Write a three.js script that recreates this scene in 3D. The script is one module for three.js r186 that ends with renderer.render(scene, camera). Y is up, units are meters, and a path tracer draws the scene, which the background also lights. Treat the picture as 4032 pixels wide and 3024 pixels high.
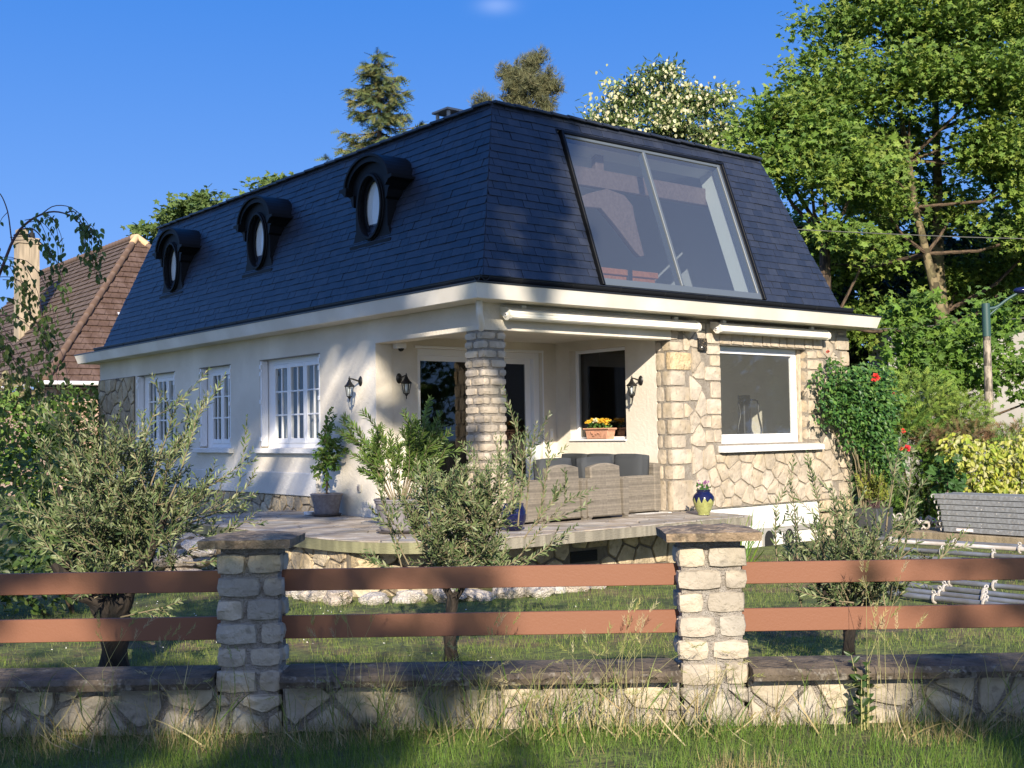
import * as THREE from 'three';
import { mergeGeometries, mergeVertices, toCreasedNormals } from 'three/addons/utils/BufferGeometryUtils.js';
import { ImprovedNoise } from 'three/addons/math/ImprovedNoise.js';

// ---------------------------------------------------------------- camera
const scene = new THREE.Scene();
const CAM = new THREE.Vector3(-8.5263, 1.7, 11.2134), YAW = -0.680199;
const camera = new THREE.PerspectiveCamera(36.88, 4 / 3, 0.1, 900);
camera.rotation.order = 'YXZ';
camera.position.copy(CAM);
camera.rotation.set(0.041999, YAW, -0.015667);
scene.add(camera);

// ---------------------------------------------------------------- sky, sun, exposure
const SUN = new THREE.Vector3(-1.266, 1, 1.724).normalize();      // direction towards the sun
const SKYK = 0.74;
function makeSky() {
  const w = 1280, h = 640, a = new Float32Array(w * h * 4);
  for (let j = 0; j < h; j++) for (let i = 0; i < w; i++) {
    const el = ((j + 0.5) / h - 0.5) * Math.PI, az = ((i + 0.5) / w - 0.5) * 2 * Math.PI;
    const d = new THREE.Vector3(Math.cos(el) * Math.cos(az), Math.sin(el), Math.cos(el) * Math.sin(az));
    const s = Math.max(0, Math.sin(Math.max(0, el)));
    const k = Math.pow(1 - s, 3.4);                                // pale towards the horizon
    let r = Math.max(0.014, -0.008 + 0.30 * k), g = 0.142 + 0.375 * k, b = 0.60 + 0.36 * k;
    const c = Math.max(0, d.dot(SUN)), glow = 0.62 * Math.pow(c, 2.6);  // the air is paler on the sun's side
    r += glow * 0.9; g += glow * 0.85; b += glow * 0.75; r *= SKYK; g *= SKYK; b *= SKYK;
    // one thin wisp of cloud
    const cu = (d.x * 0.7774 + d.z * 0.6289) + 0.008, cv = d.y - 0.352, wq = d.x * 0.629 - d.z * 0.777 > 0 ? Math.exp(-((cu / 0.014) ** 2) - ((cv / 0.0045) ** 2)) + 0.6 * Math.exp(-(((cu - 0.045) / 0.03) ** 2) - (((cv - 0.012) / 0.0035) ** 2)) : 0; r += 0.13 * wq; g += 0.12 * wq; b += 0.09 * wq;
    const p = (j * w + i) * 4;
    a[p] = r; a[p + 1] = g; a[p + 2] = b; a[p + 3] = 1;
  }
  const t = new THREE.DataTexture(a, w, h, THREE.RGBAFormat, THREE.FloatType);
  t.mapping = THREE.EquirectangularReflectionMapping; t.minFilter = t.magFilter = THREE.LinearFilter; t.needsUpdate = true;
  return t;
}
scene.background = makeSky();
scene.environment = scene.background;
const sun = new THREE.DirectionalLight(new THREE.Color(1, 0.89, 0.73), 5.0);
sun.position.copy(SUN).multiplyScalar(60); sun.target.position.set(0, 0, 0);
sun.castShadow = true; sun.shadow.mapSize.set(4096, 4096);
Object.assign(sun.shadow.camera, { left: -40, right: 40, top: 40, bottom: -40, near: 1, far: 160 });
scene.add(sun, sun.target);

const renderer = new THREE.WebGLRenderer({ antialias: true });
renderer.setSize(1024, 768);
renderer.shadowMap.enabled = true;
renderer.toneMapping = THREE.LinearToneMapping;
renderer.toneMappingExposure = 1.66;

// ---------------------------------------------------------------- helpers
const RT = new THREE.Vector3(Math.cos(YAW), 0, -Math.sin(YAW)), FW = new THREE.Vector3(-Math.sin(YAW), 0, -Math.cos(YAW));
// the street frame: r metres along the fence from the viewpoint, y up from the ground, d metres away from the street
const W = (r, y, d) => new THREE.Vector3(CAM.x, 0, CAM.z).addScaledVector(RT, r).addScaledVector(FW, d).setY(y);
const V = (x, y, z) => new THREE.Vector3(x, y, z);
function rng(seed) { let s = seed >>> 0; const f = () => { s = (s + 0x6D2B79F5) | 0; let t = Math.imul(s ^ (s >>> 15), 1 | s); t = (t + Math.imul(t ^ (t >>> 7), 61 | t)) ^ t; return ((t ^ (t >>> 14)) >>> 0) / 4294967296; };
  f.r = (a, b) => a + (b - a) * f(); f.g = () => { let u = 0; for (let i = 0; i < 4; i++) u += f(); return (u - 2) * 1.22; }; f.pick = (l) => l[Math.floor(f() * l.length)]; return f; }
const lerp = (a, b, t) => a + (b - a) * t, clamp = (x, a, b) => Math.min(b, Math.max(a, x)), sstep = (a, b, x) => { const t = clamp((x - a) / (b - a), 0, 1); return t * t * (3 - 2 * t); };
const perlin = new ImprovedNoise();
const nz = (x, y, z = 0) => perlin.noise(x + 31.7, y + 17.3, z + 5.1);
const fbm = (x, y, z = 0, o = 4) => { let s = 0, a = 0.5, f = 1; for (let i = 0; i < o; i++) { s += a * nz(x * f, y * f, z * f + i * 7.7); a *= 0.5; f *= 2.03; } return s; };

// ---- textures (tileable by blending): fn(u, v) in 0..1 gives [r, g, b] or a grey
function tex(size, fn, { srgb = false, metres = 1 } = {}) {
  const a = new Uint8Array(size * size * 4);
  for (let j = 0; j < size; j++) for (let i = 0; i < size; i++) {
    const c = fn(i / size, j / size), p = (j * size + i) * 4;
    const q = typeof c === 'number' ? [c, c, c] : c;
    for (let k = 0; k < 3; k++) a[p + k] = clamp(Math.round(255 * q[k]), 0, 255);
    a[p + 3] = 255;
  }
  const t = new THREE.DataTexture(a, size, size); t.wrapS = t.wrapT = THREE.RepeatWrapping; t.magFilter = THREE.LinearFilter; t.minFilter = THREE.LinearMipmapLinearFilter; t.generateMipmaps = true;
  if (srgb) t.colorSpace = THREE.SRGBColorSpace;
  t.repeat.set(1 / metres, 1 / metres); t.needsUpdate = true; return t;
}
// periodic noise on a torus-like lattice
function pn(seed, cells) { const R = rng(seed), n = cells, g = new Float32Array(n * n); for (let i = 0; i < n * n; i++) g[i] = R();
  return (u, v) => { const x = u * n, y = v * n, xi = Math.floor(x), yi = Math.floor(y), fx = x - xi, fy = y - yi, a = fx * fx * (3 - 2 * fx), b = fy * fy * (3 - 2 * fy), m = (i, j) => g[(((yi + j) % n) + n) % n * n + (((xi + i) % n) + n) % n];
    return lerp(lerp(m(0, 0), m(1, 0), a), lerp(m(0, 1), m(1, 1), a), b); }; }
function pf(seed, cells, oct = 4, gain = 0.5) { const L = []; for (let i = 0; i < oct; i++) L.push(pn(seed + i * 13, cells << i)); return (u, v) => { let s = 0, w = 0, a = 1; for (const f of L) { s += a * f(u, v); w += a; a *= gain; } return s / w; }; }

const lin = (r, g, b) => new THREE.Color().setRGB(r, g, b);
const mulTex = (seed, cells, lo, hi, metres, tint = [1, 1, 1], oct = 5, gain = 0.6) => { const f = pf(seed, cells, oct, gain); return tex(256, (u, v) => { const k = lerp(lo, hi, sstep(0.25, 0.75, f(u, v))); return [1 - (1 - k) * tint[0], 1 - (1 - k) * tint[1], 1 - (1 - k) * tint[2]]; }, { srgb: true, metres }); };
const bumpTex = (seed, cells, oct, gain, metres, size = 256) => { const f = pf(seed, cells, oct, gain); return tex(size, (u, v) => sstep(0.2, 0.8, f(u, v)), { metres }); };
const T = {
  mottle: mulTex(1, 4, 0.80, 1, 0.9, [0.8, 1, 1.25]), fine: mulTex(2, 16, 0.86, 1, 0.5, [0.9, 1, 1.1]), broad: mulTex(3, 3, 0.9, 1, 3.1, [0.9, 1, 1.15], 6, 0.55),
  rockB: bumpTex(4, 8, 5, 0.62, 0.45), plasterB: bumpTex(5, 14, 4, 0.7, 0.5), grainB: bumpTex(6, 24, 3, 0.8, 0.25),
};
T.stone = (() => { const a = pf(7, 4, 5, 0.6), b = pf(8, 14, 3, 0.6), c = pf(9, 3, 3, 0.5); return tex(512, (u, v) => { const k = 0.88 + 0.12 * sstep(0.3, 0.65, a(u, v)), pit = sstep(0.66, 0.78, b(u, v)) * 0.12, o = sstep(0.45, 0.85, c(u, v)); const q = k - pit; return [q, q * lerp(1, 0.98, o), q * lerp(1, 0.935, o)]; }, { srgb: true, metres: 0.8 }); })();
T.lichen = (() => { const a = pf(11, 6, 5, 0.65), b = pf(12, 18, 4, 0.7), c = pf(13, 4, 4, 0.6), m = pf(14, 10, 4, 0.6); return tex(512, (u, v) => { let q = [0.50, 0.45, 0.385].map((x) => x * (0.55 + 0.7 * a(u, v))); const s = sstep(0.54, 0.66, b(u, v)) * sstep(0.42, 0.6, c(u, v)); q = q.map((x, i) => lerp(x, [0.66, 0.64, 0.60][i], s * 0.8)); const g = sstep(0.6, 0.74, m(u, v)) * 0.5; return q.map((x, i) => lerp(x, [0.20, 0.19, 0.17][i], g)); }, { srgb: true, metres: 0.7 }); })();
T.cap = (() => { const a = pf(111, 6, 5, 0.65), b = pf(112, 26, 3, 0.7), m = pf(114, 8, 4, 0.6); return tex(256, (u, v) => { let q = [0.56, 0.50, 0.43].map((x) => x * (0.7 + 0.5 * a(u, v))); const g = sstep(0.5, 0.7, m(u, v)) * 0.6; q = q.map((x, i) => lerp(x, [0.27, 0.255, 0.235][i], g)); const s = sstep(0.62, 0.72, b(u, v)) * 0.5; return q.map((x, i) => lerp(x, [0.72, 0.68, 0.6][i], s)); }, { srgb: true, metres: 0.6 }); })();
T.streak = (() => { const a = pn(21, 48), b = pf(22, 6, 4, 0.6), c = pn(23, 20); return tex(512, (u, v) => { const k = 0.80 + 0.20 * sstep(0.2, 0.8, 0.55 * a(u, v * 0.08) + 0.45 * b(u, v * 0.5)) * lerp(0.92, 1, c(u, 0.3)); return [k, k * 0.985, k * 0.95]; }, { srgb: true, metres: 2 }); })();
T.wicker = (() => { const f = pf(25, 16, 2, 0.5), r = pn(26, 32), sh = (u, v) => { const k = Math.floor(v * 32), p = u * 16 + (k % 2) * 0.5; return Math.pow(Math.abs(Math.sin(p * Math.PI)), 0.6) * Math.pow(Math.abs(Math.sin(v * 32 * Math.PI)), 0.5); }; const c = tex(512, (u, v) => { const band = lerp(0.72, 1, r(u * 0.02, Math.floor(v * 32) / 32 + 0.01)), k = band * (0.86 + 0.14 * f(u, v)); return [k, k * 0.975, k * 0.93]; }, { srgb: true, metres: 0.4 }); const b = tex(512, (u, v) => sh(u, v), { metres: 0.4 }); return { c, b }; })();
T.bark = (() => { const a = pf(31, 10, 4, 0.6), b = pf(32, 4, 4, 0.55); return tex(256, (u, v) => { const k = 0.5 + 0.5 * sstep(0.3, 0.7, a(u, v * 0.3)); const q = k * (0.75 + 0.25 * b(u, v)); return [q, q * 0.95, q * 0.88]; }, { srgb: true, metres: 0.5 }); })();
T.plane = (() => { const a = pf(33, 5, 3, 0.5), b = pf(34, 9, 3, 0.5); return tex(256, (u, v) => { const s = sstep(0.48, 0.54, a(u, v)), t = sstep(0.55, 0.6, b(u, v)); let q = [0.80, 0.74, 0.60]; q = q.map((x, i) => lerp(x, [0.46, 0.42, 0.32][i], s)); return q.map((x, i) => lerp(x, [0.62, 0.60, 0.45][i], t * 0.7)); }, { srgb: true, metres: 1.2 }); })();
T.slate = (() => { const a = pf(35, 6, 5, 0.6), b = pf(36, 30, 2, 0.6); return tex(256, (u, v) => { const k = 0.78 + 0.22 * a(u, v * 0.4); return [k, k, k * (0.97 + 0.03 * b(u, v))]; }, { srgb: true, metres: 0.6 }); })();

// ---- materials
const M = {};
const mat = (name, col, o = {}) => (M[name] = new THREE.MeshStandardMaterial({ color: lin(...col), roughness: 0.85, side: THREE.DoubleSide, ...o, name }));
const bump = (t, s) => ({ bumpMap: t, bumpScale: s });
mat('render', [0.80, 0.745, 0.645], { map: T.broad, ...bump(T.plasterB, 0.0025) });
mat('renderLow', [0.78, 0.75, 0.69], { map: T.broad, ...bump(T.plasterB, 0.004) });
mat('whiteWall', [0.86, 0.85, 0.82], { map: T.broad, ...bump(T.plasterB, 0.004) });
mat('fascia', [0.80, 0.77, 0.70], { roughness: 0.6, map: T.broad });
mat('soffit', [0.74, 0.70, 0.61], { map: T.broad });
mat('upvc', [0.84, 0.84, 0.84], { roughness: 0.35 });
mat('awning', [0.80, 0.76, 0.66], { roughness: 0.45 });
M.zinc = new THREE.MeshPhysicalMaterial({ color: lin(0.005, 0.006, 0.008), roughness: 0.55, specularIntensity: 0.4, side: THREE.DoubleSide, name: 'zinc' });
mat('gutter', [0.016, 0.017, 0.019], { roughness: 0.33 });
M.slates = [[0.030, 0.037, 0.058], [0.035, 0.042, 0.064], [0.026, 0.033, 0.053], [0.039, 0.046, 0.067]].map((c, i) => mat('slate' + i, c, { map: T.slate, roughness: 0.44, ...bump(T.grainB, 0.0008) }));
M.stones = [[0.56, 0.475, 0.365], [0.53, 0.45, 0.345], [0.58, 0.50, 0.395], [0.51, 0.43, 0.325]].map((c, i) => mat('stone' + i, c, { map: T.stone, ...bump(T.rockB, 0.006) }));
mat('stoneOchre', [0.64, 0.50, 0.31], { map: T.stone, ...bump(T.rockB, 0.014) });
mat('mortar', [0.32, 0.285, 0.235], { map: T.fine, ...bump(T.grainB, 0.005) });
M.fenceStones = [[0.47, 0.405, 0.315], [0.43, 0.375, 0.295], [0.51, 0.44, 0.335], [0.40, 0.36, 0.295]].map((c, i) => mat('fenceStone' + i, c, { map: T.stone, ...bump(T.rockB, 0.009) }));
mat('fenceMortar', [0.33, 0.30, 0.26], { map: T.fine, ...bump(T.grainB, 0.008) });
mat('coping', [0.62, 0.60, 0.57], { map: T.lichen, roughness: 0.95, ...bump(T.rockB, 0.012) });
mat('capStone', [1.0, 0.93, 0.82], { map: T.cap, roughness: 0.95, ...bump(T.rockB, 0.012) });
M.baseStones = [[0.56, 0.45, 0.29], [0.50, 0.41, 0.28], [0.60, 0.50, 0.35], [0.45, 0.36, 0.24]].map((c, i) => mat('baseStone' + i, c, { map: T.stone, ...bump(T.rockB, 0.014) }));
mat('baseMortar', [0.17, 0.145, 0.11], { map: T.fine });
mat('board', [0.205, 0.082, 0.040], { roughness: 0.6, ...bump(T.grainB, 0.0003) });
M.flags = [[0.42, 0.385, 0.335], [0.38, 0.35, 0.31], [0.47, 0.42, 0.35], [0.36, 0.34, 0.30]].map((c, i) => mat('flag' + i, c, { map: T.mottle, ...bump(T.rockB, 0.005) }));
mat('flagJoint', [0.30, 0.28, 0.245], { map: T.fine });
mat('band', [0.33, 0.31, 0.26], { map: T.streak, ...bump(T.grainB, 0.003) });
mat('bandGreen', [0.26, 0.26, 0.155], { map: T.streak, ...bump(T.grainB, 0.003) });
M.rocks = [[0.68, 0.60, 0.50], [0.62, 0.53, 0.44], [0.71, 0.65, 0.57]].map((c, i) => mat('rock' + i, c, { map: T.stone, ...bump(T.rockB, 0.02) }));
mat('lampBlack', [0.012, 0.012, 0.012], { roughness: 0.4, metalness: 0.2 });
mat('potGrey', [0.22, 0.205, 0.215], { roughness: 0.6, map: T.fine });
mat('soil', [0.05, 0.036, 0.025], { ...bump(T.rockB, 0.02) });
mat('terracotta', [0.60, 0.32, 0.21], { roughness: 0.75, map: T.fine });
mat('glazeBlue', [0.008, 0.010, 0.050], { roughness: 0.08 });
mat('glazeGreen', [0.36, 0.38, 0.135], { roughness: 0.16, map: T.fine });
mat('wicker', [0.40, 0.365, 0.315], { map: T.wicker.c, ...bump(T.wicker.b, 0.006), roughness: 0.7 });
mat('cushion', [0.055, 0.060, 0.065], { roughness: 0.95, ...bump(T.grainB, 0.002) });
mat('inside', [0.82, 0.79, 0.71]); mat('insideWhite', [0.74, 0.76, 0.74]); mat('floorWood', [0.28, 0.17, 0.09], { roughness: 0.5 });
mat('atticWall', [0.52, 0.53, 0.555]); mat('beamWood', [0.21, 0.145, 0.13], { map: T.fine, roughness: 0.6 });
mat('boxWood', [0.46, 0.17, 0.07], { roughness: 0.5, map: T.fine });
mat('curtain', [0.40, 0.39, 0.37], { roughness: 1 });
mat('blind', [0.72, 0.73, 0.76]); mat('machine', [0.02, 0.02, 0.024], { roughness: 0.4 });
mat('alu', [0.27, 0.285, 0.305], { roughness: 0.45, metalness: 0.1, map: T.fine });
mat('tube', [0.21, 0.23, 0.26], { roughness: 0.42, metalness: 0.25, map: T.mottle });
mat('tubeWhite', [0.62, 0.60, 0.57], { roughness: 0.8, map: T.mottle });
mat('coupler', [0.60, 0.57, 0.53], { roughness: 0.8, map: T.mottle, ...bump(T.grainB, 0.006) });
mat('concrete', [0.36, 0.30, 0.215], { map: T.streak, ...bump(T.grainB, 0.004) });
mat('plainGrey', [0.36, 0.35, 0.33], { map: T.broad });
mat('dark', [0.012, 0.012, 0.012]);
mat('roofTile', [0.125, 0.080, 0.062], { map: T.mottle, ...bump(T.rockB, 0.01) });
mat('roofTileBrown', [0.13, 0.095, 0.072], { map: T.mottle, ...bump(T.rockB, 0.01) });
mat('ridgeTile', [0.17, 0.115, 0.085], { map: T.mottle }); mat('verge', [0.58, 0.40, 0.22]);
mat('chimney', [0.44, 0.37, 0.28], { map: T.streak });
mat('pinkWall', [0.58, 0.42, 0.34], { map: T.mottle, ...bump(T.rockB, 0.01) });
mat('barkDark', [0.036, 0.028, 0.022], { map: T.bark, ...bump(T.bark, 0.02) });
mat('bark', [0.16, 0.12, 0.085], { map: T.bark, ...bump(T.bark, 0.02) });
mat('barkPale', [0.36, 0.34, 0.29], { map: T.plane, ...bump(T.bark, 0.01) });
mat('twig', [0.21, 0.17, 0.10]); mat('twigGrey', [0.26, 0.24, 0.19]); mat('twigRed', [0.10, 0.055, 0.06]);
mat('pole', [0.52, 0.50, 0.46], { map: T.bark }); mat('poleGreen', [0.035, 0.08, 0.075], { roughness: 0.5 }); mat('wire', [0.10, 0.10, 0.09]);
const glass = (name, col, o = {}) => (M[name] = new THREE.MeshPhysicalMaterial({ color: lin(...col), roughness: 0.02, metalness: 0, transmission: 1, thickness: 0, ior: 1.52, side: THREE.DoubleSide, name, ...o }));
glass('pane', [0.92, 0.95, 0.94]); glass('paneSky', [0.62, 0.67, 0.68], { ior: 1.95, transmission: 0.93 }); glass('paneFront', [0.9, 0.93, 0.92], { transmission: 0.955 }); glass('paneDoor', [0.55, 0.55, 0.53], { ior: 1.65 });
const leafMat = (name, col, o = {}) => (M[name] = new THREE.MeshPhysicalMaterial({ color: lin(...col), roughness: 0.6, side: THREE.DoubleSide, transmission: 0.3, thickness: 0, specularIntensity: 0.5, name, ...o }));

// ---- geometry helpers
function prep(g, uvScale = true) {
  g = g.index ? g.toNonIndexed() : g;
  const p = g.attributes.position, n = g.attributes.normal, uv = new Float32Array(p.count * 2);
  if (g.userData.keepUV && g.attributes.uv) { for (const k of Object.keys(g.attributes)) if (!['position', 'normal', 'uv'].includes(k)) g.deleteAttribute(k); return g; }
  for (let i = 0; i < p.count; i++) {
    const ax = Math.abs(n.getX(i)), ay = Math.abs(n.getY(i)), az = Math.abs(n.getZ(i));
    if (ay > ax && ay > az) { uv[2 * i] = p.getX(i); uv[2 * i + 1] = p.getZ(i); } else if (ax > az) { uv[2 * i] = p.getZ(i); uv[2 * i + 1] = p.getY(i); } else { uv[2 * i] = p.getX(i); uv[2 * i + 1] = p.getY(i); }
  }
  for (const k of Object.keys(g.attributes)) if (!['position', 'normal', 'uv'].includes(k)) g.deleteAttribute(k);
  g.setAttribute('uv', new THREE.BufferAttribute(uv, 2)); return g;
}
const names = new Map();
function numbered(n) { const k = names.get(n) ?? 0; names.set(n, k + 1); return k ? n + '_' + String(k).padStart(3, '0') : n; }
function shadow(m) { m.castShadow = m.receiveShadow = true; return m; }
function mesh(name, geoms, m, parent) {                             // geometries merged into ONE named mesh under parent
  const l = (Array.isArray(geoms) ? geoms : [geoms]).map((g) => prep(g));
  const o = shadow(new THREE.Mesh(l.length > 1 ? mergeGeometries(l) : l[0], m)); o.name = parent ? name : numbered(name); (parent ?? scene).add(o); return o;
}
function tag(o, label, category, group) { o.userData = { label, category }; if (group) o.userData.group = group; return o; }
function thing(name, label, category, pos = V(0, 0, 0), turn = 0, group) { const o = new THREE.Group(); o.name = numbered(name); scene.add(o); o.position.copy(pos); o.rotation.y = turn; return tag(o, label, category, group); }
function copyThing(o, label, pos, turn = o.rotation.y) { const c = o.clone(); c.name = numbered(o.name); scene.add(c); c.position.copy(pos); c.rotation.y = turn; c.userData = { ...o.userData, label }; return c; }
function struct(o) { o.userData = { ...o.userData, kind: 'structure' }; return o; }
const bx = (x0, x1, y0, y1, z0, z1) => { const g = new THREE.BoxGeometry(Math.abs(x1 - x0), Math.abs(y1 - y0), Math.abs(z1 - z0)); g.translate((x0 + x1) / 2, (y0 + y1) / 2, (z0 + z1) / 2); return g; };
function cb(x0, x1, y0, y1, z0, z1, c = 0.006) {                    // a box with chamfered edges along its longest axis
  const d = [Math.abs(x1 - x0), Math.abs(y1 - y0), Math.abs(z1 - z0)], ax = d.indexOf(Math.max(...d)), [a, b] = [[d[2], d[1]], [d[0], d[2]], [d[0], d[1]]][ax], k = Math.min(c, a / 3, b / 3);
  const s = new THREE.Shape(); s.moveTo(-a / 2 + k, -b / 2); s.lineTo(a / 2 - k, -b / 2); s.lineTo(a / 2, -b / 2 + k); s.lineTo(a / 2, b / 2 - k); s.lineTo(a / 2 - k, b / 2); s.lineTo(-a / 2 + k, b / 2); s.lineTo(-a / 2, b / 2 - k); s.lineTo(-a / 2, -b / 2 + k); s.closePath();
  const g = new THREE.ExtrudeGeometry(s, { depth: d[ax], bevelEnabled: false }); g.translate(0, 0, -d[ax] / 2);
  if (ax === 0) g.rotateY(Math.PI / 2); if (ax === 1) { g.rotateX(-Math.PI / 2); }
  g.translate((x0 + x1) / 2, (y0 + y1) / 2, (z0 + z1) / 2); return g;
}
function shapeOf(pts) { const s = new THREE.Shape(); pts.forEach((p, i) => (i ? s.lineTo(p[0], p[1]) : s.moveTo(p[0], p[1]))); s.closePath(); return s; }
function slab(pts, depth, holes = [], bevel = 0) { const s = shapeOf(pts); holes.forEach((h) => s.holes.push(shapeOf(h))); return new THREE.ExtrudeGeometry(s, bevel ? { depth: depth - 2 * bevel, bevelEnabled: true, bevelThickness: bevel, bevelSize: bevel, bevelOffset: -bevel, bevelSegments: 1 } : { depth, bevelEnabled: false }); }
function tube(pts, r0, r1 = r0, seg = 6) {                          // a tapered tube through points
  const n = pts.length, pos = [], nor = [], uv = [], idx = []; let up = V(0.31, 0.2, 0.93), L = 0;
  for (let i = 0; i < n; i++) {
    const t = pts[Math.min(i + 1, n - 1)].clone().sub(pts[Math.max(i - 1, 0)]).normalize(), a = V(0, 0, 0).crossVectors(t, up).normalize(); const b = V(0, 0, 0).crossVectors(a, t).normalize(); up = b;
    const r = typeof r0 === 'function' ? r0(i / (n - 1)) : lerp(r0, r1, i / (n - 1)); if (i) L += pts[i].distanceTo(pts[i - 1]);
    for (let k = 0; k <= seg; k++) { const an = (k / seg) * 2 * Math.PI, c = Math.cos(an), s = Math.sin(an), dx = a.x * c + b.x * s, dy = a.y * c + b.y * s, dz = a.z * c + b.z * s; pos.push(pts[i].x + dx * r, pts[i].y + dy * r, pts[i].z + dz * r); nor.push(dx, dy, dz); uv.push((k / seg) * Math.max(0.05, 2 * Math.PI * r), L); }
  }
  for (let i = 0; i < n - 1; i++) for (let k = 0; k < seg; k++) { const q = i * (seg + 1) + k; idx.push(q, q + seg + 1, q + 1, q + 1, q + seg + 1, q + seg + 2); }
  for (const i of [0, n - 1]) { const c = pos.length / 3, t = pts[Math.min(i + 1, n - 1)].clone().sub(pts[Math.max(i - 1, 0)]).normalize().multiplyScalar(i ? 1 : -1); pos.push(...pts[i].toArray()); nor.push(t.x, t.y, t.z); uv.push(0, 0); for (let k = 0; k < seg; k++) i ? idx.push(c, i * (seg + 1) + k + 1, i * (seg + 1) + k) : idx.push(c, k, k + 1); }
  const g = new THREE.BufferGeometry(); g.setAttribute('position', new THREE.Float32BufferAttribute(pos, 3)); g.setAttribute('normal', new THREE.Float32BufferAttribute(nor, 3)); g.setAttribute('uv', new THREE.Float32BufferAttribute(uv, 2)); g.setIndex(idx); g.userData.keepUV = true;
  const o = g.toNonIndexed(); o.userData.keepUV = true; return o;
}
const lathe = (prof, seg = 28) => new THREE.LatheGeometry(prof.map((p) => new THREE.Vector2(p[0], p[1])), seg);

// ---- stones
function clipHalf(poly, nx, ny, c) {                                // keep nx*x + ny*y <= c
  const out = []; for (let i = 0; i < poly.length; i++) { const a = poly[i], b = poly[(i + 1) % poly.length], da = nx * a[0] + ny * a[1] - c, db = nx * b[0] + ny * b[1] - c; if (da <= 0) out.push(a); if ((da < 0 && db > 0) || (da > 0 && db < 0)) { const t = da / (da - db); out.push([a[0] + (b[0] - a[0]) * t, a[1] + (b[1] - a[1]) * t]); } } return out;
}
const area = (p) => { let s = 0; for (let i = 0; i < p.length; i++) { const a = p[i], b = p[(i + 1) % p.length]; s += a[0] * b[1] - b[0] * a[1]; } return s / 2; };
// crazy paving: Voronoi cells of jittered seeds in [0,w]x[0,h], cut back from the rectangles in `keep`, gap = joint width
function crazy(R, x0, x1, y0, y1, cell, gap, keep = [], ratio = 1, region = null) {
  const sx = cell, sy = cell * ratio; let seeds = [], row = 0;
  for (let y = y0 - sy; y < y1 + sy; y += sy * 0.9, row++) for (let x = x0 - sx + (row % 2) * sx * 0.5; x < x1 + sx; x += sx) seeds.push([x + R.r(-0.43, 0.43) * sx, y + R.r(-0.45, 0.45) * sy]);
  seeds = seeds.filter((s) => !keep.some((k) => s[0] > k[0] && s[0] < k[1] && s[1] > k[2] && s[1] < k[3]));
  for (let it = 0; it < 1; it++) seeds = seeds.map((s) => { let p = [[s[0] - 2 * sx, s[1] - 2 * sy], [s[0] + 2 * sx, s[1] - 2 * sy], [s[0] + 2 * sx, s[1] + 2 * sy], [s[0] - 2 * sx, s[1] + 2 * sy]]; for (const q of seeds) { if (q === s) continue; const dx = q[0] - s[0], dy = q[1] - s[1], L = Math.hypot(dx, dy); if (L > 3 * Math.max(sx, sy) || L < 1e-6) continue; p = clipHalf(p, dx / L, dy / L, (dx * (s[0] + q[0]) + dy * (s[1] + q[1])) / 2 / L); if (p.length < 3) return s; } const c = p.reduce((a, v) => [a[0] + v[0] / p.length, a[1] + v[1] / p.length], [0, 0]); const m = [lerp(s[0], c[0], 0.3), lerp(s[1], c[1], 0.3)]; return keep.some((k) => m[0] > k[0] && m[0] < k[1] && m[1] > k[2] && m[1] < k[3]) ? s : m; });
  const out = [];
  for (const s of seeds) {
    if (s[0] < x0 || s[0] > x1 || s[1] < y0 || s[1] > y1) { if (!(s[0] > x0 - sx && s[0] < x1 + sx && s[1] > y0 - sy && s[1] < y1 + sy)) continue; }
    const e = 1.55, ax = Math.max(x0, s[0] - e * sx), bx_ = Math.min(x1, s[0] + e * sx), ay = Math.max(y0, s[1] - e * sy), by = Math.min(y1, s[1] + e * sy); if (ax >= bx_ || ay >= by) continue; let p = [[ax, ay], [bx_, ay], [bx_, by], [ax, by]];
    for (const q of seeds) { if (q === s) continue; const dx = q[0] - s[0], dy = q[1] - s[1], L = Math.hypot(dx, dy); if (L > 4.6 * Math.max(sx, sy)) continue; const nx = dx / L, ny = dy / L; p = clipHalf(p, nx, ny, nx * (s[0] + q[0]) / 2 + ny * (s[1] + q[1]) / 2 - gap / 2); if (p.length < 3) break; }
    for (const k of keep) { if (p.length < 3) break; const bb = [Math.min(...p.map((a) => a[0])), Math.max(...p.map((a) => a[0])), Math.min(...p.map((a) => a[1])), Math.max(...p.map((a) => a[1]))]; if (bb[1] <= k[0] - gap || bb[0] >= k[1] + gap || bb[3] <= k[2] - gap || bb[2] >= k[3] + gap) continue;
      const c = [clipHalf(p, 1, 0, k[0] - gap), clipHalf(p, -1, 0, -k[1] - gap), clipHalf(p, 0, 1, k[2] - gap), clipHalf(p, 0, -1, -k[3] - gap)].filter((a) => a.length > 2); p = c.sort((a, b) => area(b) - area(a))[0] ?? []; }
    if (region) for (const h of region) { if (p.length < 3) break; p = clipHalf(p, ...h); }
    if (p.length > 2 && area(p) > 0.055 * sx * sy) out.push(p);
  }
  return out;
}
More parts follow.
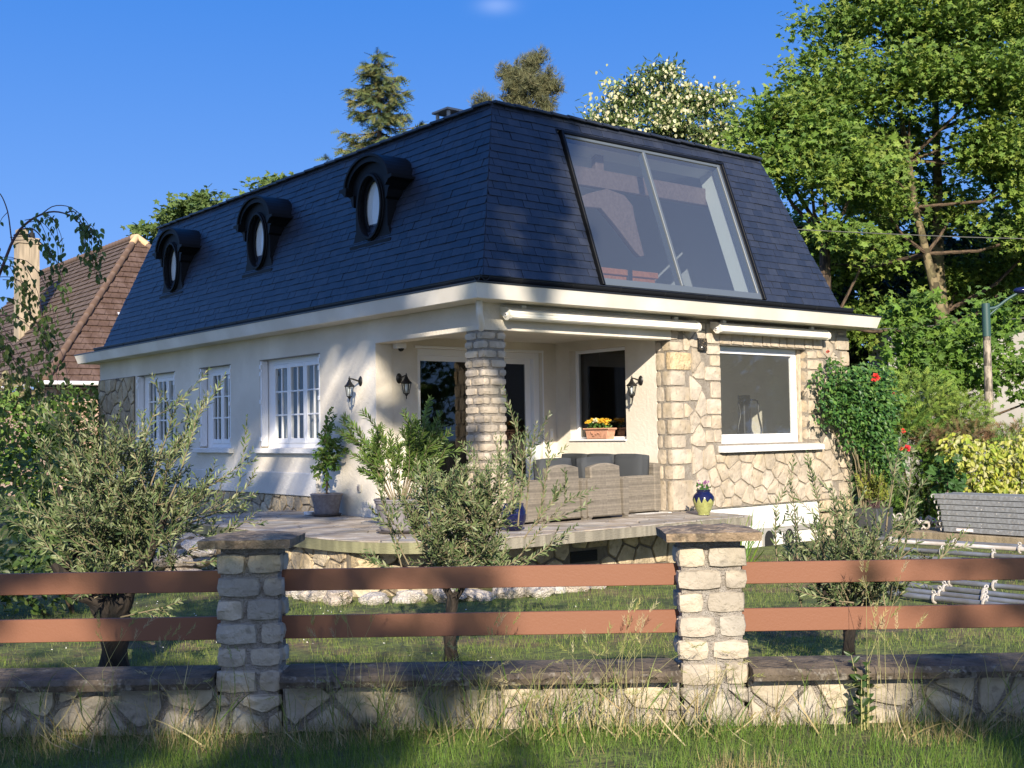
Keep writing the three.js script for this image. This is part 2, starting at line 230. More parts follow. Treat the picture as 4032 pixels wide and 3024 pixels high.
// a rough-faced stone on the polygon: base ring, front ring pulled in, crowned middle; z is the outward side
function polyStone(R, poly, depth, bevel = 0.02, rough = 0.010, curve = 0.11) {
  const pts = []; for (let i = 0; i < poly.length; i++) { const a = poly[i], b = poly[(i + 1) % poly.length], L = Math.hypot(b[0] - a[0], b[1] - a[1]), c = Math.min(curve * L, 0.014); if (L < 0.012) continue; const n = L > 0.16 ? 3 : 2; for (let k = 0; k < n; k++) { const t = c / L + (1 - 2 * c / L) * (k / (n - 1)); const m = n === 3 && k === 1 ? R.r(-0.5, 0.5) * rough : 0; pts.push([lerp(a[0], b[0], t) + (b[1] - a[1]) / L * m, lerp(a[1], b[1], t) - (b[0] - a[0]) / L * m]); } }
  const n = pts.length, cx = pts.reduce((s, p) => s + p[0], 0) / n, cy = pts.reduce((s, p) => s + p[1], 0) / n;
  const pos = [], idx = [], ring = (k, z, j) => pts.forEach((p) => { const dx = p[0] - cx, dy = p[1] - cy, L = Math.hypot(dx, dy), q = Math.max(0.2, (L - k * (0.7 + 0.6 * R())) / L); pos.push(cx + dx * q, cy + dy * q, z + R.r(-j, j)); });
  ring(0, 0, 0); ring(0.002, depth - bevel, 0); ring(bevel * 0.9, depth, rough * 0.5); 
  const half = 3 * n; pts.forEach((p) => { pos.push(lerp(p[0], cx, 0.55) + R.r(-1, 1) * 0.01, lerp(p[1], cy, 0.55) + R.r(-1, 1) * 0.01, depth + R.r(0, rough * 1.6)); });
  pos.push(cx, cy, depth + R.r(0, rough * 1.8));
  for (let k = 0; k < 3; k++) for (let i = 0; i < n; i++) { const j = (i + 1) % n, a = k * n + i, b = k * n + j; idx.push(a, b, b + n, a, b + n, a + n); }
  for (let i = 0; i < n; i++) idx.push(half + i, half + (i + 1) % n, 4 * n);
  const g = new THREE.BufferGeometry(); g.setAttribute('position', new THREE.Float32BufferAttribute(pos, 3)); g.setIndex(idx); g.computeVertexNormals();
  return toCreasedNormals(g, 0.75);
}
// a roughly squared block
function block(R, x0, x1, y0, y1, z0, z1, rough = 0.008) {
  const w = x1 - x0, h = y1 - y0, d = z1 - z0, g = mergeVertices((() => { const b = new THREE.BoxGeometry(w, h, d, 3, 2, 3); b.deleteAttribute('uv'); b.deleteAttribute('normal'); return b; })()), p = g.attributes.position;
  for (let i = 0; i < p.count; i++) { let x = p.getX(i) / w * 2, y = p.getY(i) / h * 2, z = p.getZ(i) / d * 2; const e = (Math.abs(x) > 0.99) + (Math.abs(y) > 0.99) + (Math.abs(z) > 0.99), pull = e === 3 ? 0.011 : e === 2 ? 0.005 : -0.002;
    p.setXYZ(i, p.getX(i) - Math.sign(x) * (Math.abs(x) > 0.99 ? pull : 0) + R.r(-rough, rough) * 0.8, p.getY(i) - Math.sign(y) * (Math.abs(y) > 0.99 ? pull : 0) + R.r(-rough, rough) * 0.6, p.getZ(i) - Math.sign(z) * (Math.abs(z) > 0.99 ? pull : 0) + R.r(-rough, rough) * 0.8); }
  g.computeVertexNormals(); const o = toCreasedNormals(g, 0.38); o.translate((x0 + x1) / 2, (y0 + y1) / 2, (z0 + z1) / 2); return o;
}
// place geometry made in (u right, v up, w out) onto a wall plane
const onPlane = (g, o, u, v) => { const w = V(0, 0, 0).crossVectors(u, v); return g.applyMatrix4(new THREE.Matrix4().makeBasis(u, v, w).setPosition(o)); };

// ================================================================ THE HOUSE
const LX = 8.642, LZ = 14.79, RB = 0.48, RTOP = 1.414, YR = 3.738, YT = 6.379, TERR = 0.5, GND = -0.15;
const house = thing('house', 'cream rendered house with navy slate mansard roof, round dormers and stone-clad corner', 'house');
const part = (name, g, m, parent = house, label) => { const o = mesh(name, g, m, parent); if (label) o.userData.label = label; return o; };
const grp = (name, parent = house, label) => { const o = new THREE.Group(); o.name = name; parent.add(o); if (label) o.userData.label = label; return o; };
{ // ---- walls
  const rect = (a, b, c, d) => [[a, c], [b, c], [b, d], [a, d]];
  // left wall: u = +z, v = y, outward -x
  const lw = slab(rect(-14.37, -2.98, GND - 0.3, 3.372), 0.28, [rect(-6.65, -4.6, 1.5, 2.99), rect(-9.1, -7.77, 1.5, 2.99), rect(-12.2, -10.22, 1.5, 2.99)]);
  onPlane(lw, V(0.70, 0, 0), V(0, 0, 1), V(0, 1, 0));
  part('rendered_wall', lw, M.render, house, 'cream left wall with three windows');
  const dw = slab(rect(0.70, 3.9, 0.44, 3.372), 0.25, [rect(1.165, 3.6, 0.46, 2.98)]); dw.translate(0, 0, -3.25);
  const ww = slab(rect(-3.0, -0.74, 0.44, 3.372), 0.22, [rect(-2.665, -1.385, 1.563, 3.0)]); onPlane(ww, V(4.12, 0, 0), V(0, 0, 1), V(0, 1, 0));
  part('porch_wall', [dw, ww], M.render);
  part('porch_ceiling', [bx(0.66, 3.9, 3.14, 3.3, -3.0, -0.66)], M.soffit);
  part('porch_beam', [cb(0.42, 0.672, 3.02, 3.372, -2.98, -0.42, 0.008), cb(0.672, 3.9, 3.02, 3.372, -0.67, -0.42, 0.008)], M.render);
  const fw_ = slab(rect(3.9, 8.28, 0.5, 3.372), 0.25, [rect(5.0, 7.16, 1.47, 2.99)]); fw_.translate(0, 0, -0.70);
  const stoneWall = part('stone_wall', [fw_, bx(3.92, 4.1, 0.5, 3.372, -0.73, -0.46)], M.mortar, house, 'pale crazy-paved stone front wall');
  part('back_wall', [bx(8.0, 8.28, GND - 0.3, 3.372, -14.37, -6.3), bx(8.0, 8.28, GND - 0.3, 3.372, -3.25, -0.70), bx(8.0, 8.28, GND - 0.3, 0.9, -6.3, -3.25), bx(8.0, 8.28, 2.9, 3.372, -6.3, -3.25), bx(0.7, 8.0, GND - 0.3, 3.372, -14.37, -14.1)], M.render);  // the gap in the unseen right side is added to brighten the front room
  // plinth band of the left wall
  part('lower_wall_band', [cb(0.355, 0.425, 0.745, 1.113, -14.3, -4.632, 0.01)], M.renderLow);
  // base of the stone front, white, with a grey band and two arched vents
  const arch = (cx) => { const p = []; for (let i = 0; i <= 10; i++) { const a = Math.PI * i / 10; p.push([cx + 0.13 * Math.cos(a), -0.03 + 0.14 * Math.sin(a)]); } p.push([cx - 0.13, GND - 0.2], [cx + 0.13, GND - 0.2]); return p; };
  const wb = slab(rect(3.0, 7.44, GND - 0.3, 0.5), 0.2, []); wb.translate(0, 0, -0.68);
  part('white_base_wall', wb, M.whiteWall);
  part('grey_base_band', [cb(4.1, 7.43, 0.05, 0.135, -0.48, -0.452, 0.004)], M.plainGrey);  // raised band in one even mid grey
  for (const cx of [6.07, 6.58]) { const a = arch(cx), s = slab(a, 0.03); s.translate(0, 0, -0.478); part('arched_vent', s, M.plainGrey); const i = slab(a.map(([x, y]) => [cx + (x - cx) * 0.82, y - 0.02]), 0.008); i.translate(0, 0, -0.449); part('vent_recess', i, M.dark); }
  // ---- stones of the front wall
  const R = rng(41), SP = 0.028, quoins = [], stone = (poly, d = 0.019, m) => { const g = polyStone(R, poly, d + R.r(-0.003, 0.004), 0.006, 0.003); g.translate(0, 0, -0.452); part('stone', g, m ?? R.pick(M.stones), stoneWall); };
  let y = 0.515; const ys = [0.46, 0.22, 0.24, 0.2, 0.235, 0.25, 0.235, 0.23, 0.28, 0.235, 0.21, 0.2, 0.16];
  ys.forEach((h, i) => { // corner quoins wrap round to the porch side
    const y1 = Math.min(y + h - 0.02, 3.0), w = i === 0 ? 0.5 : (i % 2 ? R.r(0.24, 0.30) : R.r(0.36, 0.46)), d = i % 2 ? R.r(0.16, 0.2) : R.r(0.10, 0.13);
    if (y1 - y > 0.08) { part('stone', block(R, 3.885, 3.9 + w, y, y1, -0.425 - d, -0.426, 0.004), i === 8 ? M.stoneOchre : R.pick(M.stones), stoneWall); quoins.push([3.8, 3.9 + w, y - 0.01, y1 + 0.01]); part('stone', block(R, 3.888, 4.08, y, y1, -0.738, -0.425 - d - SP, 0.005), R.pick(M.stones), stoneWall); }
    y += h;
  });
  y = 1.5; let k = 0; while (y < 2.95) { const h = R.r(0.17, 0.27), y1 = Math.min(y + h, 2.985), wl = k % 2 ? 0.22 : R.r(0.3, 0.36), wr = k % 2 ? R.r(0.36, 0.44) : R.r(0.24, 0.28); // window jambs
    if (k % 2 === 0 && R() > 0.4) { stone([[4.995 - wl, y], [4.995 - wl * 0.45 - 0.02, y], [4.995 - wl * 0.45 - 0.02, y1 - 0.02], [4.995 - wl, y1 - 0.02]]); stone([[4.995 - wl * 0.45, y], [4.993, y], [4.993, y1 - 0.02], [4.995 - wl * 0.45, y1 - 0.02]]); } else stone([[4.995 - wl, y], [4.993, y], [4.993, y1 - 0.02], [4.995 - wl, y1 - 0.02]]);
    quoins.push([4.995 - wl, 5, y - 0.01, y1]);
    part('stone', block(R, 7.155, 7.16 + wr, y, y1 - 0.02, -0.61, -0.427, 0.004), R.pick(M.stones), stoneWall); quoins.push([7.155, 7.16 + wr, y - 0.01, y1]); y += h; k++; }
  for (let x = 4.7; x < 7.5;) { const w = R.r(0.19, 0.31); stone([[x, 3.005], [x + w - 0.022, 3.0], [x + w - 0.022 + R.r(-0.02, 0.03), 3.30], [x + R.r(-0.01, 0.02), 3.30]], 0.024); quoins.push([x - 0.01, x + w, 3.0, 3.34]); x += w; } // lintel course
  y = 0.53; k = 0; while (y < 3.2) { const h = R.r(0.2, 0.28), w = k % 2 ? 0.2 : 0.34; part('stone', block(R, 8.285 - w, 8.305, y, Math.min(y + h - 0.02, 3.28), -0.62, -0.415, 0.005), R.pick(M.stones), stoneWall); quoins.push([8.285 - w, 8.4, y - 0.01, y + h]); y += h; k++; }
  quoins.push([4.9, 7.3, 1.33, 3.02]);
  for (const p of crazy(R, 3.9, 8.28, 0.515, 3.30, 0.25, 0.021, quoins, 1.12)) stone(p);
  // stone pier at the right end of the base
  y = GND - 0.05; while (y < 0.48) { const h = R.r(0.2, 0.27); part('stone', block(R, 7.45, 7.85, y, Math.min(y + h - 0.02, 0.5), -0.66, -0.405, 0.005), R.pick(M.baseStones), stoneWall); part('stone', block(R, 7.87, 8.3, y, Math.min(y + h - 0.02, 0.5), -0.66, -0.405, 0.005), R.pick(M.baseStones), stoneWall); y += h; }
  // ---- stone base of the left wall and the cladding at its far end
  const base = part('stone_base', [bx(0.414, 0.5, GND - 0.2, 0.75, -14.35, -4.632)], M.baseMortar, house, 'honey-coloured rubble base under the left wall');
  for (const p of crazy(R, -14.3, -4.66, -0.1, 0.74, 0.25, 0.022, [], 1.25)) { const g = polyStone(R, p, 0.035, 0.010, 0.006); onPlane(g, V(0.418, 0, 0), V(0, 0, 1), V(0, 1, 0)); part('stone', g, R.pick(M.baseStones), base); }
  const clad = part('stone_cladding', [bx(0.40, 0.42, 0.75, 2.99, -14.38, -12.28)], M.baseMortar, house, 'crazy-paved stone strip beside the farthest window');
  for (const p of crazy(R, -14.36, -12.30, 1.12, 2.98, 0.3, 0.03, [], 1.3)) { const g = polyStone(R, p, 0.025, 0.010, 0.005); onPlane(g, V(0.402, 0, 0), V(0, 0, 1), V(0, 1, 0)); part('stone', g, R.pick(M.baseStones), clad); }
}
{ // ---- corner column of narrow stones
  const R = rng(55), col = part('stone_column', [bx(0.437, 0.773, 0.5, 3.02, -0.793, -0.437)], M.mortar, house, 'square porch column of narrow pale stones');
  const ROUGH = 0.004, N = 21, hh = (3.018 - 0.505) / N, x0 = 0.415, x1 = 0.795, z0 = -0.815, z1 = -0.415, m = (a) => R.r(a - 0.03, a + 0.03);
  for (let i = 0; i < N; i++) { const y0 = 0.507 + i * hh + R.r(0, 0.008), y1 = y0 + hh - R.r(0.022, 0.032), g = 0.028, b = i % 2 ? [m(0.11), m(0.24), m(0.2), m(0.12)] : [m(0.23), m(0.13), m(0.10), m(0.24)];
    // front-left corner stone, front-right, back-left, back-right; then fillers
    const dx = b[0], dz = b[1]; part('stone', block(R, x0, x0 + dx, y0, y1, z1 - dz, z1, 0.004), R.pick(M.stones), col);
    part('stone', block(R, x0 + dx + g, x1, y0, y1, z1 - b[3], z1, 0.004), R.pick(M.stones), col);
    part('stone', block(R, x0, x0 + b[2] + 0.05, y0, y1, z0, z1 - dz - g, 0.004), R.pick(M.stones), col);
    part('stone', block(R, x0 + b[2] + 0.05 + g, x1, y0, y1, z0, z1 - b[3] - g, 0.004), R.pick(M.stones), col); }
}
// ---- eaves: capping, fascia, soffit as mitred rings
function ringStrip(list) { // list of [offset, y]
  const pos = [], c = (o, y) => [[o, y, -o], [LX - o, y, -o], [LX - o, y, -(LZ - o)], [o, y, -(LZ - o)]];
  for (let i = 0; i < list.length - 1; i++) { const a = c(...list[i]), b = c(...list[i + 1]); for (let k = 0; k < 4; k++) { const j = (k + 1) % 4; pos.push(...a[k], ...b[k], ...b[j], ...a[k], ...b[j], ...a[j]); } }
  const g = new THREE.BufferGeometry(); g.setAttribute('position', new THREE.Float32BufferAttribute(pos, 3)); g.computeVertexNormals(); return g;
}
part('eaves_capping', ringStrip([[0.60, 3.70], [0.30, 3.625], [-0.012, 3.575], [-0.012, 3.556], [0.012, 3.553]]), M.gutter);
part('fascia', ringStrip([[0.01, 3.554], [0.0, 3.552], [0.055, 3.372], [0.07, 3.366]]), M.fascia);
part('soffit', ringStrip([[0.068, 3.368], [0.75, 3.3715]]), M.soffit);
{ // gutters: half-round troughs with a rolled lip
  const prof = []; for (let i = 0; i <= 10; i++) { const a = Math.PI + Math.PI * i / 10; prof.push([0.072 * Math.cos(a), 0.072 * Math.sin(a)]); } for (let i = 10; i >= 0; i--) { const a = Math.PI + Math.PI * i / 10; prof.push([0.064 * Math.cos(a), 0.064 * Math.sin(a)]); }
  const run = (L) => slab(prof, L), a = run(14.2); a.translate(0.385, 3.705, -14.5); const b = run(8.0); b.rotateY(Math.PI / 2); b.translate(0.31, 3.705, -0.385);
  const lips = [tube([V(0.313, 3.705, -14.5), V(0.313, 3.705, -0.31)], 0.010), tube([V(0.31, 3.705, -0.313), V(8.31, 3.705, -0.313)], 0.010)], j = [];
  for (let x = 1; x < 8.2; x += 0.9) { const t = new THREE.TorusGeometry(0.0735, 0.006, 5, 12, Math.PI); t.rotateZ(Math.PI); t.rotateY(Math.PI / 2); t.translate(x, 3.705, -0.385); j.push(t); }
  for (let z = -1; z > -14.3; z -= 0.9) { const t = new THREE.TorusGeometry(0.0735, 0.006, 5, 12, Math.PI); t.rotateZ(Math.PI); t.translate(0.385, 3.705, z); j.push(t); }
  part('gutter', [a, b, ...lips, ...j], M.gutter);
  const p = new THREE.CatmullRomCurve3([V(0.26, 3.40, -0.28), V(0.26, 3.26, -0.28), V(0.275, 3.20, -0.295), V(0.36, 3.09, -0.37), V(0.40, 3.03, -0.44)]);
  part('downpipe', [tube(p.getPoints(14), 0.045, 0.045, 10)], M.fascia);
}
// ---- roof: mansard slopes with slates
const slopeLen = Math.hypot(YT - YR, RTOP - RB), sv = (YT - YR) / slopeLen, sh = (RTOP - RB) / slopeLen;
{
  const R = rng(77), COURSE = slopeLen / 23, SW = 0.222, all = [];
  const skyS = [2.06, 5.70, -0.2, 2.535];
  function slope(name, O, u, v, L, hole) {
    const deckPts = [[0, 0], [L, 0], [L - (RTOP - RB), slopeLen], [RTOP - RB, slopeLen]];
    const dg = slab(deckPts, 0.03, hole ? [[[hole[0], 0.012], [hole[1], 0.012], [hole[1], hole[3]], [hole[0], hole[3]]]] : []); dg.translate(0, 0, -0.03); onPlane(dg, O, u, v);
    const deck = part(name, dg, M.zinc), k = (RTOP - RB) / slopeLen, n = Math.hypot(1, k);
    for (let c = 0; c < 23; c++) for (let s = -SW + (c % 2) * SW * 0.5 + R.r(-0.012, 0.012); s < L; s += SW) {
      const t0 = c * COURSE, g = 0.0018, s0 = s + g + R.r(-0.004, 0.004), s1 = s + SW - g + R.r(-0.004, 0.004), t1 = Math.min(t0 + COURSE + 0.012, slopeLen), lo = t0 + R.r(-0.004, 0.004);
      let p = [[s0, lo], [s1, lo + R.r(-0.003, 0.003)], [s1, t1], [s0, t1]];
      p = clipHalf(p, -1 / n, k / n, 0); p = clipHalf(p, 1 / n, k / n, L / n);
      if (hole && p.length > 2) { const b = [Math.min(...p.map((q) => q[0])), Math.max(...p.map((q) => q[0])), Math.min(...p.map((q) => q[1]))]; if (b[1] > hole[0] && b[0] < hole[1] && b[2] < hole[3]) { p = [clipHalf(p, 1, 0, hole[0]), clipHalf(p, -1, 0, -hole[1]), clipHalf(p, 0, -1, -hole[3])].filter((q) => q.length > 2).sort((x, y) => area(y) - area(x))[0] ?? []; } }
      if (p.length < 3 || area(p) < 0.002) continue;
      const zf = (t) => lerp(0.0125, 0.003, clamp((t - lo) / (COURSE + 0.012), 0, 1)), dz = R.r(-0.0015, 0.003), tw = R.r(-0.02, 0.02), pos = [], P = p.map((q) => [q[0], q[1], zf(q[1]) + dz + (q[0] - s) * tw * 0.6]);
      for (let i = 1; i < P.length - 1; i++) pos.push(...P[0], ...P[i], ...P[i + 1]);
      for (let i = 0; i < P.length; i++) { const a = P[i], b = P[(i + 1) % P.length]; pos.push(a[0], a[1], 0, b[0], b[1], 0, ...b, a[0], a[1], 0, ...b, ...a); }
      const sg = new THREE.BufferGeometry(); sg.setAttribute('position', new THREE.Float32BufferAttribute(pos, 3)); sg.computeVertexNormals(); prep(sg); 
      const uv = sg.attributes.uv, ou = R(), ov = R(); for (let i = 0; i < uv.count; i++) uv.setXY(i, uv.getX(i) + ou, uv.getY(i) + ov);
      onPlane(sg, O, u, v); sg.userData.keepUV = true;
      const w = V(0, 0, 0).copy(O).addScaledVector(u, p[0][0]).addScaledVector(v, p[0][1]);
      all.push({ sg, deck, d: w.distanceTo(CAM), m: Math.floor(R() * 4) });
    }
  }
  slope('left_roof_slope', V(RB, YR, -(LZ - RB)), V(0, 0, 1), V(sh, sv, 0), LZ - 2 * RB);
  slope('front_roof_slope', V(RB, YR, -RB), V(1, 0, 0), V(0, sv, -sh), LX - 2 * RB, skyS);
  all.sort((a, b) => a.d - b.d);
  all.slice(0, 296).forEach((o) => { const q = shadow(new THREE.Mesh(o.sg, M.slates[o.m])); q.name = 'slate'; o.deck.add(q); });
  const vm = new THREE.MeshStandardMaterial({ color: lin(1, 1, 1), vertexColors: true, map: T.slate, roughness: 0.44, side: THREE.DoubleSide, bumpMap: T.grainB, bumpScale: 0.0008, name: 'slateField' });
  for (const deck of new Set(all.map((o) => o.deck))) { const l = all.slice(296).filter((o) => o.deck === deck).map((o) => { const c = M.slates[o.m].color, n = o.sg.attributes.position.count, a = new Float32Array(n * 3); for (let i = 0; i < n; i++) a.set([c.r, c.g, c.b], 3 * i); o.sg.setAttribute('color', new THREE.BufferAttribute(a, 3)); return o.sg; }); const q = shadow(new THREE.Mesh(mergeGeometries(l), vm)); q.name = 'slates'; q.userData = { kind: 'stuff' }; deck.add(q); }
  // the two slopes out of view, and the shallow top
  const tri = (...p) => { const g = new THREE.BufferGeometry(); g.setAttribute('position', new THREE.Float32BufferAttribute(p.flat(), 3)); g.computeVertexNormals(); return g; }, quad = (a, b, c, d) => tri(a, b, c, a, c, d);
  const B = [RB, YR, -(LZ - RB)], C = [LX - RB, YR, -(LZ - RB)], D = [LX - RB, YR, -RB], b = [RTOP, YT, -(LZ - RTOP)], c = [LX - RTOP, YT, -(LZ - RTOP)], d = [LX - RTOP, YT, -RTOP], a = [RTOP, YT, -RTOP], e = [LX / 2, YT + 0.42, -LX / 2], f = [LX / 2, YT + 0.42, -(LZ - LX / 2)];
  part('rear_roof_slope', [quad(B, b, c, C), quad(C, c, d, D)], M.slates[0]);
  part('upper_roof', [tri(a, d, e), quad(d, c, f, e), tri(c, b, f), quad(b, a, e, f)], M.slates[1]);
  // top course: short overlapping tiles that step along the silhouette
  const roll = (p0, p1, n, out) => { for (let i = 0; i < n; i++) { const u = p0.clone().lerp(p1, (i - 0.04) / n), w = p0.clone().lerp(p1, (i + 1.04) / n), dir = w.clone().sub(u), L = dir.length(); dir.normalize(); const g = cb(0, L, -0.02, 0.022, -0.07, 0.07, 0.008); g.rotateZ(0.035 + R.r(-0.01, 0.01)); g.applyMatrix4(new THREE.Matrix4().makeBasis(dir, V(0, 1, 0), V(0, 0, 0).crossVectors(dir, V(0, 1, 0)))); g.translate(u.x, u.y - 0.040 + R.r(-0.004, 0.008), u.z); part('ridge_tile', g, R.pick(M.slates)); } };
  roll(V(RTOP - 0.02, YT, -RTOP), V(RTOP - 0.02, YT, -(LZ - RTOP)), 34); roll(V(LX - RTOP, YT, -RTOP + 0.02), V(RTOP, YT, -RTOP + 0.02), 17);
  // chimney
  const ch = part('chimney', [bx(3.97, 4.25, 6.3, 7.62, -6.40, -6.01)], M.baseMortar, house, 'small stone chimney with grey metal cowl');
  for (let y = 6.9; y < 7.55; y += 0.12) { const a = R.r(0.1, 0.2); for (const [p, q] of [[3.955, 3.955 + a], [3.955 + a + 0.015, 4.265]]) part('stone', block(R, p, q, y, y + 0.105, -6.1, -5.995, 0.004), R.pick(M.stones), ch); const b2 = R.r(0.1, 0.22); for (const [p, q] of [[-6.11 - b2, -6.11], [-6.415, -6.125 - b2]]) part('stone', block(R, 3.955, 4.02, y, y + 0.105, p, q, 0.004), R.pick(M.stones), ch); }
  part('cowl', [cb(3.92, 4.30, 7.735, 7.775, -6.46, -5.96), ...[[3.97, -6.05], [4.2, -6.05], [3.97, -6.4], [4.2, -6.4]].map(([x, z]) => bx(x, x + 0.05, 7.6, 7.745, z, z + 0.05))], M.plainGrey, ch);
}
// ---- dormers
function dormer(zc) {
  const U = V(0, 0, 1), Y = V(0, 1, 0), at = (x) => V(x, 0, zc), g = grp('dormer_window', house);
  const out = [], side = [[0.57, 4.485], [0.57, 4.60], [0.545, 4.66], [0.50, 4.72], [0.475, 4.80], [0.45, 4.82], [0.45, 5.28], [0.47, 5.30], [0.47, 5.36], [0.50, 5.38], [0.52, 5.43]];
  side.forEach((p) => out.push(p)); for (let i = 0; i <= 16; i++) { const a = Math.PI * i / 16; out.push([0.54 * Math.cos(a), 5.45 + 0.44 * Math.sin(a)]); } side.slice().reverse().forEach((p) => out.push([-p[0], p[1]]));
  const oval = (rx, ry, n = 36) => { const p = []; for (let i = 0; i < n; i++) { const a = 2 * Math.PI * i / n; p.push([rx * Math.cos(a), 5.17 + ry * Math.sin(a)]); } return p; };
  const face = slab(out, 0.60, [oval(0.315, 0.465)]); onPlane(face.translate(0, 0, -0.60), at(0.80), U, Y); part('front_panel', face, M.zinc, g);
  const foot = slab([[-0.585, 4.475], [0.585, 4.475], [0.575, 4.62], [-0.575, 4.62]], 0.05); onPlane(foot.translate(0, 0, -0.01), at(0.80), U, Y); part('foot_panel', foot, M.zinc, g);
  const ring = slab(oval(0.375, 0.52), 0.035, [oval(0.315, 0.465)], 0.008); onPlane(ring, at(0.80), U, Y); const ring2 = slab(oval(0.355, 0.505), 0.03, [oval(0.31, 0.46)], 0.008); onPlane(ring2.translate(0, 0, 0.036), at(0.80), U, Y); const ring3 = slab(oval(0.313, 0.463), 0.03, [oval(0.25, 0.395)], 0.006); onPlane(ring3, at(0.87), U, Y); part('oval_frame', [ring, ring2, ring3], M.zinc, g);
  const pane = new THREE.ShapeGeometry(shapeOf(oval(0.262, 0.405))); onPlane(pane, at(0.88), U, Y); part('pane', pane, M.pane, g);
  const blind = slab(oval(0.31, 0.46), 0.01); onPlane(blind, at(0.90), U, Y); part('blind', blind, M.blind, g);
  const hood = (r, ry, k, y0) => { const p = []; for (let i = 0; i <= 20; i++) { const a = Math.PI * i / 20; p.push([r * Math.cos(a), y0 + ry * Math.sin(a)]); } for (let i = 20; i >= 0; i--) { const a = Math.PI * i / 20; p.push([(r - k) * Math.cos(a), y0 + (ry - k) * Math.sin(a)]); } return p; };
  const h1 = slab(hood(0.645, 0.465, 0.045, 5.50), 0.62, [], 0.006); onPlane(h1.translate(0, 0, -0.50), at(0.80), U, Y);
  const h2 = slab(hood(0.615, 0.43, 0.075, 5.49), 0.60); onPlane(h2.translate(0, 0, -0.52), at(0.80), U, Y);
  const feet = []; for (const s of [-1, 1]) { feet.push(slab([[0.56 * s, 5.40], [0.60 * s, 5.41], [0.66 * s, 5.47], [0.75 * s, 5.49], [0.75 * s, 5.535], [0.54 * s, 5.54]], 0.52)); feet.push(slab([[0.45 * s, 5.22], [0.50 * s, 5.25], [0.53 * s, 5.36], [0.60 * s, 5.41], [0.45 * s, 5.41]], 0.44)); }
  feet.forEach((f) => onPlane(f.translate(0, 0, -0.40), at(0.80), U, Y)); part('hood', [h1, h2, ...feet], M.zinc, g);
  return g;
}
[-3.66, -7.43, -11.26].forEach(dormer);
// ---- the big glazed opening in the front slope, and the attic behind it
{
  const O = V(RB, YR, -RB), u = V(1, 0, 0), v = V(0, sv, -sh), P = (g) => onPlane(g, O, u, v), S0 = 2.09, S1 = 5.67, T1 = 2.505, MS = 3.79;
  const g = grp('roof_window', house, 'large two-pane sloping roof window');
  part('frame', [P(cb(S0, S0 + 0.045, 0, T1, -0.10, 0.055)), P(cb(S1 - 0.10, S1 - 0.05, 0, T1, -0.1, 0.04)), P(cb(S1 - 0.045, S1, 0, T1, -0.1, 0.055)), P(cb(S0, S1, T1 - 0.05, T1, -0.1, 0.056))], M.zinc, g);
  part('inner_frame', [P(cb(S0 + 0.045, S0 + 0.075, 0.08, T1 - 0.05, -0.1, 0.03)), P(cb(S1 - 0.16, S1 - 0.10, 0.08, T1 - 0.05, -0.1, 0.03)), P(cb(S0 + 0.045, S1 - 0.1, T1 - 0.10, T1 - 0.05, -0.1, 0.031)), P(cb(S0 + 0.045, S1 - 0.1, 0.0, 0.11, -0.1, 0.032)), P(cb(MS - 0.028, MS + 0.028, 0.11, T1 - 0.10, -0.1, 0.033))], M.frameGrey ?? mat('frameGrey', [0.10, 0.12, 0.14], { roughness: 0.4 }), g);
  for (const [a, b] of [[S0 + 0.07, MS - 0.02], [MS + 0.02, S1 - 0.15]]) { const q = new THREE.PlaneGeometry(b - a, T1 - 0.18); q.translate((a + b) / 2, 0.10 + (T1 - 0.18) / 2, 0.012); part('pane', P(q), M.paneSky, g); }
  part('reveal', [P(bx(S0 - 0.02, S0 + 0.03, 0, T1, -0.42, -0.1)), P(bx(S1 - 0.11, S1 - 0.05, 0, T1, -0.42, -0.1)), P(bx(S0, S1, T1 - 0.05, T1 + 0.02, -0.42, -0.1)), P(bx(S0, S1, 0.0, 0.06, -0.42, -0.1))], M.insideWhite, g);
  // attic: floor, walls, sloping lining, timber truss
  part('attic_lining', [bx(1.2, 7.4, 3.40, 3.44, -6.0, -0.95), bx(1.4, 1.5, 3.4, 6.36, -6.0, -1.5), bx(7.1, 7.2, 3.4, 6.36, -6.0, -1.5), bx(1.4, 7.2, 3.4, 6.36, -6.1, -6.0), bx(1.4, 7.2, 6.30, 6.36, -6.0, -1.42), P(bx(0.9, S0 - 0.0, 0, slopeLen - 0.02, -0.46, -0.42)), P(bx(S1 - 0.05, 6.9, 0, slopeLen - 0.02, -0.46, -0.42)), P(bx(S0, S1, T1, slopeLen - 0.02, -0.46, -0.42))], M.atticWall);
  const truss = grp('roof_truss', house, 'dark timber truss seen through the roof window');
  const brace = slab([[2.9, 5.12], [3.4, 5.33], [3.76, 5.44], [4.14, 5.38], [4.31, 5.24], [4.36, 5.02], [4.55, 4.46], [4.46, 4.44], [4.36, 4.5], [3.95, 4.86], [3.62, 5.12], [3.2, 5.10], [2.9, 5.0]], 0.10, [], 0.008); brace.translate(0, 0, -1.65);
  part('brace', brace, M.beamWood, truss);
  part('tie_beam', [cb(1.5, 7.1, 5.44, 5.72, -1.69, -1.57)], M.beamWood, truss);
  part('post', [cb(3.55, 3.72, 5.72, 6.28, -1.68, -1.58)], M.beamWood, truss);
}
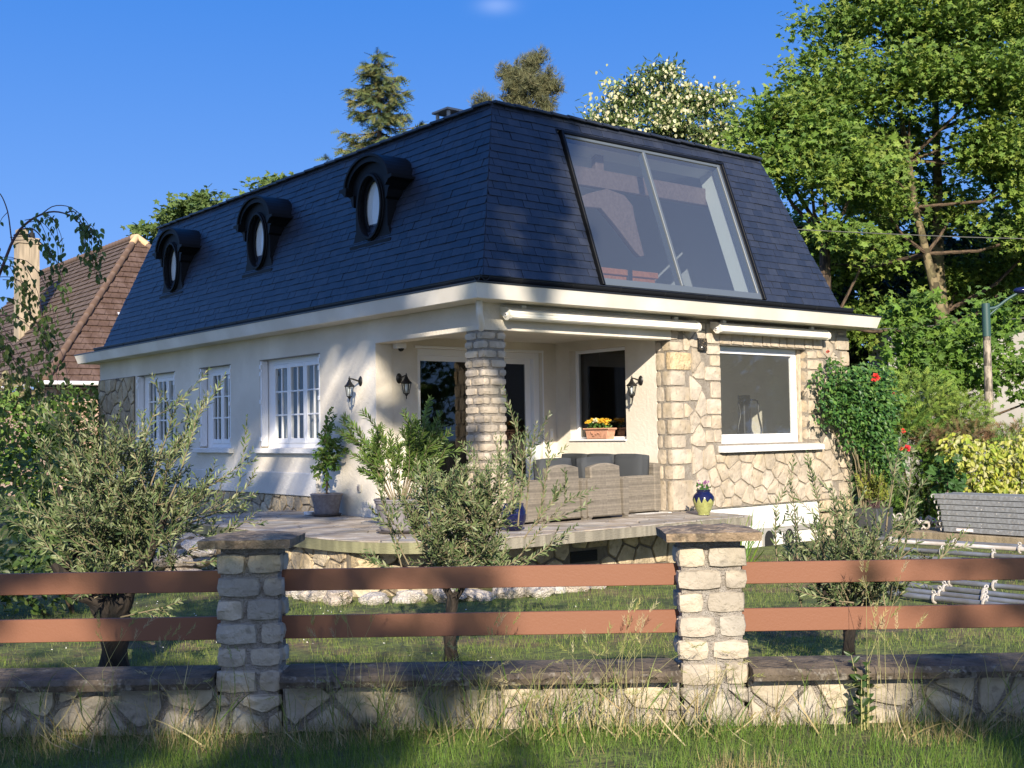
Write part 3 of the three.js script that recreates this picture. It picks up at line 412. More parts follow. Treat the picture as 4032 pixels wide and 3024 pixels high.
// ---- windows of the left wall
function leftWindow(z0, z1, leaves, lit) {
  const g = grp('casement_window', house), xf = 0.565, y0 = 1.5, y1 = 2.99, fz0 = z0 + 0.20, fz1 = z1 - 0.14, fr = [];
  fr.push(cb(xf, xf + 0.07, y0, y1, z0, fz0 + 0.04), cb(xf, xf + 0.07, y0, y1, fz1 - 0.04, z1), cb(xf + 0.001, xf + 0.069, y1 - 0.10, y1, fz0 + 0.04, fz1 - 0.04), cb(xf + 0.001, xf + 0.069, y0, y0 + 0.08, fz0 + 0.04, fz1 - 0.04));
  part('frame', fr, M.upvc, g);
  const L = (fz1 - fz0 - 0.08) / leaves;
  for (let i = 0; i < leaves; i++) { const a = fz0 + 0.04 + i * L, b = a + L, s = 0.062, x = xf - 0.012, q = [cb(x, x + 0.06, y0 + 0.08, y1 - 0.1, a + 0.004, a + s), cb(x, x + 0.06, y0 + 0.08, y1 - 0.1, b - s, b - 0.004), cb(x + 0.001, x + 0.059, y0 + 0.08, y0 + 0.16, a + s, b - s), cb(x + 0.001, x + 0.059, y1 - 0.165, y1 - 0.1, a + s, b - s)];
    part('sash', q, M.upvc, g); const mz = (a + b) / 2, ya = y0 + 0.16, yb = y1 - 0.165, bars = [cb(x + 0.01, x + 0.045, ya, yb, mz - 0.014, mz + 0.014, 0.004)]; for (const t of [1, 2]) bars.push(cb(x + 0.012, x + 0.043, lerp(ya, yb, t / 3) - 0.013, lerp(ya, yb, t / 3) + 0.013, a + s, b - s, 0.004)); part('glazing_bar', bars, M.upvc, g);
    for (let c = 0; c < 2; c++) for (let r = 0; r < 3; r++) { const w = (L - 2 * s) / 2 - 0.01, h = (yb - ya) / 3 - 0.01, p = new THREE.PlaneGeometry(w, h); p.rotateY(-Math.PI / 2); p.translate(x + 0.03, lerp(ya, yb, (r + 0.5) / 3), a + s + (c + 0.5) * (L - 2 * s) / 2); part('pane', p, M.pane, g); }
    // net curtains, gathered, drawn to the sides
    const cg = new THREE.PlaneGeometry(L * 0.62, y1 - y0, 40, 1), cp = cg.attributes.position; for (let k = 0; k < cp.count; k++) cp.setZ(k, 0.022 * Math.sin(cp.getX(k) * 95 + i) + 0.01 * Math.sin(cp.getX(k) * 41)); cg.computeVertexNormals(); cg.rotateY(-Math.PI / 2); cg.translate(xf + 0.16, (y0 + y1) / 2, i === 1 ? a + L * 0.80 : a + L * 0.42); part('net_curtain', cg, M.curtain, g); }
  // folded slatted shutters standing in the reveal
  for (const [za, zb] of [[z0 + 0.012, z0 + 0.05], [z1 - 0.05, z1 - 0.012]]) { const sh_ = [cb(0.425, xf - 0.02, y0 + 0.03, y1 - 0.02, za, zb, 0.004)]; for (let k = 0; k < 4; k++) sh_.push(cb(0.43 + k * 0.032, 0.452 + k * 0.032, y0 + 0.05, y1 - 0.05, za - 0.004, zb + 0.004, 0.004)); for (const y of [1.62, 2.25, 2.72, 2.84]) sh_.push(cb(0.405, 0.43, y, y + 0.07, za, zb + 0.01, 0.003)); part('folded_shutter', sh_, M.upvc, g); }
  part('window_sill', [cb(0.33, 0.56, 1.415, 1.497, z0 - 0.12, z1 + 0.1, 0.01)], M.whiteWall, g);
  part('window_head', [bx(0.423, 0.563, 2.984, 2.9885, z0 + 0.01, z1 - 0.01)], M.plainGrey, g);
}
leftWindow(-6.65, -4.6, 3); leftWindow(-9.1, -7.77, 2); leftWindow(-12.2, -10.22, 3);
{ // rooms behind (so that the glass has depth behind it)
  part('room_lining', [bx(0.7, 8.0, 0.40, 0.455, -14.1, -3.25), bx(3.9, 8.0, 0.40, 0.455, -3.2, -0.7), bx(0.7, 8.0, 3.30, 3.36, -14.1, -3.25), bx(4.1, 8.0, 3.10, 3.16, -6.6, -0.72), bx(0.72, 8.0, 0.45, 3.3, -9.9, -9.8), bx(3.95, 4.05, 0.45, 3.3, -9.8, -3.26), bx(4.05, 8.0, 0.45, 3.3, -6.6, -6.5), bx(4.96, 4.985, 0.456, 3.1, -6.5, -0.72)], M.inside);  // last box: cream skin added to the partition to bounce light into the front room
  part('interior_wall', [bx(4.88, 4.955, 0.45, 3.1, -6.5, -0.71), bx(4.13, 4.88, 0.45, 3.1, -3.1, -3.0), bx(4.13, 4.88, 0.45, 3.1, -0.86, -0.78)], M.unlitTone ?? mat('unlitTone', [0.06, 0.05, 0.042]));  // dark cabinets and the gloom of the unlit room share this near-black wall colour
  part('kitchen_wall', [bx(0.72, 3.95, 0.46, 3.3, -7.6, -7.5), bx(0.73, 0.75, 0.46, 3.3, -7.5, -3.26), bx(3.92, 3.94, 0.46, 3.3, -7.5, -3.26), bx(0.73, 3.94, 3.26, 3.29, -7.5, -3.26)], M.unlitTone);  // walls and ceiling coloured near-black to imitate a room with little light
}
{ // front window
  const g = grp('picture_window', house, 'large single-pane window with white frame in the stone wall'), z = -0.62;
  part('frame', [cb(5.0, 5.09, 1.47, 2.99, z - 0.07, z + 0.01), cb(7.03, 7.08, 1.47, 2.99, z - 0.07, z + 0.01), cb(5.09, 7.03, 2.93, 2.99, z - 0.07, z + 0.009), cb(5.09, 7.03, 1.47, 1.52, z - 0.07, z + 0.03)], M.upvc, g);
  part('sash', [cb(5.09, 5.17, 1.52, 2.93, z - 0.05, z + 0.02), cb(6.96, 7.03, 1.52, 2.93, z - 0.05, z + 0.02), cb(5.17, 6.96, 2.875, 2.93, z - 0.05, z + 0.019), cb(5.17, 6.96, 1.52, 1.615, z - 0.05, z + 0.019)], M.upvc, g);
  part('jamb', [bx(7.082, 7.158, 1.47, 2.985, -0.695, -0.575)], M.stones[1], g); const p = new THREE.PlaneGeometry(1.8, 1.27); p.translate(6.065, 2.245, z - 0.01); part('pane', p, M.paneFront, g);
  const sill = slab([[-0.34, 1.345], [-0.34, 1.42], [-0.36, 1.432], [-0.60, 1.466], [-0.60, 1.345]].map(([a, b]) => [-a, b]), 2.50); sill.rotateY(-Math.PI / 2); sill.rotateY(Math.PI); sill.applyMatrix4(new THREE.Matrix4()); 
  // profile lies in (z, y): after the turns x runs along the wall
  sill.computeBoundingBox(); const bb = sill.boundingBox; sill.translate(7.425 - bb.max.x, 0, -0.34 - bb.max.z); part('window_sill', sill, M.whiteWall, g);
}
{ // porch window and sliding door
  const g = grp('porch_window', house, 'dark window in the porch wall behind the sofa'), x = 4.03;
  part('frame', [cb(x, x + 0.07, 1.563, 3.0, -2.665, -2.60), cb(x, x + 0.07, 1.563, 3.0, -1.45, -1.385), cb(x, x + 0.069, 1.563, 1.61, -2.60, -1.45), cb(x, x + 0.069, 2.95, 3.0, -2.60, -1.45)], M.upvc, g);
  const p = new THREE.PlaneGeometry(1.16, 1.36); p.rotateY(-Math.PI / 2); p.translate(x + 0.03, 2.28, -2.025); part('pane', p, M.paneDoor, g);
  part('window_sill', [cb(3.87, 4.03, 1.545, 1.572, -2.66, -1.39, 0.004)], M.upvc, g);
  const d = grp('sliding_door', house, 'wide glazed sliding door at the back of the porch'), z = -3.1;
  part('frame', [cb(1.165, 1.215, 0.5, 2.98, z - 0.1, z + 0.03), cb(3.48, 3.60, 0.5, 2.98, z - 0.1, z + 0.03), cb(1.215, 3.48, 2.88, 2.98, z - 0.1, z + 0.031), cb(1.215, 3.48, 0.46, 0.52, z - 0.1, z + 0.029)], M.upvc, d);
  for (const [a, b, o] of [[1.215, 2.40, 0.0], [2.34, 3.48, -0.045]]) { part('sash', [cb(a, a + 0.07, 0.52, 2.88, z + o - 0.04, z + o), cb(b - 0.11, b, 0.52, 2.88, z + o - 0.04, z + o), cb(a + 0.07, b - 0.11, 2.80, 2.88, z + o - 0.04, z + o), cb(a + 0.07, b - 0.11, 0.52, 0.62, z + o - 0.04, z + o)], M.upvc, d); const q = new THREE.PlaneGeometry(b - a - 0.16, 2.2); q.translate((a + b) / 2 - 0.02, 1.71, z + o - 0.02); part('pane', q, M.paneDoor, d); }
  part('door_trim', [cb(3.6, 3.63, 0.5, 3.0, -3.0, -2.985), cb(1.12, 3.63, 2.98, 3.02, -3.0, -2.984)], M.upvc, d);
}

// ================================================================ TERRACE
{
  const R = rng(91), t = thing('terrace', 'raised flagstone terrace with curved concrete edge round the house corner', 'terrace');
  const edge = [[-1.80, -5.6], [-1.80, -3.4], [-1.79, -1.4], [-1.77, -0.75], [-1.72, -0.35], [-1.60, 0.0], [-1.40, 0.32], [-1.10, 0.58], [-0.72, 0.74], [-0.25, 0.83], [0.58, 0.855], [4.08, 0.855]];
  const outline = [...edge, [4.28, -0.405], [3.86, -0.405], [3.86, -2.99], [0.40, -2.99], [0.40, -5.6]];
  const flat = (pts, y0, h) => { const g = slab(pts.map(([x, z]) => [x, -z]), h); g.rotateX(-Math.PI / 2); g.translate(0, y0, 0); return g; };
  mesh('terrace_slab', flat(outline, 0.365, 0.121), M.flagJoint, t);
  const ribbon = (pts, y0, y1, off, m, name) => { const g = []; for (let i = 0; i < pts.length - 1; i++) { const a = pts[i], b = pts[i + 1], L = Math.hypot(b[0] - a[0], b[1] - a[1]), n = [-(b[1] - a[1]) / L, (b[0] - a[0]) / L]; const q = new THREE.BoxGeometry(L + 0.004, y1 - y0, 0.02); q.rotateY(-Math.atan2(b[1] - a[1], b[0] - a[0])); q.translate((a[0] + b[0]) / 2 + n[0] * off, (y0 + y1) / 2, (a[1] + b[1]) / 2 + n[1] * off); g.push(q); } return mesh(name, g, m, t); };
  const fine = (pts) => { const c = new THREE.CatmullRomCurve3(pts.map((p) => V(p[0], 0, p[1])), false, 'centripetal'); return c.getPoints(48).map((p) => [p.x, p.z]); };
  const eL = fine(edge.slice(0, 9)), eR = fine(edge.slice(8));
  ribbon(eL, 0.362, 0.484, 0.0, M.bandGreen, 'edge_band').userData.label = 'green-stained curved concrete edge';
  ribbon([...eR, [4.28, -0.40]], 0.362, 0.484, 0.0, M.band, 'edge_band').userData.label = 'grey concrete edge';
  // flagstones
  const reg = []; for (let i = 0; i < edge.length - 1; i++) { const a = edge[i], b = edge[i + 1], L = Math.hypot(b[0] - a[0], b[1] - a[1]), n = [-(b[1] - a[1]) / L, (b[0] - a[0]) / L]; reg.push([n[0], n[1], n[0] * a[0] + n[1] * a[1] + 0.012]); }
  reg.push([0.987, 0.157, 0.987 * 4.08 + 0.157 * 0.855]);
  for (const p of crazy(R, -1.85, 4.3, -5.6, 0.9, 0.47, 0.018, [[0.42, 9, -9, -2.99], [3.88, 9, -9, -0.405], [0.42, 0.79, -0.81, -0.42]], 0.85, reg)) {
    const g = slab(p.map(([x, z]) => [x, -z]).reverse(), 0.016, [], 0.003); g.rotateX(-Math.PI / 2); g.translate(0, 0.486 + R.r(0, 0.004), 0); mesh('paving_stone', g, R.pick(M.flags), t); }
  // rubble wall below, set back under the edge
  const low = mesh('base_wall', [bx(-1.66, -1.5, -0.3, 0.364, -5.5, -0.3), bx(-0.9, 4.2, -0.3, 0.364, 0.02, 0.18), (() => { const g = new THREE.BoxGeometry(0.95, 0.664, 0.14); g.rotateY(-Math.atan2(0.56, 0.755)); g.translate(-1.235, 0.032, -0.155); return g; })()], M.baseMortar, t);
  for (const p of crazy(R, -5.45, -0.35, -0.25, 0.36, 0.3, 0.026, [], 1.1)) { const g = polyStone(R, p, 0.03, 0.010, 0.006); onPlane(g, V(-1.655, 0, 0), V(0, 0, 1), V(0, 1, 0)); mesh('stone', g, R.pick(M.baseStones), low); }
  for (const p of crazy(R, -0.6, 4.15, -0.25, 0.36, 0.32, 0.026, [[1.3, 1.78, 0.02, 0.17]], 1.0)) { const g = polyStone(R, p, 0.03, 0.010, 0.006); g.translate(0, 0, 0.175); mesh('stone', g, R.pick(M.baseStones), low); }
  { const a = V(-1.655, 0, -0.38), b = V(-0.9, 0, 0.182), u = b.clone().sub(a).normalize(); for (const p of crazy(R, 0.02, a.distanceTo(b), -0.25, 0.36, 0.3, 0.026, [], 1)) { const g = polyStone(R, p, 0.03, 0.010, 0.006); onPlane(g, a.clone().add(V(-0.012, 0, 0.016)), u, V(0, 1, 0)); mesh('stone', g, R.pick(M.baseStones), low); } }
  mesh('vent_grille', [cb(1.31, 1.77, 0.02, 0.165, 0.16, 0.195), ...[0.05, 0.08, 0.11, 0.14].map((y) => cb(1.33, 1.75, y - 0.008, y + 0.006, 0.19, 0.205, 0.003))], M.dark, t);
}
// ================================================================ FITTINGS ON THE HOUSE
function lantern(label, pos, turn) { // local: wall behind at z = 0, reaching out along +z
  const g = thing('wall_lantern', label, 'wall lamp', pos, turn), prof = (p, s = 6) => { const q = lathe(p, s); q.translate(0, 0, 0.19); return q; };
  const plate = lathe([[0, 0.03], [0.03, 0.028], [0.05, 0.012], [0.062, 0.0]], 20); plate.rotateX(Math.PI / 2); plate.scale(0.85, 1.25, 1); mesh('back_plate', plate, M.lampBlack, g);
  mesh('arm', [tube(new THREE.CatmullRomCurve3([V(0, 0, 0.02), V(0, 0.015, 0.08), V(0, 0.03, 0.14), V(0, 0.035, 0.19)]).getPoints(10), 0.014, 0.009, 8), prof([[0.008, 0.0], [0.012, 0.03], [0.018, 0.04], [0.006, 0.055], [0.010, 0.065], [0, 0.07]], 10)], M.lampBlack, g);
  mesh('cap', prof([[0, 0.03], [0.02, 0.02], [0.03, -0.01], [0.055, -0.045], [0.082, -0.07], [0.085, -0.082], [0.07, -0.085]]), M.lampBlack, g);
  const bars = []; for (let i = 0; i < 6; i++) { const a = i / 6 * 2 * Math.PI + Math.PI / 6 * 0; bars.push(tube([V(0.070 * Math.sin(a), -0.08, 0.19 + 0.070 * Math.cos(a)), V(0.042 * Math.sin(a), -0.225, 0.19 + 0.042 * Math.cos(a))], 0.0045, 0.0045, 5)); }
  mesh('cage', bars, M.lampBlack, g);
  mesh('glass', prof([[0.041, -0.222], [0.068, -0.084]]), M.pane, g);
  mesh('bulb', prof([[0, -0.20], [0.014, -0.195], [0.02, -0.16], [0.02, -0.12], [0.012, -0.09], [0, -0.085]], 12), M.upvc, g);
  mesh('finial', prof([[0.044, -0.222], [0.044, -0.232], [0.028, -0.24], [0.02, -0.255], [0.012, -0.262], [0.006, -0.28], [0.009, -0.29], [0.004, -0.31], [0, -0.315]]), M.lampBlack, g);
  return g;
}
lantern('black wall lantern on the cream left wall, nearest the three-leaf window', V(0.42, 2.49, -3.40), -Math.PI / 2);
lantern('black wall lantern on the porch wall left of the sliding door', V(0.835, 2.52, -3.0), 0);
lantern('black wall lantern between the porch window and the stone wall', V(3.9, 2.45, -1.06), -Math.PI / 2);
function awning(label, x0, x1) {
  const g = thing('retractable_awning', label, 'awning', V((x0 + x1) / 2, 3.22, -0.42)), h = (x1 - x0) / 2, P = [[0.0, 0.10], [0.10, 0.09], [0.16, 0.065], [0.20, 0.02], [0.205, -0.02], [0.19, -0.055], [0.15, -0.075], [0.10, -0.07], [0.03, 0.0], [0.0, 0.01]];
  const ex = (pts, L, s = 1) => { const q = slab(pts.map(([z, y]) => [-z * s, y * s]), L); q.rotateY(Math.PI / 2); return q; };
  const body = ex(P, 2 * h - 0.06); body.translate(-h + 0.03, 0, 0); mesh('cassette', body, M.awning, g);
  const lip = cb(-h + 0.03, h - 0.03, -0.045, -0.037, 0.19, 0.2055, 0.002); mesh('front_rail', [lip, cb(-h + 0.03, h - 0.03, 0.012, 0.017, 0.2, 0.2075, 0.002)], M.awning, g);
  for (const s of [-1, 1]) { const c = ex(P, 0.035, 1.07); c.translate(s * (h - 0.02) - 0.0175, 0, 0); mesh('end_cap', c, M.awning, g); }
  const d = new THREE.CylinderGeometry(0.028, 0.028, 0.012, 16); d.rotateZ(Math.PI / 2); d.translate(-h - 0.006, -0.005, 0.13); const k = new THREE.CylinderGeometry(0.012, 0.012, 0.016, 10); k.rotateZ(Math.PI / 2); k.translate(-h - 0.01, -0.005, 0.13); mesh('crank_eye', d, M.upvc, g); mesh('socket', k, M.dark, g);
  for (const s of [-0.8, 0.8]) mesh('bracket', cb(s * h - 0.04, s * h + 0.04, 0.02, 0.14, 0, 0.06, 0.005), M.awning, g);
}
awning('long cream awning cassette rolled up above the porch', 0.70, 4.33);
awning('shorter cream awning cassette rolled up above the stone-framed window', 4.76, 7.50);
{ // small fittings
  const R = rng(7), pl = thing('wall_plaque', 'small black speckled square plaque on the stone wall beside the awnings', 'plaque', V(4.563, 2.975, -0.405)); mesh('plate', cb(-0.093, 0.093, -0.093, 0.093, -0.01, 0.012, 0.004), M.dark, pl);
  const dots = []; for (let i = 0; i < 70; i++) { const c = new THREE.CircleGeometry(R.r(0.003, 0.008), 5); c.translate(R.r(-0.085, 0.085), R.r(-0.085, 0.085), 0.0135); dots.push(c); } mesh('speckle', dots, M.capStone, pl); const kn = new THREE.SphereGeometry(0.012, 10, 6); kn.translate(-0.03, -0.045, 0.014); mesh('screw', kn, M.upvc, pl);
  const sc = thing('security_camera', 'white security camera with black dome under the porch ceiling', 'camera', V(0.80, 2.99, -2.99)); mesh('housing', [cb(-0.08, 0.08, -0.035, 0.05, 0, 0.13, 0.02)], M.upvc, sc); const dm = new THREE.SphereGeometry(0.045, 16, 8, 0, 6.3, Math.PI / 2, Math.PI / 2); dm.translate(0.02, -0.034, 0.075); mesh('dome', dm, M.dark, sc);
  const so = thing('outdoor_socket', 'small grey weatherproof socket low on the cream wall', 'socket', V(0.42, 0.914, -3.44)); mesh('box', cb(-0.03, 0, -0.055, 0.055, -0.04, 0.04, 0.008), M.plainGrey, so); mesh('cover', cb(-0.042, -0.03, -0.035, 0.03, -0.03, 0.03, 0.004), M.potGrey, so);
  const sw = thing('light_switch', 'cream switch plate on the wall between door and porch window', 'switch', V(3.78, 1.66, -3.0)); mesh('plate', cb(-0.04, 0.04, -0.09, 0.09, 0, 0.012, 0.004), M.awning, sw); mesh('rocker', cb(-0.02, 0.02, -0.05, 0.05, 0.012, 0.02, 0.003), M.upvc, sw);
}
{ // things behind the glass
  const b = thing('wooden_chest', 'reddish wooden chest standing just inside the sloping roof window', 'chest', V(3.72, 3.44, -1.32)); mesh('body', cb(-0.60, 0.60, 0.0, 0.58, -0.2, 0.2, 0.01), M.boxWood, b); mesh('lid', cb(-0.64, 0.64, 0.585, 0.68, -0.23, 0.23, 0.012), M.boxWood, b); mesh('strap', [cb(-0.02, 0.08, 0.02, 0.685, 0.2, 0.236, 0.004)], M.machine, b);
  const e = thing('exercise_machine', 'black exercise machine with curved bars inside the front window', 'exercise machine', V(7.42, 0.455, -2.0)), m = (p, r = 0.022) => tube(new THREE.CatmullRomCurve3(p).getPoints(16), r, r, 7);
  mesh('column', [cb(-0.12, 0.12, 0.1, 2.15, -0.10, 0.10, 0.02)], M.machine, e); mesh('arms', [-1, 1].map((s) => m([V(0.1 * s, 2.05, 0.1), V(0.34 * s, 2.02, 0.12), V(0.32 * s, 1.75, 0.15), V(0.42 * s, 1.45, 0.15), V(0.40 * s, 1.34, 0.15), V(0.2 * s, 1.30, 0.14)])).flat(), M.machine, e); mesh('pad', cb(-0.34, 0.34, 1.22, 1.30, -0.2, 0.3, 0.02), M.cushion, e); mesh('base', [cb(-0.5, 0.5, 0, 0.08, -0.5, 0.5, 0.02)], M.machine, e); e.scale.set(0.75, 0.855, 0.75);
}
// ================================================================ FURNITURE AND POTS
const arcTop = (w, h, rise, n = 12) => { const p = [[-w / 2, 0], [w / 2, 0]]; for (let i = 0; i <= n; i++) { const x = w / 2 - w * i / n; p.push([x, h - rise + rise * Math.sin(Math.PI * i / n)]); } return p; };
function pad(w, h, d, r = 0.05) { // a soft cushion: puffed box
  const g = mergeVertices((() => { const b = new THREE.BoxGeometry(w, h, d, 8, 6, 4); b.deleteAttribute('uv'); b.deleteAttribute('normal'); return b; })()), p = g.attributes.position;
  for (let i = 0; i < p.count; i++) { const x = p.getX(i) / w * 2, y = p.getY(i) / h * 2, z = p.getZ(i) / d * 2, f = (1 - x ** 4) * (1 - y ** 4); p.setZ(i, p.getZ(i) * (0.62 + 0.38 * f)); p.setX(i, p.getX(i) * (1 - 0.03 * y * y * y * y)); p.setY(i, p.getY(i) * (1 - 0.05 * x * x * x * x)); }
  g.computeVertexNormals(); return g;
}
function armchair(label, pos, turn) { // back towards +z
  const g = thing('wicker_armchair', label, 'armchair', pos, turn, undefined);
  const back = slab(arcTop(0.56, 0.725, 0.05), 0.13, [], 0.018); back.rotateX(-0.05); back.translate(0, 0.03, -0.13); mesh('backrest', back, M.wicker, g);
  for (const s of [-1, 1]) { mesh('arm', cb(s * 0.28, s * 0.385, 0.03, 0.56, -0.74, 0.0, 0.03), M.wicker, g); mesh('leg', cb(s * 0.31, s * 0.38, 0, 0.03, -0.06, -0.01, 0.005), M.wicker, g); mesh('leg', cb(s * 0.31, s * 0.38, 0, 0.03, -0.72, -0.67, 0.005), M.wicker, g); }
  mesh('seat_base', cb(-0.28, 0.28, 0.04, 0.30, -0.72, -0.13, 0.02), M.wicker, g);
  const sc = pad(0.56, 0.56, 0.14); sc.rotateX(Math.PI / 2); sc.translate(0, 0.37, -0.45); mesh('seat_cushion', sc, M.cushion, g);
  const bc = pad(0.58, 0.48, 0.22); bc.rotateX(-0.12); bc.translate(-0.015, 0.60, -0.24); mesh('back_cushion', bc, M.cushion, g); return g;
}
{
  const a = armchair('grey wicker armchair with its back to the garden, nearest the stone wall', V(2.415, 0.503, -0.25), 0);
  copyThing(a, 'grey wicker armchair with its back to the garden, half behind the olive tree', V(1.67, 0.503, -0.27), 0.02);
  const s = thing('wicker_sofa', 'grey wicker sofa with dark cushions below the porch window', 'sofa', V(3.84, 0.503, -1.6));
  mesh('backrest', (() => { const q = slab(arcTop(2.0, 0.72, 0.03), 0.14, [], 0.018); q.rotateY(-Math.PI / 2); q.translate(-0.04, 0.02, 0); return q; })(), M.wicker, s);
  for (const k of [-1, 1]) mesh('arm', cb(-0.72, -0.02, 0.02, 0.545, k * 0.88, k * 0.985, 0.03), M.wicker, s);
  mesh('seat_base', cb(-0.70, -0.18, 0.03, 0.30, -0.88, 0.88, 0.02), M.wicker, s);
  for (let i = 0; i < 3; i++) { const q = pad(0.58, 0.52, 0.15); q.rotateX(Math.PI / 2); q.rotateY(Math.PI / 2); q.translate(-0.44, 0.37, -0.585 + i * 0.585); mesh('seat_cushion', q, M.cushion, s); const b = pad(0.60, 0.50, 0.24); b.rotateY(-Math.PI / 2); b.rotateZ(-0.10); b.translate(-0.25, 0.60, -0.585 + i * 0.595); mesh('back_cushion', b, M.cushion, s); }
  const o = thing('wicker_loveseat', 'low grey wicker seat behind the olive tree beside the column', 'seat', V(1.05, 0.503, -0.45)); mesh('side_panel', [cb(-0.27, 0.27, 0.03, 0.55, -0.66, 0.12, 0.03)], M.wicker, o); for (const x of [-0.23, 0.2]) for (const z of [-0.62, 0.06]) mesh('leg', cb(x, x + 0.05, 0, 0.03, z, z + 0.05, 0.004), M.wicker, o); const oc = pad(0.42, 0.48, 0.2); oc.rotateX(-0.1); oc.translate(0.0, 0.68, -0.5); mesh('cushion', oc, M.cushion, o);
}
function pot(name, label, pos, R0, h, saucer, m = M.potGrey) {
  const g = thing(name, label, 'flowerpot', pos);
  mesh('body', lathe([[0, 0.02], [R0 * 0.76, 0.02], [R0 * 0.80, 0.05], [R0 * 0.93, h * 0.72], [R0 * 0.985, h * 0.73], [R0 * 0.995, h * 0.9], [R0 * 1.03, h * 0.9], [R0 * 1.05, h], [R0 * 0.97, h], [R0 * 0.95, h * 0.9], [R0 * 0.9, h * 0.86], [0, h * 0.88]], 40), m, g);
  mesh('rim', new THREE.TorusGeometry(R0 * 1.03, 0.014, 8, 40).rotateX(Math.PI / 2).translate(0, h, 0), m, g);
  if (saucer) mesh('saucer', lathe([[0, 0], [R0 * 0.85, 0], [R0 * 0.98, 0.035], [R0 * 1.0, 0.035], [R0 * 0.9, 0.012], [0, 0.012]], 36), m, g);
  mesh('soil', new THREE.CircleGeometry(R0 * 0.94, 24).rotateX(-Math.PI / 2).translate(0, h * 0.90, 0), M.soil, g); return g;
}
pot('plant_pot', 'mauve grey pot of the small lemon tree, against the cream wall', V(0.12, 0.504, -3.90), 0.225, 0.32, true);
pot('plant_pot', 'big grey pot of the oleander, near the terrace edge', V(-0.74, 0.504, -0.62), 0.30, 0.40, true);
{ const b = thing('pet_bowl', 'small white bowl on the terrace beside the lemon pot', 'bowl', V(0.0, 0.504, -4.22)); mesh('bowl', lathe([[0, 0.0], [0.055, 0.0], [0.075, 0.012], [0.08, 0.055], [0.074, 0.055], [0.06, 0.015], [0, 0.012]], 24), M.upvc, b);
  const v = thing('glazed_vase', 'green vase with dripping dark blue glaze at the right end of the terrace', 'vase', V(3.72, 0.504, 0.30));
  const prof = [[0.0, 0], [0.085, 0.0], [0.085, 0.012], [0.08, 0.02], [0.115, 0.09], [0.142, 0.16], [0.152, 0.21], [0.145, 0.255], [0.12, 0.295], [0.095, 0.315], [0.088, 0.325], [0.088, 0.335], [0.10, 0.342], [0.10, 0.352], [0.085, 0.352], [0.075, 0.33], [0.0, 0.30]]; mesh('body', lathe(prof, 40), M.glazeGreen, v);
  // blue glaze: a thin shell whose lower edge hangs in points
  const rAt = (y) => { for (let i = 3; i < 14; i++) if (y <= prof[i + 1][1] && y >= prof[i][1]) return lerp(prof[i][0], prof[i + 1][0], (y - prof[i][1]) / (prof[i + 1][1] - prof[i][1] || 1)); return 0.09; };
  const pos = [], idx = [], N = 96, Mv = 12; for (let i = 0; i <= N; i++) { const a = i / N * 2 * Math.PI, saw = Math.abs(((i * 11 / N) % 1) - 0.5) * 2, yl = 0.175 + 0.075 * Math.pow(saw, 1.0) + 0.012 * Math.sin(i * 0.9); for (let k = 0; k <= Mv; k++) { const y = lerp(yl, 0.338, k / Mv), r = rAt(y) + 0.0025; pos.push(r * Math.cos(a), y, r * Math.sin(a)); } }
  for (let i = 0; i < N; i++) for (let k = 0; k < Mv; k++) { const q = i * (Mv + 1) + k; idx.push(q, q + 1, q + Mv + 1, q + 1, q + Mv + 2, q + Mv + 1); } const gg = new THREE.BufferGeometry(); gg.setAttribute('position', new THREE.Float32BufferAttribute(pos, 3)); gg.setIndex(idx); gg.computeVertexNormals(); mesh('blue_glaze', [gg, new THREE.TorusGeometry(0.094, 0.0085, 8, 32).rotateX(Math.PI / 2).translate(0, 0.347, 0)], M.glazeBlue, v);
  const v2 = thing('blue_planter', 'dark blue glazed planter half hidden behind the central olive', 'planter', V(0.36, 0.504, 0.22)); mesh('body', lathe([[0, 0], [0.09, 0], [0.15, 0.12], [0.16, 0.22], [0.12, 0.31], [0.13, 0.33], [0.11, 0.33], [0, 0.29]], 32), M.glazeBlue, v2);
  const f = thing('flower_trough', 'terracotta trough of yellow and white flowers on the porch window sill', 'flower trough', V(3.94, 1.573, -2.02)); const tr = slab([[-0.225, 0], [0.225, 0], [0.265, 0.15], [-0.265, 0.15]], 0.17, [], 0.01); tr.rotateY(-Math.PI / 2); tr.translate(0.085, 0, 0); mesh('trough', tr, M.terracotta, f); mesh('rim', [cb(-0.10, 0.10, 0.148, 0.175, -0.285, 0.285, 0.008)], M.terracotta, f);
  const R = rng(5), orn = []; for (let i = 0; i < 26; i++) { const s = new THREE.SphereGeometry(R.r(0.006, 0.012), 6, 4); const z = R.r(-0.11, 0.10); s.scale(0.6, 1, 1.4); s.translate(-0.088, 0.085 + 0.02 * Math.sin(z * 40) + R.r(-0.015, 0.015), z); orn.push(s); } mesh('relief', orn, M.terracotta, f);
}

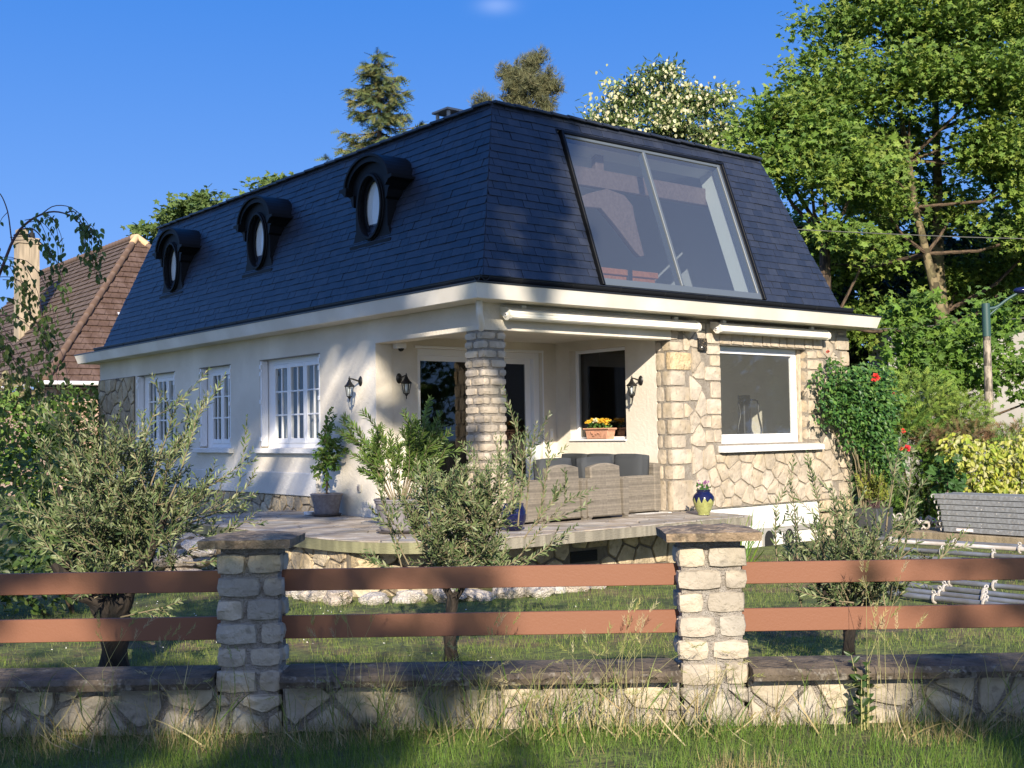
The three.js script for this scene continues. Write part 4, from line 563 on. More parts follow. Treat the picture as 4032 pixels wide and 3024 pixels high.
// ================================================================ STREET WALL, PILLARS AND BOARDS (in the street frame)
const FW0 = (r, y, d) => W(r, y, d);
function stonePillar(label, r0, r1, seed) {
  const R = rng(seed), w = r1 - r0, g = thing('stone_pillar', label, 'pillar', W((r0 + r1) / 2, 0.0, 6.50), YAW), h = w / 2, D = 0.13;
  const core = mesh('mortar_core', bx(-h + 0.02, h - 0.02, -0.1, 1.09, -D + 0.02, D - 0.024), M.fenceMortar, g);
  let y = 0.30; const rows = [0.138, 0.125, 0.132, 0.128, 0.122, 0.132]; rows.forEach((rh, i) => { const y1 = y + rh - 0.026, s = i % 2 ? R.r(0.14, 0.18) : R.r(0.21, 0.25), G = 0.024;
    const rag = () => R.r(-0.008, 0.01);
    mesh('stone', block(R, -h + rag() - 0.003, -h + s - G + 0.012, y - 0.004, y1 + 0.004, D - 0.09, D + rag(), 0.006), R.pick(M.fenceStones), g); mesh('stone', block(R, -h + s + 0.004, h + rag() + 0.003, y + rag() * 0.5 - 0.004, y1 + rag() * 0.5 + 0.004, D - 0.09, D + rag(), 0.006), R.pick(M.fenceStones), g);
    mesh('stone', block(R, -h - 0.004, -h + 0.1, y + 0.01, y1, -D, D - 0.115, 0.006), R.pick(M.fenceStones), g); mesh('stone', block(R, h - 0.1, h + 0.004, y, y1 - 0.01, -D, D - 0.115, 0.006), R.pick(M.fenceStones), g); y += rh; });
  for (const p of crazy(R, -h, h, -0.02, 0.285, 0.2, 0.026, [], 1)) { const q = polyStone(R, p, 0.03, 0.012, 0.008); q.translate(0, 0, D - 0.026); mesh('stone', q, R.pick(M.fenceStones), g); }
  // weathered coping slab, slightly pitched
  const hw = h + 0.075, hd = 0.235, y0 = 1.092, y1 = 1.138, yt = 1.166, pos = [], q = (a, b, c, d) => pos.push(...a, ...b, ...c, ...a, ...c, ...d), c = (x, yy, z) => [x, yy, z];
  const N = 10; const grid = (i, j) => { const u = i / N * 2 - 1, v = j / 4 * 2 - 1, e = Math.min(1 - Math.abs(u) * 0.75, 1 - Math.abs(v) * 0.55); const edge = (Math.abs(u) > 0.99 || Math.abs(v) > 0.99); return [u * hw + (edge ? 0.004 * nz(i * 1.7, j * 2.3, seed) : 0), y1 + (edge ? 0 : (yt - y1) * clamp(e * 1.1, 0, 1)) + 0.006 * nz(i * 0.9, j * 1.1, seed + 3), v * hd]; };
  for (let i = 0; i < N; i++) for (let j = 0; j < 4; j++) q(grid(i, j), grid(i, j + 1), grid(i + 1, j + 1), grid(i + 1, j));
  const dn = (p) => [p[0] * 0.985, y0, p[2] * 0.98]; for (let i = 0; i < N; i++) { q(grid(i, 4), dn(grid(i, 4)), dn(grid(i + 1, 4)), grid(i + 1, 4)); q(grid(i, 0), grid(i + 1, 0), dn(grid(i + 1, 0)), dn(grid(i, 0))); } for (let j = 0; j < 4; j++) { q(grid(0, j), dn(grid(0, j)), dn(grid(0, j + 1)), grid(0, j + 1)); q(grid(N, j), grid(N, j + 1), dn(grid(N, j + 1)), dn(grid(N, j))); }
  q(c(-hw * 0.98, y0, -hd * 0.98), c(hw * 0.98, y0, -hd * 0.98), c(hw * 0.98, y0, hd * 0.98), c(-hw * 0.98, y0, hd * 0.98));
  const cg = new THREE.BufferGeometry(); cg.setAttribute('position', new THREE.Float32BufferAttribute(pos, 3)); const mg = mergeVertices(cg, 1e-4); mg.computeVertexNormals(); mesh('coping_slab', toCreasedNormals(mg, 0.7), M.capStone, g);
}
stonePillar('grey stone pillar with weathered slab, standing in dappled shade on the left', -1.645, -1.290, 301);
stonePillar('pale stone pillar with dark slab, standing in full sun on the right', 0.898, 1.268, 302);
function lowWall(label, r0, r1, seed) {
  const R = rng(seed), g = thing('low_stone_wall', label, 'wall', W((r0 + r1) / 2, 0, 6.5), YAW), h = (r1 - r0) / 2;
  mesh('mortar_core', bx(-h, h, -0.2, 0.336, -0.14, 0.105), M.fenceMortar, g);
  for (const p of crazy(R, -h + 0.01, h - 0.01, -0.03, 0.33, 0.30, 0.026, [], 0.66)) { const q = polyStone(R, p, 0.028, 0.010, 0.006, 0.16); q.translate(0, 0, 0.098); mesh('stone', q, R.pick(M.fenceStones), g); }
  const n = Math.max(1, Math.round(2 * h / 2.3)); for (let i = 0; i < n; i++) { const a = -h + 2 * h * i / n + 0.006, b = -h + 2 * h * (i + 1) / n - 0.006, s = [];
    const seg = 24, pos = [], ring = (t) => { const x = lerp(a, b, t), e = 0.006 * nz(x * 6, seed), f = 0.005 * nz(x * 9, seed + 9); return [[x, 0.338, 0.225 + e], [x, 0.372, 0.232 + f], [x, 0.398 + e, 0.208 + f], [x, 0.408 + f, 0.06], [x, 0.404 + e, -0.10], [x, 0.394, -0.165 + e], [x, 0.338, -0.17]]; };
    for (let k = 0; k < seg; k++) { const A = ring(k / seg), B = ring((k + 1) / seg); for (let m = 0; m < 7; m++) { const c = (m + 1) % 7; pos.push(...A[m], ...B[m], ...B[c], ...A[m], ...B[c], ...A[c]); } }
    for (const [t, d] of [[0, 1], [1, -1]]) { const A = ring(t); for (let m = 1; m < 6; m++) pos.push(...A[0], ...A[m], ...A[m + 1]); }
    const cg = new THREE.BufferGeometry(); cg.setAttribute('position', new THREE.Float32BufferAttribute(pos, 3)); const mg = mergeVertices(cg, 1e-4); mg.computeVertexNormals(); mesh('coping_stone', toCreasedNormals(mg, 0.6), M.coping, g); }
}
lowWall('low stone wall with dark coping left of the left pillar', -5.2, -1.650, 311);
lowWall('low stone wall with dark coping between the two pillars', -1.285, 0.893, 312);
lowWall('low stone wall with dark coping right of the right pillar', 1.273, 5.2, 313);
function boards(label, r0, r1) { const g = thing('board_fence', label, 'fence', W((r0 + r1) / 2, 0, 6.52), YAW), h = (r1 - r0) / 2; for (const [a, b] of [[0.830, 0.9505], [0.565, 0.692]]) mesh('board', cb(-h, h, a, b, -0.014, 0.014, 0.003), M.board, g); }
boards('two rust-brown boards left of the left pillar', -5.2, -1.62); boards('two rust-brown boards spanning between the stone pillars', -1.31, 0.92); boards('two rust-brown boards right of the right pillar', 1.25, 5.2);

// ================================================================ GROUND
const groundY = (r, d) => d < 6.6 ? 0.085 + 0.012 * nz(r * 1.3, d * 1.7) - 0.02 * sstep(5.6, 3, d) : lerp(0.06, GND, sstep(6.6, 7.6, d)) + 0.02 * nz(r * 0.6, d * 0.6) * sstep(60, 12, d);
{
  const rs = [], ds = []; for (let r = -260; r < -14; r += 24) rs.push(r); for (let r = -14; r <= 14; r += 0.35) rs.push(r); for (let r = 24; r <= 260; r += 24) rs.push(r);
  for (let d = -200; d < -4; d += 20) ds.push(d); for (let d = 0; d < 24; d += 0.35) ds.push(d); for (let d = 30; d < 320; d += 24) ds.push(d);
  const pos = [], uv = [], idx = []; rs.forEach((r) => ds.forEach((d) => { const p = W(r, groundY(r, d), d); pos.push(p.x, p.y, p.z); uv.push(r, d); })); const n = ds.length; for (let i = 0; i < rs.length - 1; i++) for (let j = 0; j < n - 1; j++) { const a = i * n + j; idx.push(a, a + n, a + 1, a + 1, a + n, a + n + 1); }
  const g = new THREE.BufferGeometry(); g.setAttribute('position', new THREE.Float32BufferAttribute(pos, 3)); g.setAttribute('uv', new THREE.Float32BufferAttribute(uv, 2)); g.setIndex(idx); g.computeVertexNormals(); g.userData.keepUV = true;
  const a = pf(51, 4, 5, 0.6), b = pf(52, 24, 3, 0.6), c = pf(53, 9, 4, 0.6);
  T.lawn = tex(512, (u, v) => { const s = sstep(0.42, 0.66, a(u, v)), k = 0.75 + 0.5 * (b(u, v) - 0.5); let q = [0.47, 0.52, 0.25]; q = q.map((x, i) => lerp(x, [0.55, 0.47, 0.33][i], s)); q = q.map((x, i) => lerp(x, [0.34, 0.42, 0.18][i], sstep(0.55, 0.75, c(u, v)))); return q.map((x) => x * k); }, { srgb: true, metres: 3 });
  mat('ground', [0.9, 0.9, 0.9], { map: T.lawn, roughness: 1, ...bump(T.rockB, 0.02) });
  const o = struct(mesh('ground', (() => { const q = g.toNonIndexed(); q.userData.keepUV = true; return q; })(), M.ground)); o.name = 'ground';
}
// ================================================================ ROCKS along the terrace foot
{
  const rock = (R, w, h, d) => { const g = mergeVertices((() => { const b = new THREE.IcosahedronGeometry(1, 2); b.deleteAttribute('uv'); b.deleteAttribute('normal'); return b; })()), p = g.attributes.position, s = R() * 99; for (let i = 0; i < p.count; i++) { const v = V(p.getX(i), p.getY(i), p.getZ(i)), k = 1 + 0.5 * nz(v.x * 1.1 + s, v.y * 1.1, v.z * 1.1) + 0.16 * nz(v.x * 3.3 + s, v.y * 3.3, v.z * 3.3); v.multiplyScalar(k); v.y = clamp(v.y, -0.75, 0.8); p.setXYZ(i, v.x * w / 2, v.y * h / 2, v.z * d / 2); } g.computeVertexNormals(); return toCreasedNormals(g, 0.45); };
  const R = rng(61), shapes = []; for (let i = 0; i < 6; i++) shapes.push(prep(rock(R, 1, 1, 1)));
  const put = (x, z, y, w, h, d, ry, rx, label, group) => { const m = shadow(new THREE.Mesh(R.pick(shapes), R.pick(M.rocks))); m.name = numbered('rock'); m.position.set(x, y, z); m.scale.set(w, h, d); m.rotation.set(rx, ry, R.r(-0.2, 0.2)); scene.add(m); tag(m, label, 'rock', group); };
  for (let i = 0; i < 19; i++) { const t = i / 18, x = t < 0.45 ? lerp(-2.35, -2.0, t / 0.45) : lerp(-2.0, 1.2, (t - 0.45) / 0.55), z = t < 0.45 ? lerp(-3.0, 0.2, t / 0.45) : lerp(0.3, 1.15, Math.min(1, (t - 0.45) / 0.3)); put(x + R.r(-0.08, 0.08), z + R.r(-0.08, 0.08), GND + R.r(0.02, 0.08), R.r(0.3, 0.52), R.r(0.16, 0.3), R.r(0.26, 0.4), R.r(0, 3), R.r(-0.2, 0.2), 'pale rock in the row along the foot of the terrace', 'rocks edging the terrace'); }
  for (let i = 0; i < 13; i++) put(-2.35 + R.r(-0.5, 0.45), -3.5 + R.r(-0.55, 0.4), GND + 0.05 + 0.035 * i, R.r(0.34, 0.6), R.r(0.12, 0.22), R.r(0.3, 0.45), R.r(0, 3), R.r(-0.5, 0.5), 'pale flat rock heaped left of the left pillar, below the terrace', 'heap of flat rocks');
}
// ================================================================ SCAFFOLDING PARTS ON THE RIGHT
{
  const R = rng(71), wl = thing('retaining_wall', 'low stained concrete kerb wall under the stacked scaffold decks', 'wall', V(8.55, GND, 2.2)); mesh('wall', [cb(-0.15, 0.9, -0.1, 0.135, -1.75, 2.6, 0.008)], M.concrete, wl); mesh('end_block', cb(-0.16, 0.9, -0.1, 0.12, -1.95, -1.76, 0.008), M.concrete, wl);
  for (let i = 0; i < 7; i++) { const y = 0.0 + i * 0.087, z0 = [1.12, 1.10, 1.08, 1.08, 1.06, 1.02, 0.97][i], g = thing('scaffold_deck', ['lowest', 'second lowest', 'third from the bottom', 'middle', 'third from the top', 'second from the top', 'topmost'][i] + ' grey aluminium scaffold deck in the stack' + (i === 0 ? ', with a white sticker' : ''), 'scaffold deck', V(8.5, y, z0));
    mesh('side_rail', [cb(0, 0.03, 0.004, 0.083, 0, 2.9, 0.006), cb(0.55, 0.58, 0.004, 0.083, 0, 2.9, 0.006)], M.alu, g); mesh('deck_plate', cb(0.03, 0.55, 0.05, 0.078, 0.02, 2.88, 0.004), M.alu, g); for (const x of [0.06, 0.46]) mesh('hook', tube(new THREE.CatmullRomCurve3([V(x, 0.06, 0.02), V(x, 0.065, -0.06), V(x, 0.04, -0.09), V(x, 0.01, -0.075)]).getPoints(8), 0.014, 0.012, 7), M.coupler, g);
    const sp = []; for (let k = 0; k < 6; k++) { const c = new THREE.CircleGeometry(1, 7); c.scale(R.r(0.003, 0.014), R.r(0.003, 0.010), 1); c.rotateY(-Math.PI / 2); c.translate(-0.0015, R.r(0.012, 0.075), R.r(0.1, 1.6)); sp.push(c); } mesh('plaster_splash', sp, M.tubeWhite, g).userData.kind = 'stuff';
    if (i === 0) { mesh('sticker', cb(-0.003, 0.0, 0.022, 0.07, 0.22, 0.50, 0.001), M.upvc, g); mesh('sticker_border', [cb(-0.0045, -0.003, 0.022, 0.026, 0.22, 0.5, 0.0005), cb(-0.0045, -0.003, 0.066, 0.07, 0.22, 0.5, 0.0005)], M.boxWood, g); const c = new THREE.CircleGeometry(0.012, 12); c.rotateY(-Math.PI / 2); c.translate(-0.0055, 0.046, 0.33); mesh('sticker_mark', c, M.glazeBlue, g); } }
  // tubes on the ground, each with its couplers
  const ring = (() => { const t = new THREE.TorusGeometry(0.045, 0.016, 8, 16); const e = new THREE.TorusGeometry(0.018, 0.010, 6, 10); e.rotateY(Math.PI / 2); e.translate(0, 0.072, 0); return mergeGeometries([prep(t), prep(e)]); })();
  const line = (a, b, m, at, label) => { const g = thing('scaffold_tube', label, 'scaffold tube', a), v = b.clone().sub(a), L = v.length(), q = new THREE.Quaternion().setFromUnitVectors(V(0, 0, 1), v.normalize()); g.quaternion.copy(q); mesh('tube', tube([V(0, 0, 0), V(0, 0, L / 2), V(0, 0, L)], 0.03, 0.03, 12), m, g); at.forEach((z, i) => { const c = shadow(new THREE.Mesh(ring, M.coupler)); c.name = 'coupler'; c.position.z = z; c.rotation.z = [0.3, -0.5, 0.1, 0.6][i % 4]; g.add(c); }); };
  const T2 = (x, y, z, L, m, at, label, sk = 0.05) => line(V(x, y, z), V(x + sk * L, y - 0.0, z + L), m, at, label);
  T2(6.31, 0.06, 1.20, 4.5, M.tube, [0.0], 'grey scaffold tube lying farthest back, next to the kerb wall', 0.115);
  T2(5.85, 0.09, 1.85, 2.3, M.tubeWhite, [0.02, 0.95, 1.85], 'plaster-whitened scaffold tube with ring couplers, on top of the pile', 0.05);
  T2(5.30, 0.05, 2.05, 4.2, M.tube, [0.05, 0.9, 1.6, 2.4], 'grey scaffold tube just below the plaster-whitened one', 0.047);
  T2(5.05, -0.04, 2.1, 1.5, M.tube, [], 'grey scaffold tube lying askew just above the upper fence board', 0.33);
  T2(3.40, -0.05, 3.30, 3.0, M.tube, [0.88, 1.38], 'grey scaffold tube seen highest between the two right boards', 0.05);
  T2(3.05, -0.07, 3.60, 2.4, M.tube, [0.76, 1.22], 'grey scaffold tube seen second between the two right boards', -0.03);
  T2(2.78, -0.09, 3.80, 2.4, M.tube, [0.66, 1.15], 'grey scaffold tube seen third between the two right boards', -0.02);
  T2(2.50, -0.10, 4.00, 2.2, M.tube, [0.55, 1.1], 'grey scaffold tube seen lowest between the two right boards', 0.0);
  line(V(4.6, -0.02, 4.3), V(4.75, -0.02, 6.6), M.tubeWhite, [], 'whitened scaffold tube at the right edge between the boards');
  // heap of couplers on the kerb, and a dark crate and bin behind
  for (let i = 0; i < 16; i++) { const c = shadow(new THREE.Mesh(ring, M.coupler)); c.name = numbered('loose_coupler'); c.position.set(8.55 + R.r(-0.05, 0.5), 0.05 + R.r(0, 0.13), -0.05 + R.r(0, 1.0)); c.rotation.set(R.r(0, 3), R.r(0, 3), R.r(0, 3)); c.scale.setScalar(R.r(0.9, 1.35)); scene.add(c); tag(c, 'plaster-caked coupler in the heap left of the stacked decks', 'coupler', 'loose couplers heaped on the kerb'); }
  const b = thing('planter_box', 'square anthracite planter at the right corner of the stone wall', 'planter', V(8.35, GND, -0.05)); mesh('box', (() => { const g = slab([[-0.2, 0], [0.2, 0], [0.24, 0.5], [-0.24, 0.5]], 0.44, [], 0.012); g.translate(0, 0, -0.22); return g; })(), mat('anthracite', [0.05, 0.055, 0.065], { roughness: 0.55 }), b); mesh('soil', bx(-0.22, 0.22, 0.46, 0.502, -0.2, 0.2), M.soil, b);
}

// ================================================================ VEGETATION
const leafGeo = {};
{
  const fan = (pts, fold) => { const pos = []; const n = pts.length; for (let i = 1; i < n - 1; i++) pos.push(...pts[0], ...pts[i], ...pts[i + 1]); const g = new THREE.BufferGeometry(); g.setAttribute('position', new THREE.Float32BufferAttribute(pos, 3)); g.computeVertexNormals(); return prep(g); };
  // leaves grow along +y from the origin, one unit long, folded a little about the midrib
  leafGeo.lance = fan([[0, 0, 0], [0.12, 0.35, 0.05], [0.10, 0.7, 0.05], [0, 1, -0.03], [-0.10, 0.7, 0.05], [-0.12, 0.35, 0.05]]);
  leafGeo.broad = fan([[0, 0, 0], [0.24, 0.22, 0.08], [0.29, 0.48, 0.09], [0.14, 0.82, 0.02], [0, 1, -0.08], [-0.14, 0.82, 0.02], [-0.29, 0.48, 0.09], [-0.24, 0.22, 0.08]]);
  const star = [[0, 0.2, -0.06]]; for (let i = 0; i < 10; i++) { const a = -0.5 * Math.PI + (i + 0.5) / 10 * 2 * Math.PI, r = i % 2 ? 0.58 : 0.30; star.push([r * Math.cos(a) * 0.95, 0.42 + r * Math.sin(a), 0.05 * (i % 2 ? -1 : 1)]); } star.push(star[1]);
  leafGeo.star = fan(star);
  leafGeo.round = fan([[0, 0, 0], [0.3, 0.1, 0.05], [0.38, 0.4, 0.07], [0.22, 0.78, 0.03], [0, 0.95, -0.04], [-0.22, 0.78, 0.03], [-0.38, 0.4, 0.07], [-0.3, 0.1, 0.05]]);
  const spray = []; for (let k = 0; k < 5; k++) { const y = 0.12 + k * 0.18, w = 0.34 * (1 - k * 0.14); for (const s of [-1, 1]) spray.push([[0, y - 0.06, 0], [s * w, y + 0.17, 0.05], [0, y + 0.07, 0]]); } spray.push([[-0.03, 0, 0], [0.03, 0, 0], [0, 1.05, 0]]);
  { const g = new THREE.BufferGeometry(); g.setAttribute('position', new THREE.Float32BufferAttribute(spray.flat(2), 3)); g.computeVertexNormals(); leafGeo.spray = prep(g); }
  { const pos = []; for (let k = 0; k < 7; k++) { const a = k * 2.4, c = Math.cos(a), s = Math.sin(a), t = 0.25 + 0.1 * (k % 3); pos.push(-0.02 * s, 0, 0.02 * c, 0.02 * s, 0, -0.02 * c, c * 0.5 * t * 1.6, 1 - 0.3 * t, s * 0.5 * t * 1.6); } const g = new THREE.BufferGeometry(); g.setAttribute('position', new THREE.Float32BufferAttribute(pos, 3)); g.computeVertexNormals(); leafGeo.tuft = prep(g); }
  // a blade of grass, bent over
  { const P = [[0.5, 0, 0], [0.42, 0.35, 0.05], [0.28, 0.68, 0.2], [0, 1, 0.48]], pos = []; for (let i = 0; i < 3; i++) { const a = P[i], b = P[i + 1], A = [-a[0] * 0.03, a[1], a[2]], B = [a[0] * 0.03, a[1], a[2]], C = [b[0] * 0.03, b[1], b[2]], D = [-b[0] * 0.03, b[1], b[2]]; pos.push(...A, ...B, ...C); if (i < 2) pos.push(...A, ...C, ...D); } const g = new THREE.BufferGeometry(); g.setAttribute('position', new THREE.Float32BufferAttribute(pos, 3)); g.computeVertexNormals(); leafGeo.blade = prep(g); }
  { const pos = []; for (let k = 0; k < 14; k++) { const y = 0.15 + k * 0.05, s = k % 2 ? 1 : -1, a = k * 1.1; pos.push(0, y, 0, 0.10 * s * Math.cos(a), y + 0.12, 0.10 * Math.sin(a), 0, y + 0.06, 0, 0.05 * s, y + 0.05, 0.02, 0.16 * s * Math.cos(a), y + 0.34, 0.16 * Math.sin(a), 0.03 * s, y + 0.09, 0); } const g = new THREE.BufferGeometry(); g.setAttribute('position', new THREE.Float32BufferAttribute(pos, 3)); g.computeVertexNormals(); leafGeo.ear = prep(g); }
}
leafMat('leafPlane', [1, 1, 1], { transmission: 0.4 }); leafMat('leafOlive', [1, 1, 1], { transmission: 0.12, roughness: 0.6, specularIntensity: 0.3 }); leafMat('leafGlossy', [1, 1, 1], { roughness: 0.4, transmission: 0.22 }); leafMat('needle', [1, 1, 1], { transmission: 0.08, roughness: 0.75 }); leafMat('grass', [1, 1, 1], { transmission: 0.3, roughness: 0.6 }); leafMat('petal', [1, 1, 1], { transmission: 0.25, roughness: 0.8 });
const FACE = SUN.clone().multiplyScalar(0.75).add(V(0, 0.45, 0)).normalize();
class Leaves {
  constructor(geo, m, R, cols) { this.geo = geo; this.m = m; this.R = R; this.cols = cols; this.p = []; this.c = []; this.q = new THREE.Quaternion(); this.q2 = new THREE.Quaternion(); this.mx = new THREE.Matrix4(); }
  add(p, dir, s, col, roll) { const R = this.R; this.q.setFromUnitVectors(V(0, 1, 0), dir.clone().normalize()); if (roll === undefined) { const f = FACE.clone().applyQuaternion(this.q.clone().invert()); roll = Math.atan2(f.x, f.z) + R.g() * 0.75; } this.q2.setFromAxisAngle(V(0, 1, 0), roll); // leaves turn their faces to the light
    this.q.multiply(this.q2); this.mx.compose(p, this.q, V(s, s, s)); this.p.push(...this.mx.elements); const c = col ?? R.pick(this.cols), k = R.r(0.78, 1.22); this.c.push(c[0] * k * R.r(0.93, 1.07), c[1] * k, c[2] * k * R.r(0.9, 1.1)); }
  get n() { return this.c.length / 3; }
  solid(name, parent) { const l = []; for (let i = 0; i < this.n; i++) { const g = this.geo.clone().applyMatrix4(this.mx.fromArray(this.p, 16 * i)); g.userData.keepUV = true; l.push(g); } const c = this.cols[0], k = 'petal' + c.join('_'); return mesh(name, l, M[k] ?? leafMat(k, c, { transmission: 0.2 }), parent); }
  build(name, parent, top) { const n = this.n, o = shadow(new THREE.InstancedMesh(this.geo, this.m, n)); o.instanceMatrix.array.set(this.p); const C = new THREE.Color(); for (let i = 0; i < n; i++) o.setColorAt(i, C.setRGB(Math.min(1, this.c[3 * i]), Math.min(1, this.c[3 * i + 1]), Math.min(1, this.c[3 * i + 2]))); o.instanceMatrix.needsUpdate = true; o.name = parent ? name : numbered(name); o.userData = { kind: 'stuff' }; (parent ?? scene).add(o); return o; }
}
const rv = (R) => { const z = R.r(-1, 1), a = R() * 6.283, q = Math.sqrt(1 - z * z); return V(q * Math.cos(a), z, q * Math.sin(a)); };
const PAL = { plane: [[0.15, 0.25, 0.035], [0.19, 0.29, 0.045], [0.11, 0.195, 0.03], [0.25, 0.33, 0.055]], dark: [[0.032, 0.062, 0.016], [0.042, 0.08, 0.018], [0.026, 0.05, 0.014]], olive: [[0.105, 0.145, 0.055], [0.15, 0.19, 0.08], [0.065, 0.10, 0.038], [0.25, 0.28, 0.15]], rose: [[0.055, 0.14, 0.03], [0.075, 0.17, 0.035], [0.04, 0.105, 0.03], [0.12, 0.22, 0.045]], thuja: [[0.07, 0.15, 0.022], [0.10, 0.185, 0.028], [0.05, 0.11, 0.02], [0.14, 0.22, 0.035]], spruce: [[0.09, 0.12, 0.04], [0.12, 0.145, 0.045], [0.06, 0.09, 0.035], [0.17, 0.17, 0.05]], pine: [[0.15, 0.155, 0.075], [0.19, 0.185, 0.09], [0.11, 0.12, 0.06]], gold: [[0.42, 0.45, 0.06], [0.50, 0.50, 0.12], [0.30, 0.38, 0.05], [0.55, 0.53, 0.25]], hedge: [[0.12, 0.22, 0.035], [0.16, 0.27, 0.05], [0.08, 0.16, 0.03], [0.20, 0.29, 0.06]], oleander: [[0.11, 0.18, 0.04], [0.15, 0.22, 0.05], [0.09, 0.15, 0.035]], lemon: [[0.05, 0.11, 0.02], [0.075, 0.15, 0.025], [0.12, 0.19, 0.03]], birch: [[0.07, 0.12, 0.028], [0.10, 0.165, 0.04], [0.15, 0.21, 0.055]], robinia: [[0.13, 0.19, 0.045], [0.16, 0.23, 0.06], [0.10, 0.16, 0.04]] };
// ---- broad-leaved tree: trunk, limbs to lobes, leaf clusters spread through each lobe
function bigTree(name, label, category, base, opts) {
  const { seed, lobes, trunk, leaf = 'star', size = 0.2, cols = PAL.plane, m = M.leafPlane, bark = M.bark, per = 34, cr = 0.38, flowers, twig = 0.5, tr = 8 } = opts, R = rng(seed), g = thing(name, label, category, base), L = new Leaves(leafGeo[leaf], m, R, cols), loc = (v) => v.clone().sub(base), tubes = [], limbs = [], F = flowers ? new Leaves(leafGeo.round, M.petal, R, flowers.cols) : null;
  const tp = trunk.map(([p, r]) => ({ p: loc(p), r })); for (let i = 0; i < tp.length - 1; i++) tubes.push(tube([tp[i].p, tp[i].p.clone().lerp(tp[i + 1].p, 0.5).add(rv(R).multiplyScalar(tp[i].r * 0.25)), tp[i + 1].p], tp[i].r, tp[i + 1].r, tr));
  for (const l of lobes) {
    const c = loc(l.c), rr = l.r, from = tp.reduce((a, b) => (b.p.distanceTo(c) + (b.p.y > c.y ? 3 : 0) < a.p.distanceTo(c) + (a.p.y > c.y ? 3 : 0) ? b : a));
    const mid = from.p.clone().lerp(c, 0.5).add(V(R.r(-0.3, 0.3), -0.12 * from.p.distanceTo(c) * 0.5, R.r(-0.3, 0.3))); const r0 = Math.min(from.r * 0.6, 0.05 + 0.02 * Math.max(...rr)); limbs.push(tube([from.p, mid, c], r0, r0 * 0.4, 6));
    const K = Math.max(3, Math.round(l.n * (opts.dense ?? 1) / per)); for (let i = 0; i < K; i++) {
      const d = rv(R), q = Math.pow(R(), 0.42); if (d.y < -0.5) d.y *= 0.7; const wob = 1 + 0.28 * nz(d.x * 2.1 + seed, d.y * 2.1, d.z * 2.1); const cc = c.clone().add(V(d.x * rr[0] * q * wob, d.y * rr[1] * q * wob, d.z * rr[2] * q * wob)), k = cr * R.r(0.6, 1.25), tone = R.pick(cols);
      if (R() < twig) limbs.push(tube([c.clone().lerp(cc, 0.1), c.clone().lerp(cc, 0.6).add(rv(R).multiplyScalar(0.12)), cc], r0 * 0.34, 0.006, 4));
      const out = V(d.x, 0.25, d.z).normalize(); for (let j = 0; j < per; j++) { const p = cc.clone().add(V(R.g() * k, R.g() * k * 0.62, R.g() * k)); const dir = rv(R).multiplyScalar(0.9).add(out).add(V(0, -0.35, 0)); L.add(p, dir, size * R.r(0.65, 1.25), R() < 0.6 ? tone : undefined); }
      if (F && R() < flowers.p) for (let j = 0; j < flowers.n; j++) F.add(cc.clone().add(V(R.g() * k, R.g() * k * 0.7, R.g() * k)).addScaledVector(out, k * 0.5), V(R.r(-0.4, 0.4), -1, R.r(-0.4, 0.4)), flowers.size * R.r(0.7, 1.3));
    } }
  mesh('trunk', tubes, bark, g); if (limbs.length) mesh('limbs', limbs, M.bark, g); L.build('crown', g); if (F?.n) F.build('blossom', g); return g;
}
const lobe = (r, y, d, a, b, c, n) => ({ c: W(r, y, d), r: [a, b, c], n });
const wl = (x, y, z, a, b, c, n) => ({ c: V(x, y, z), r: [a, b, c], n });

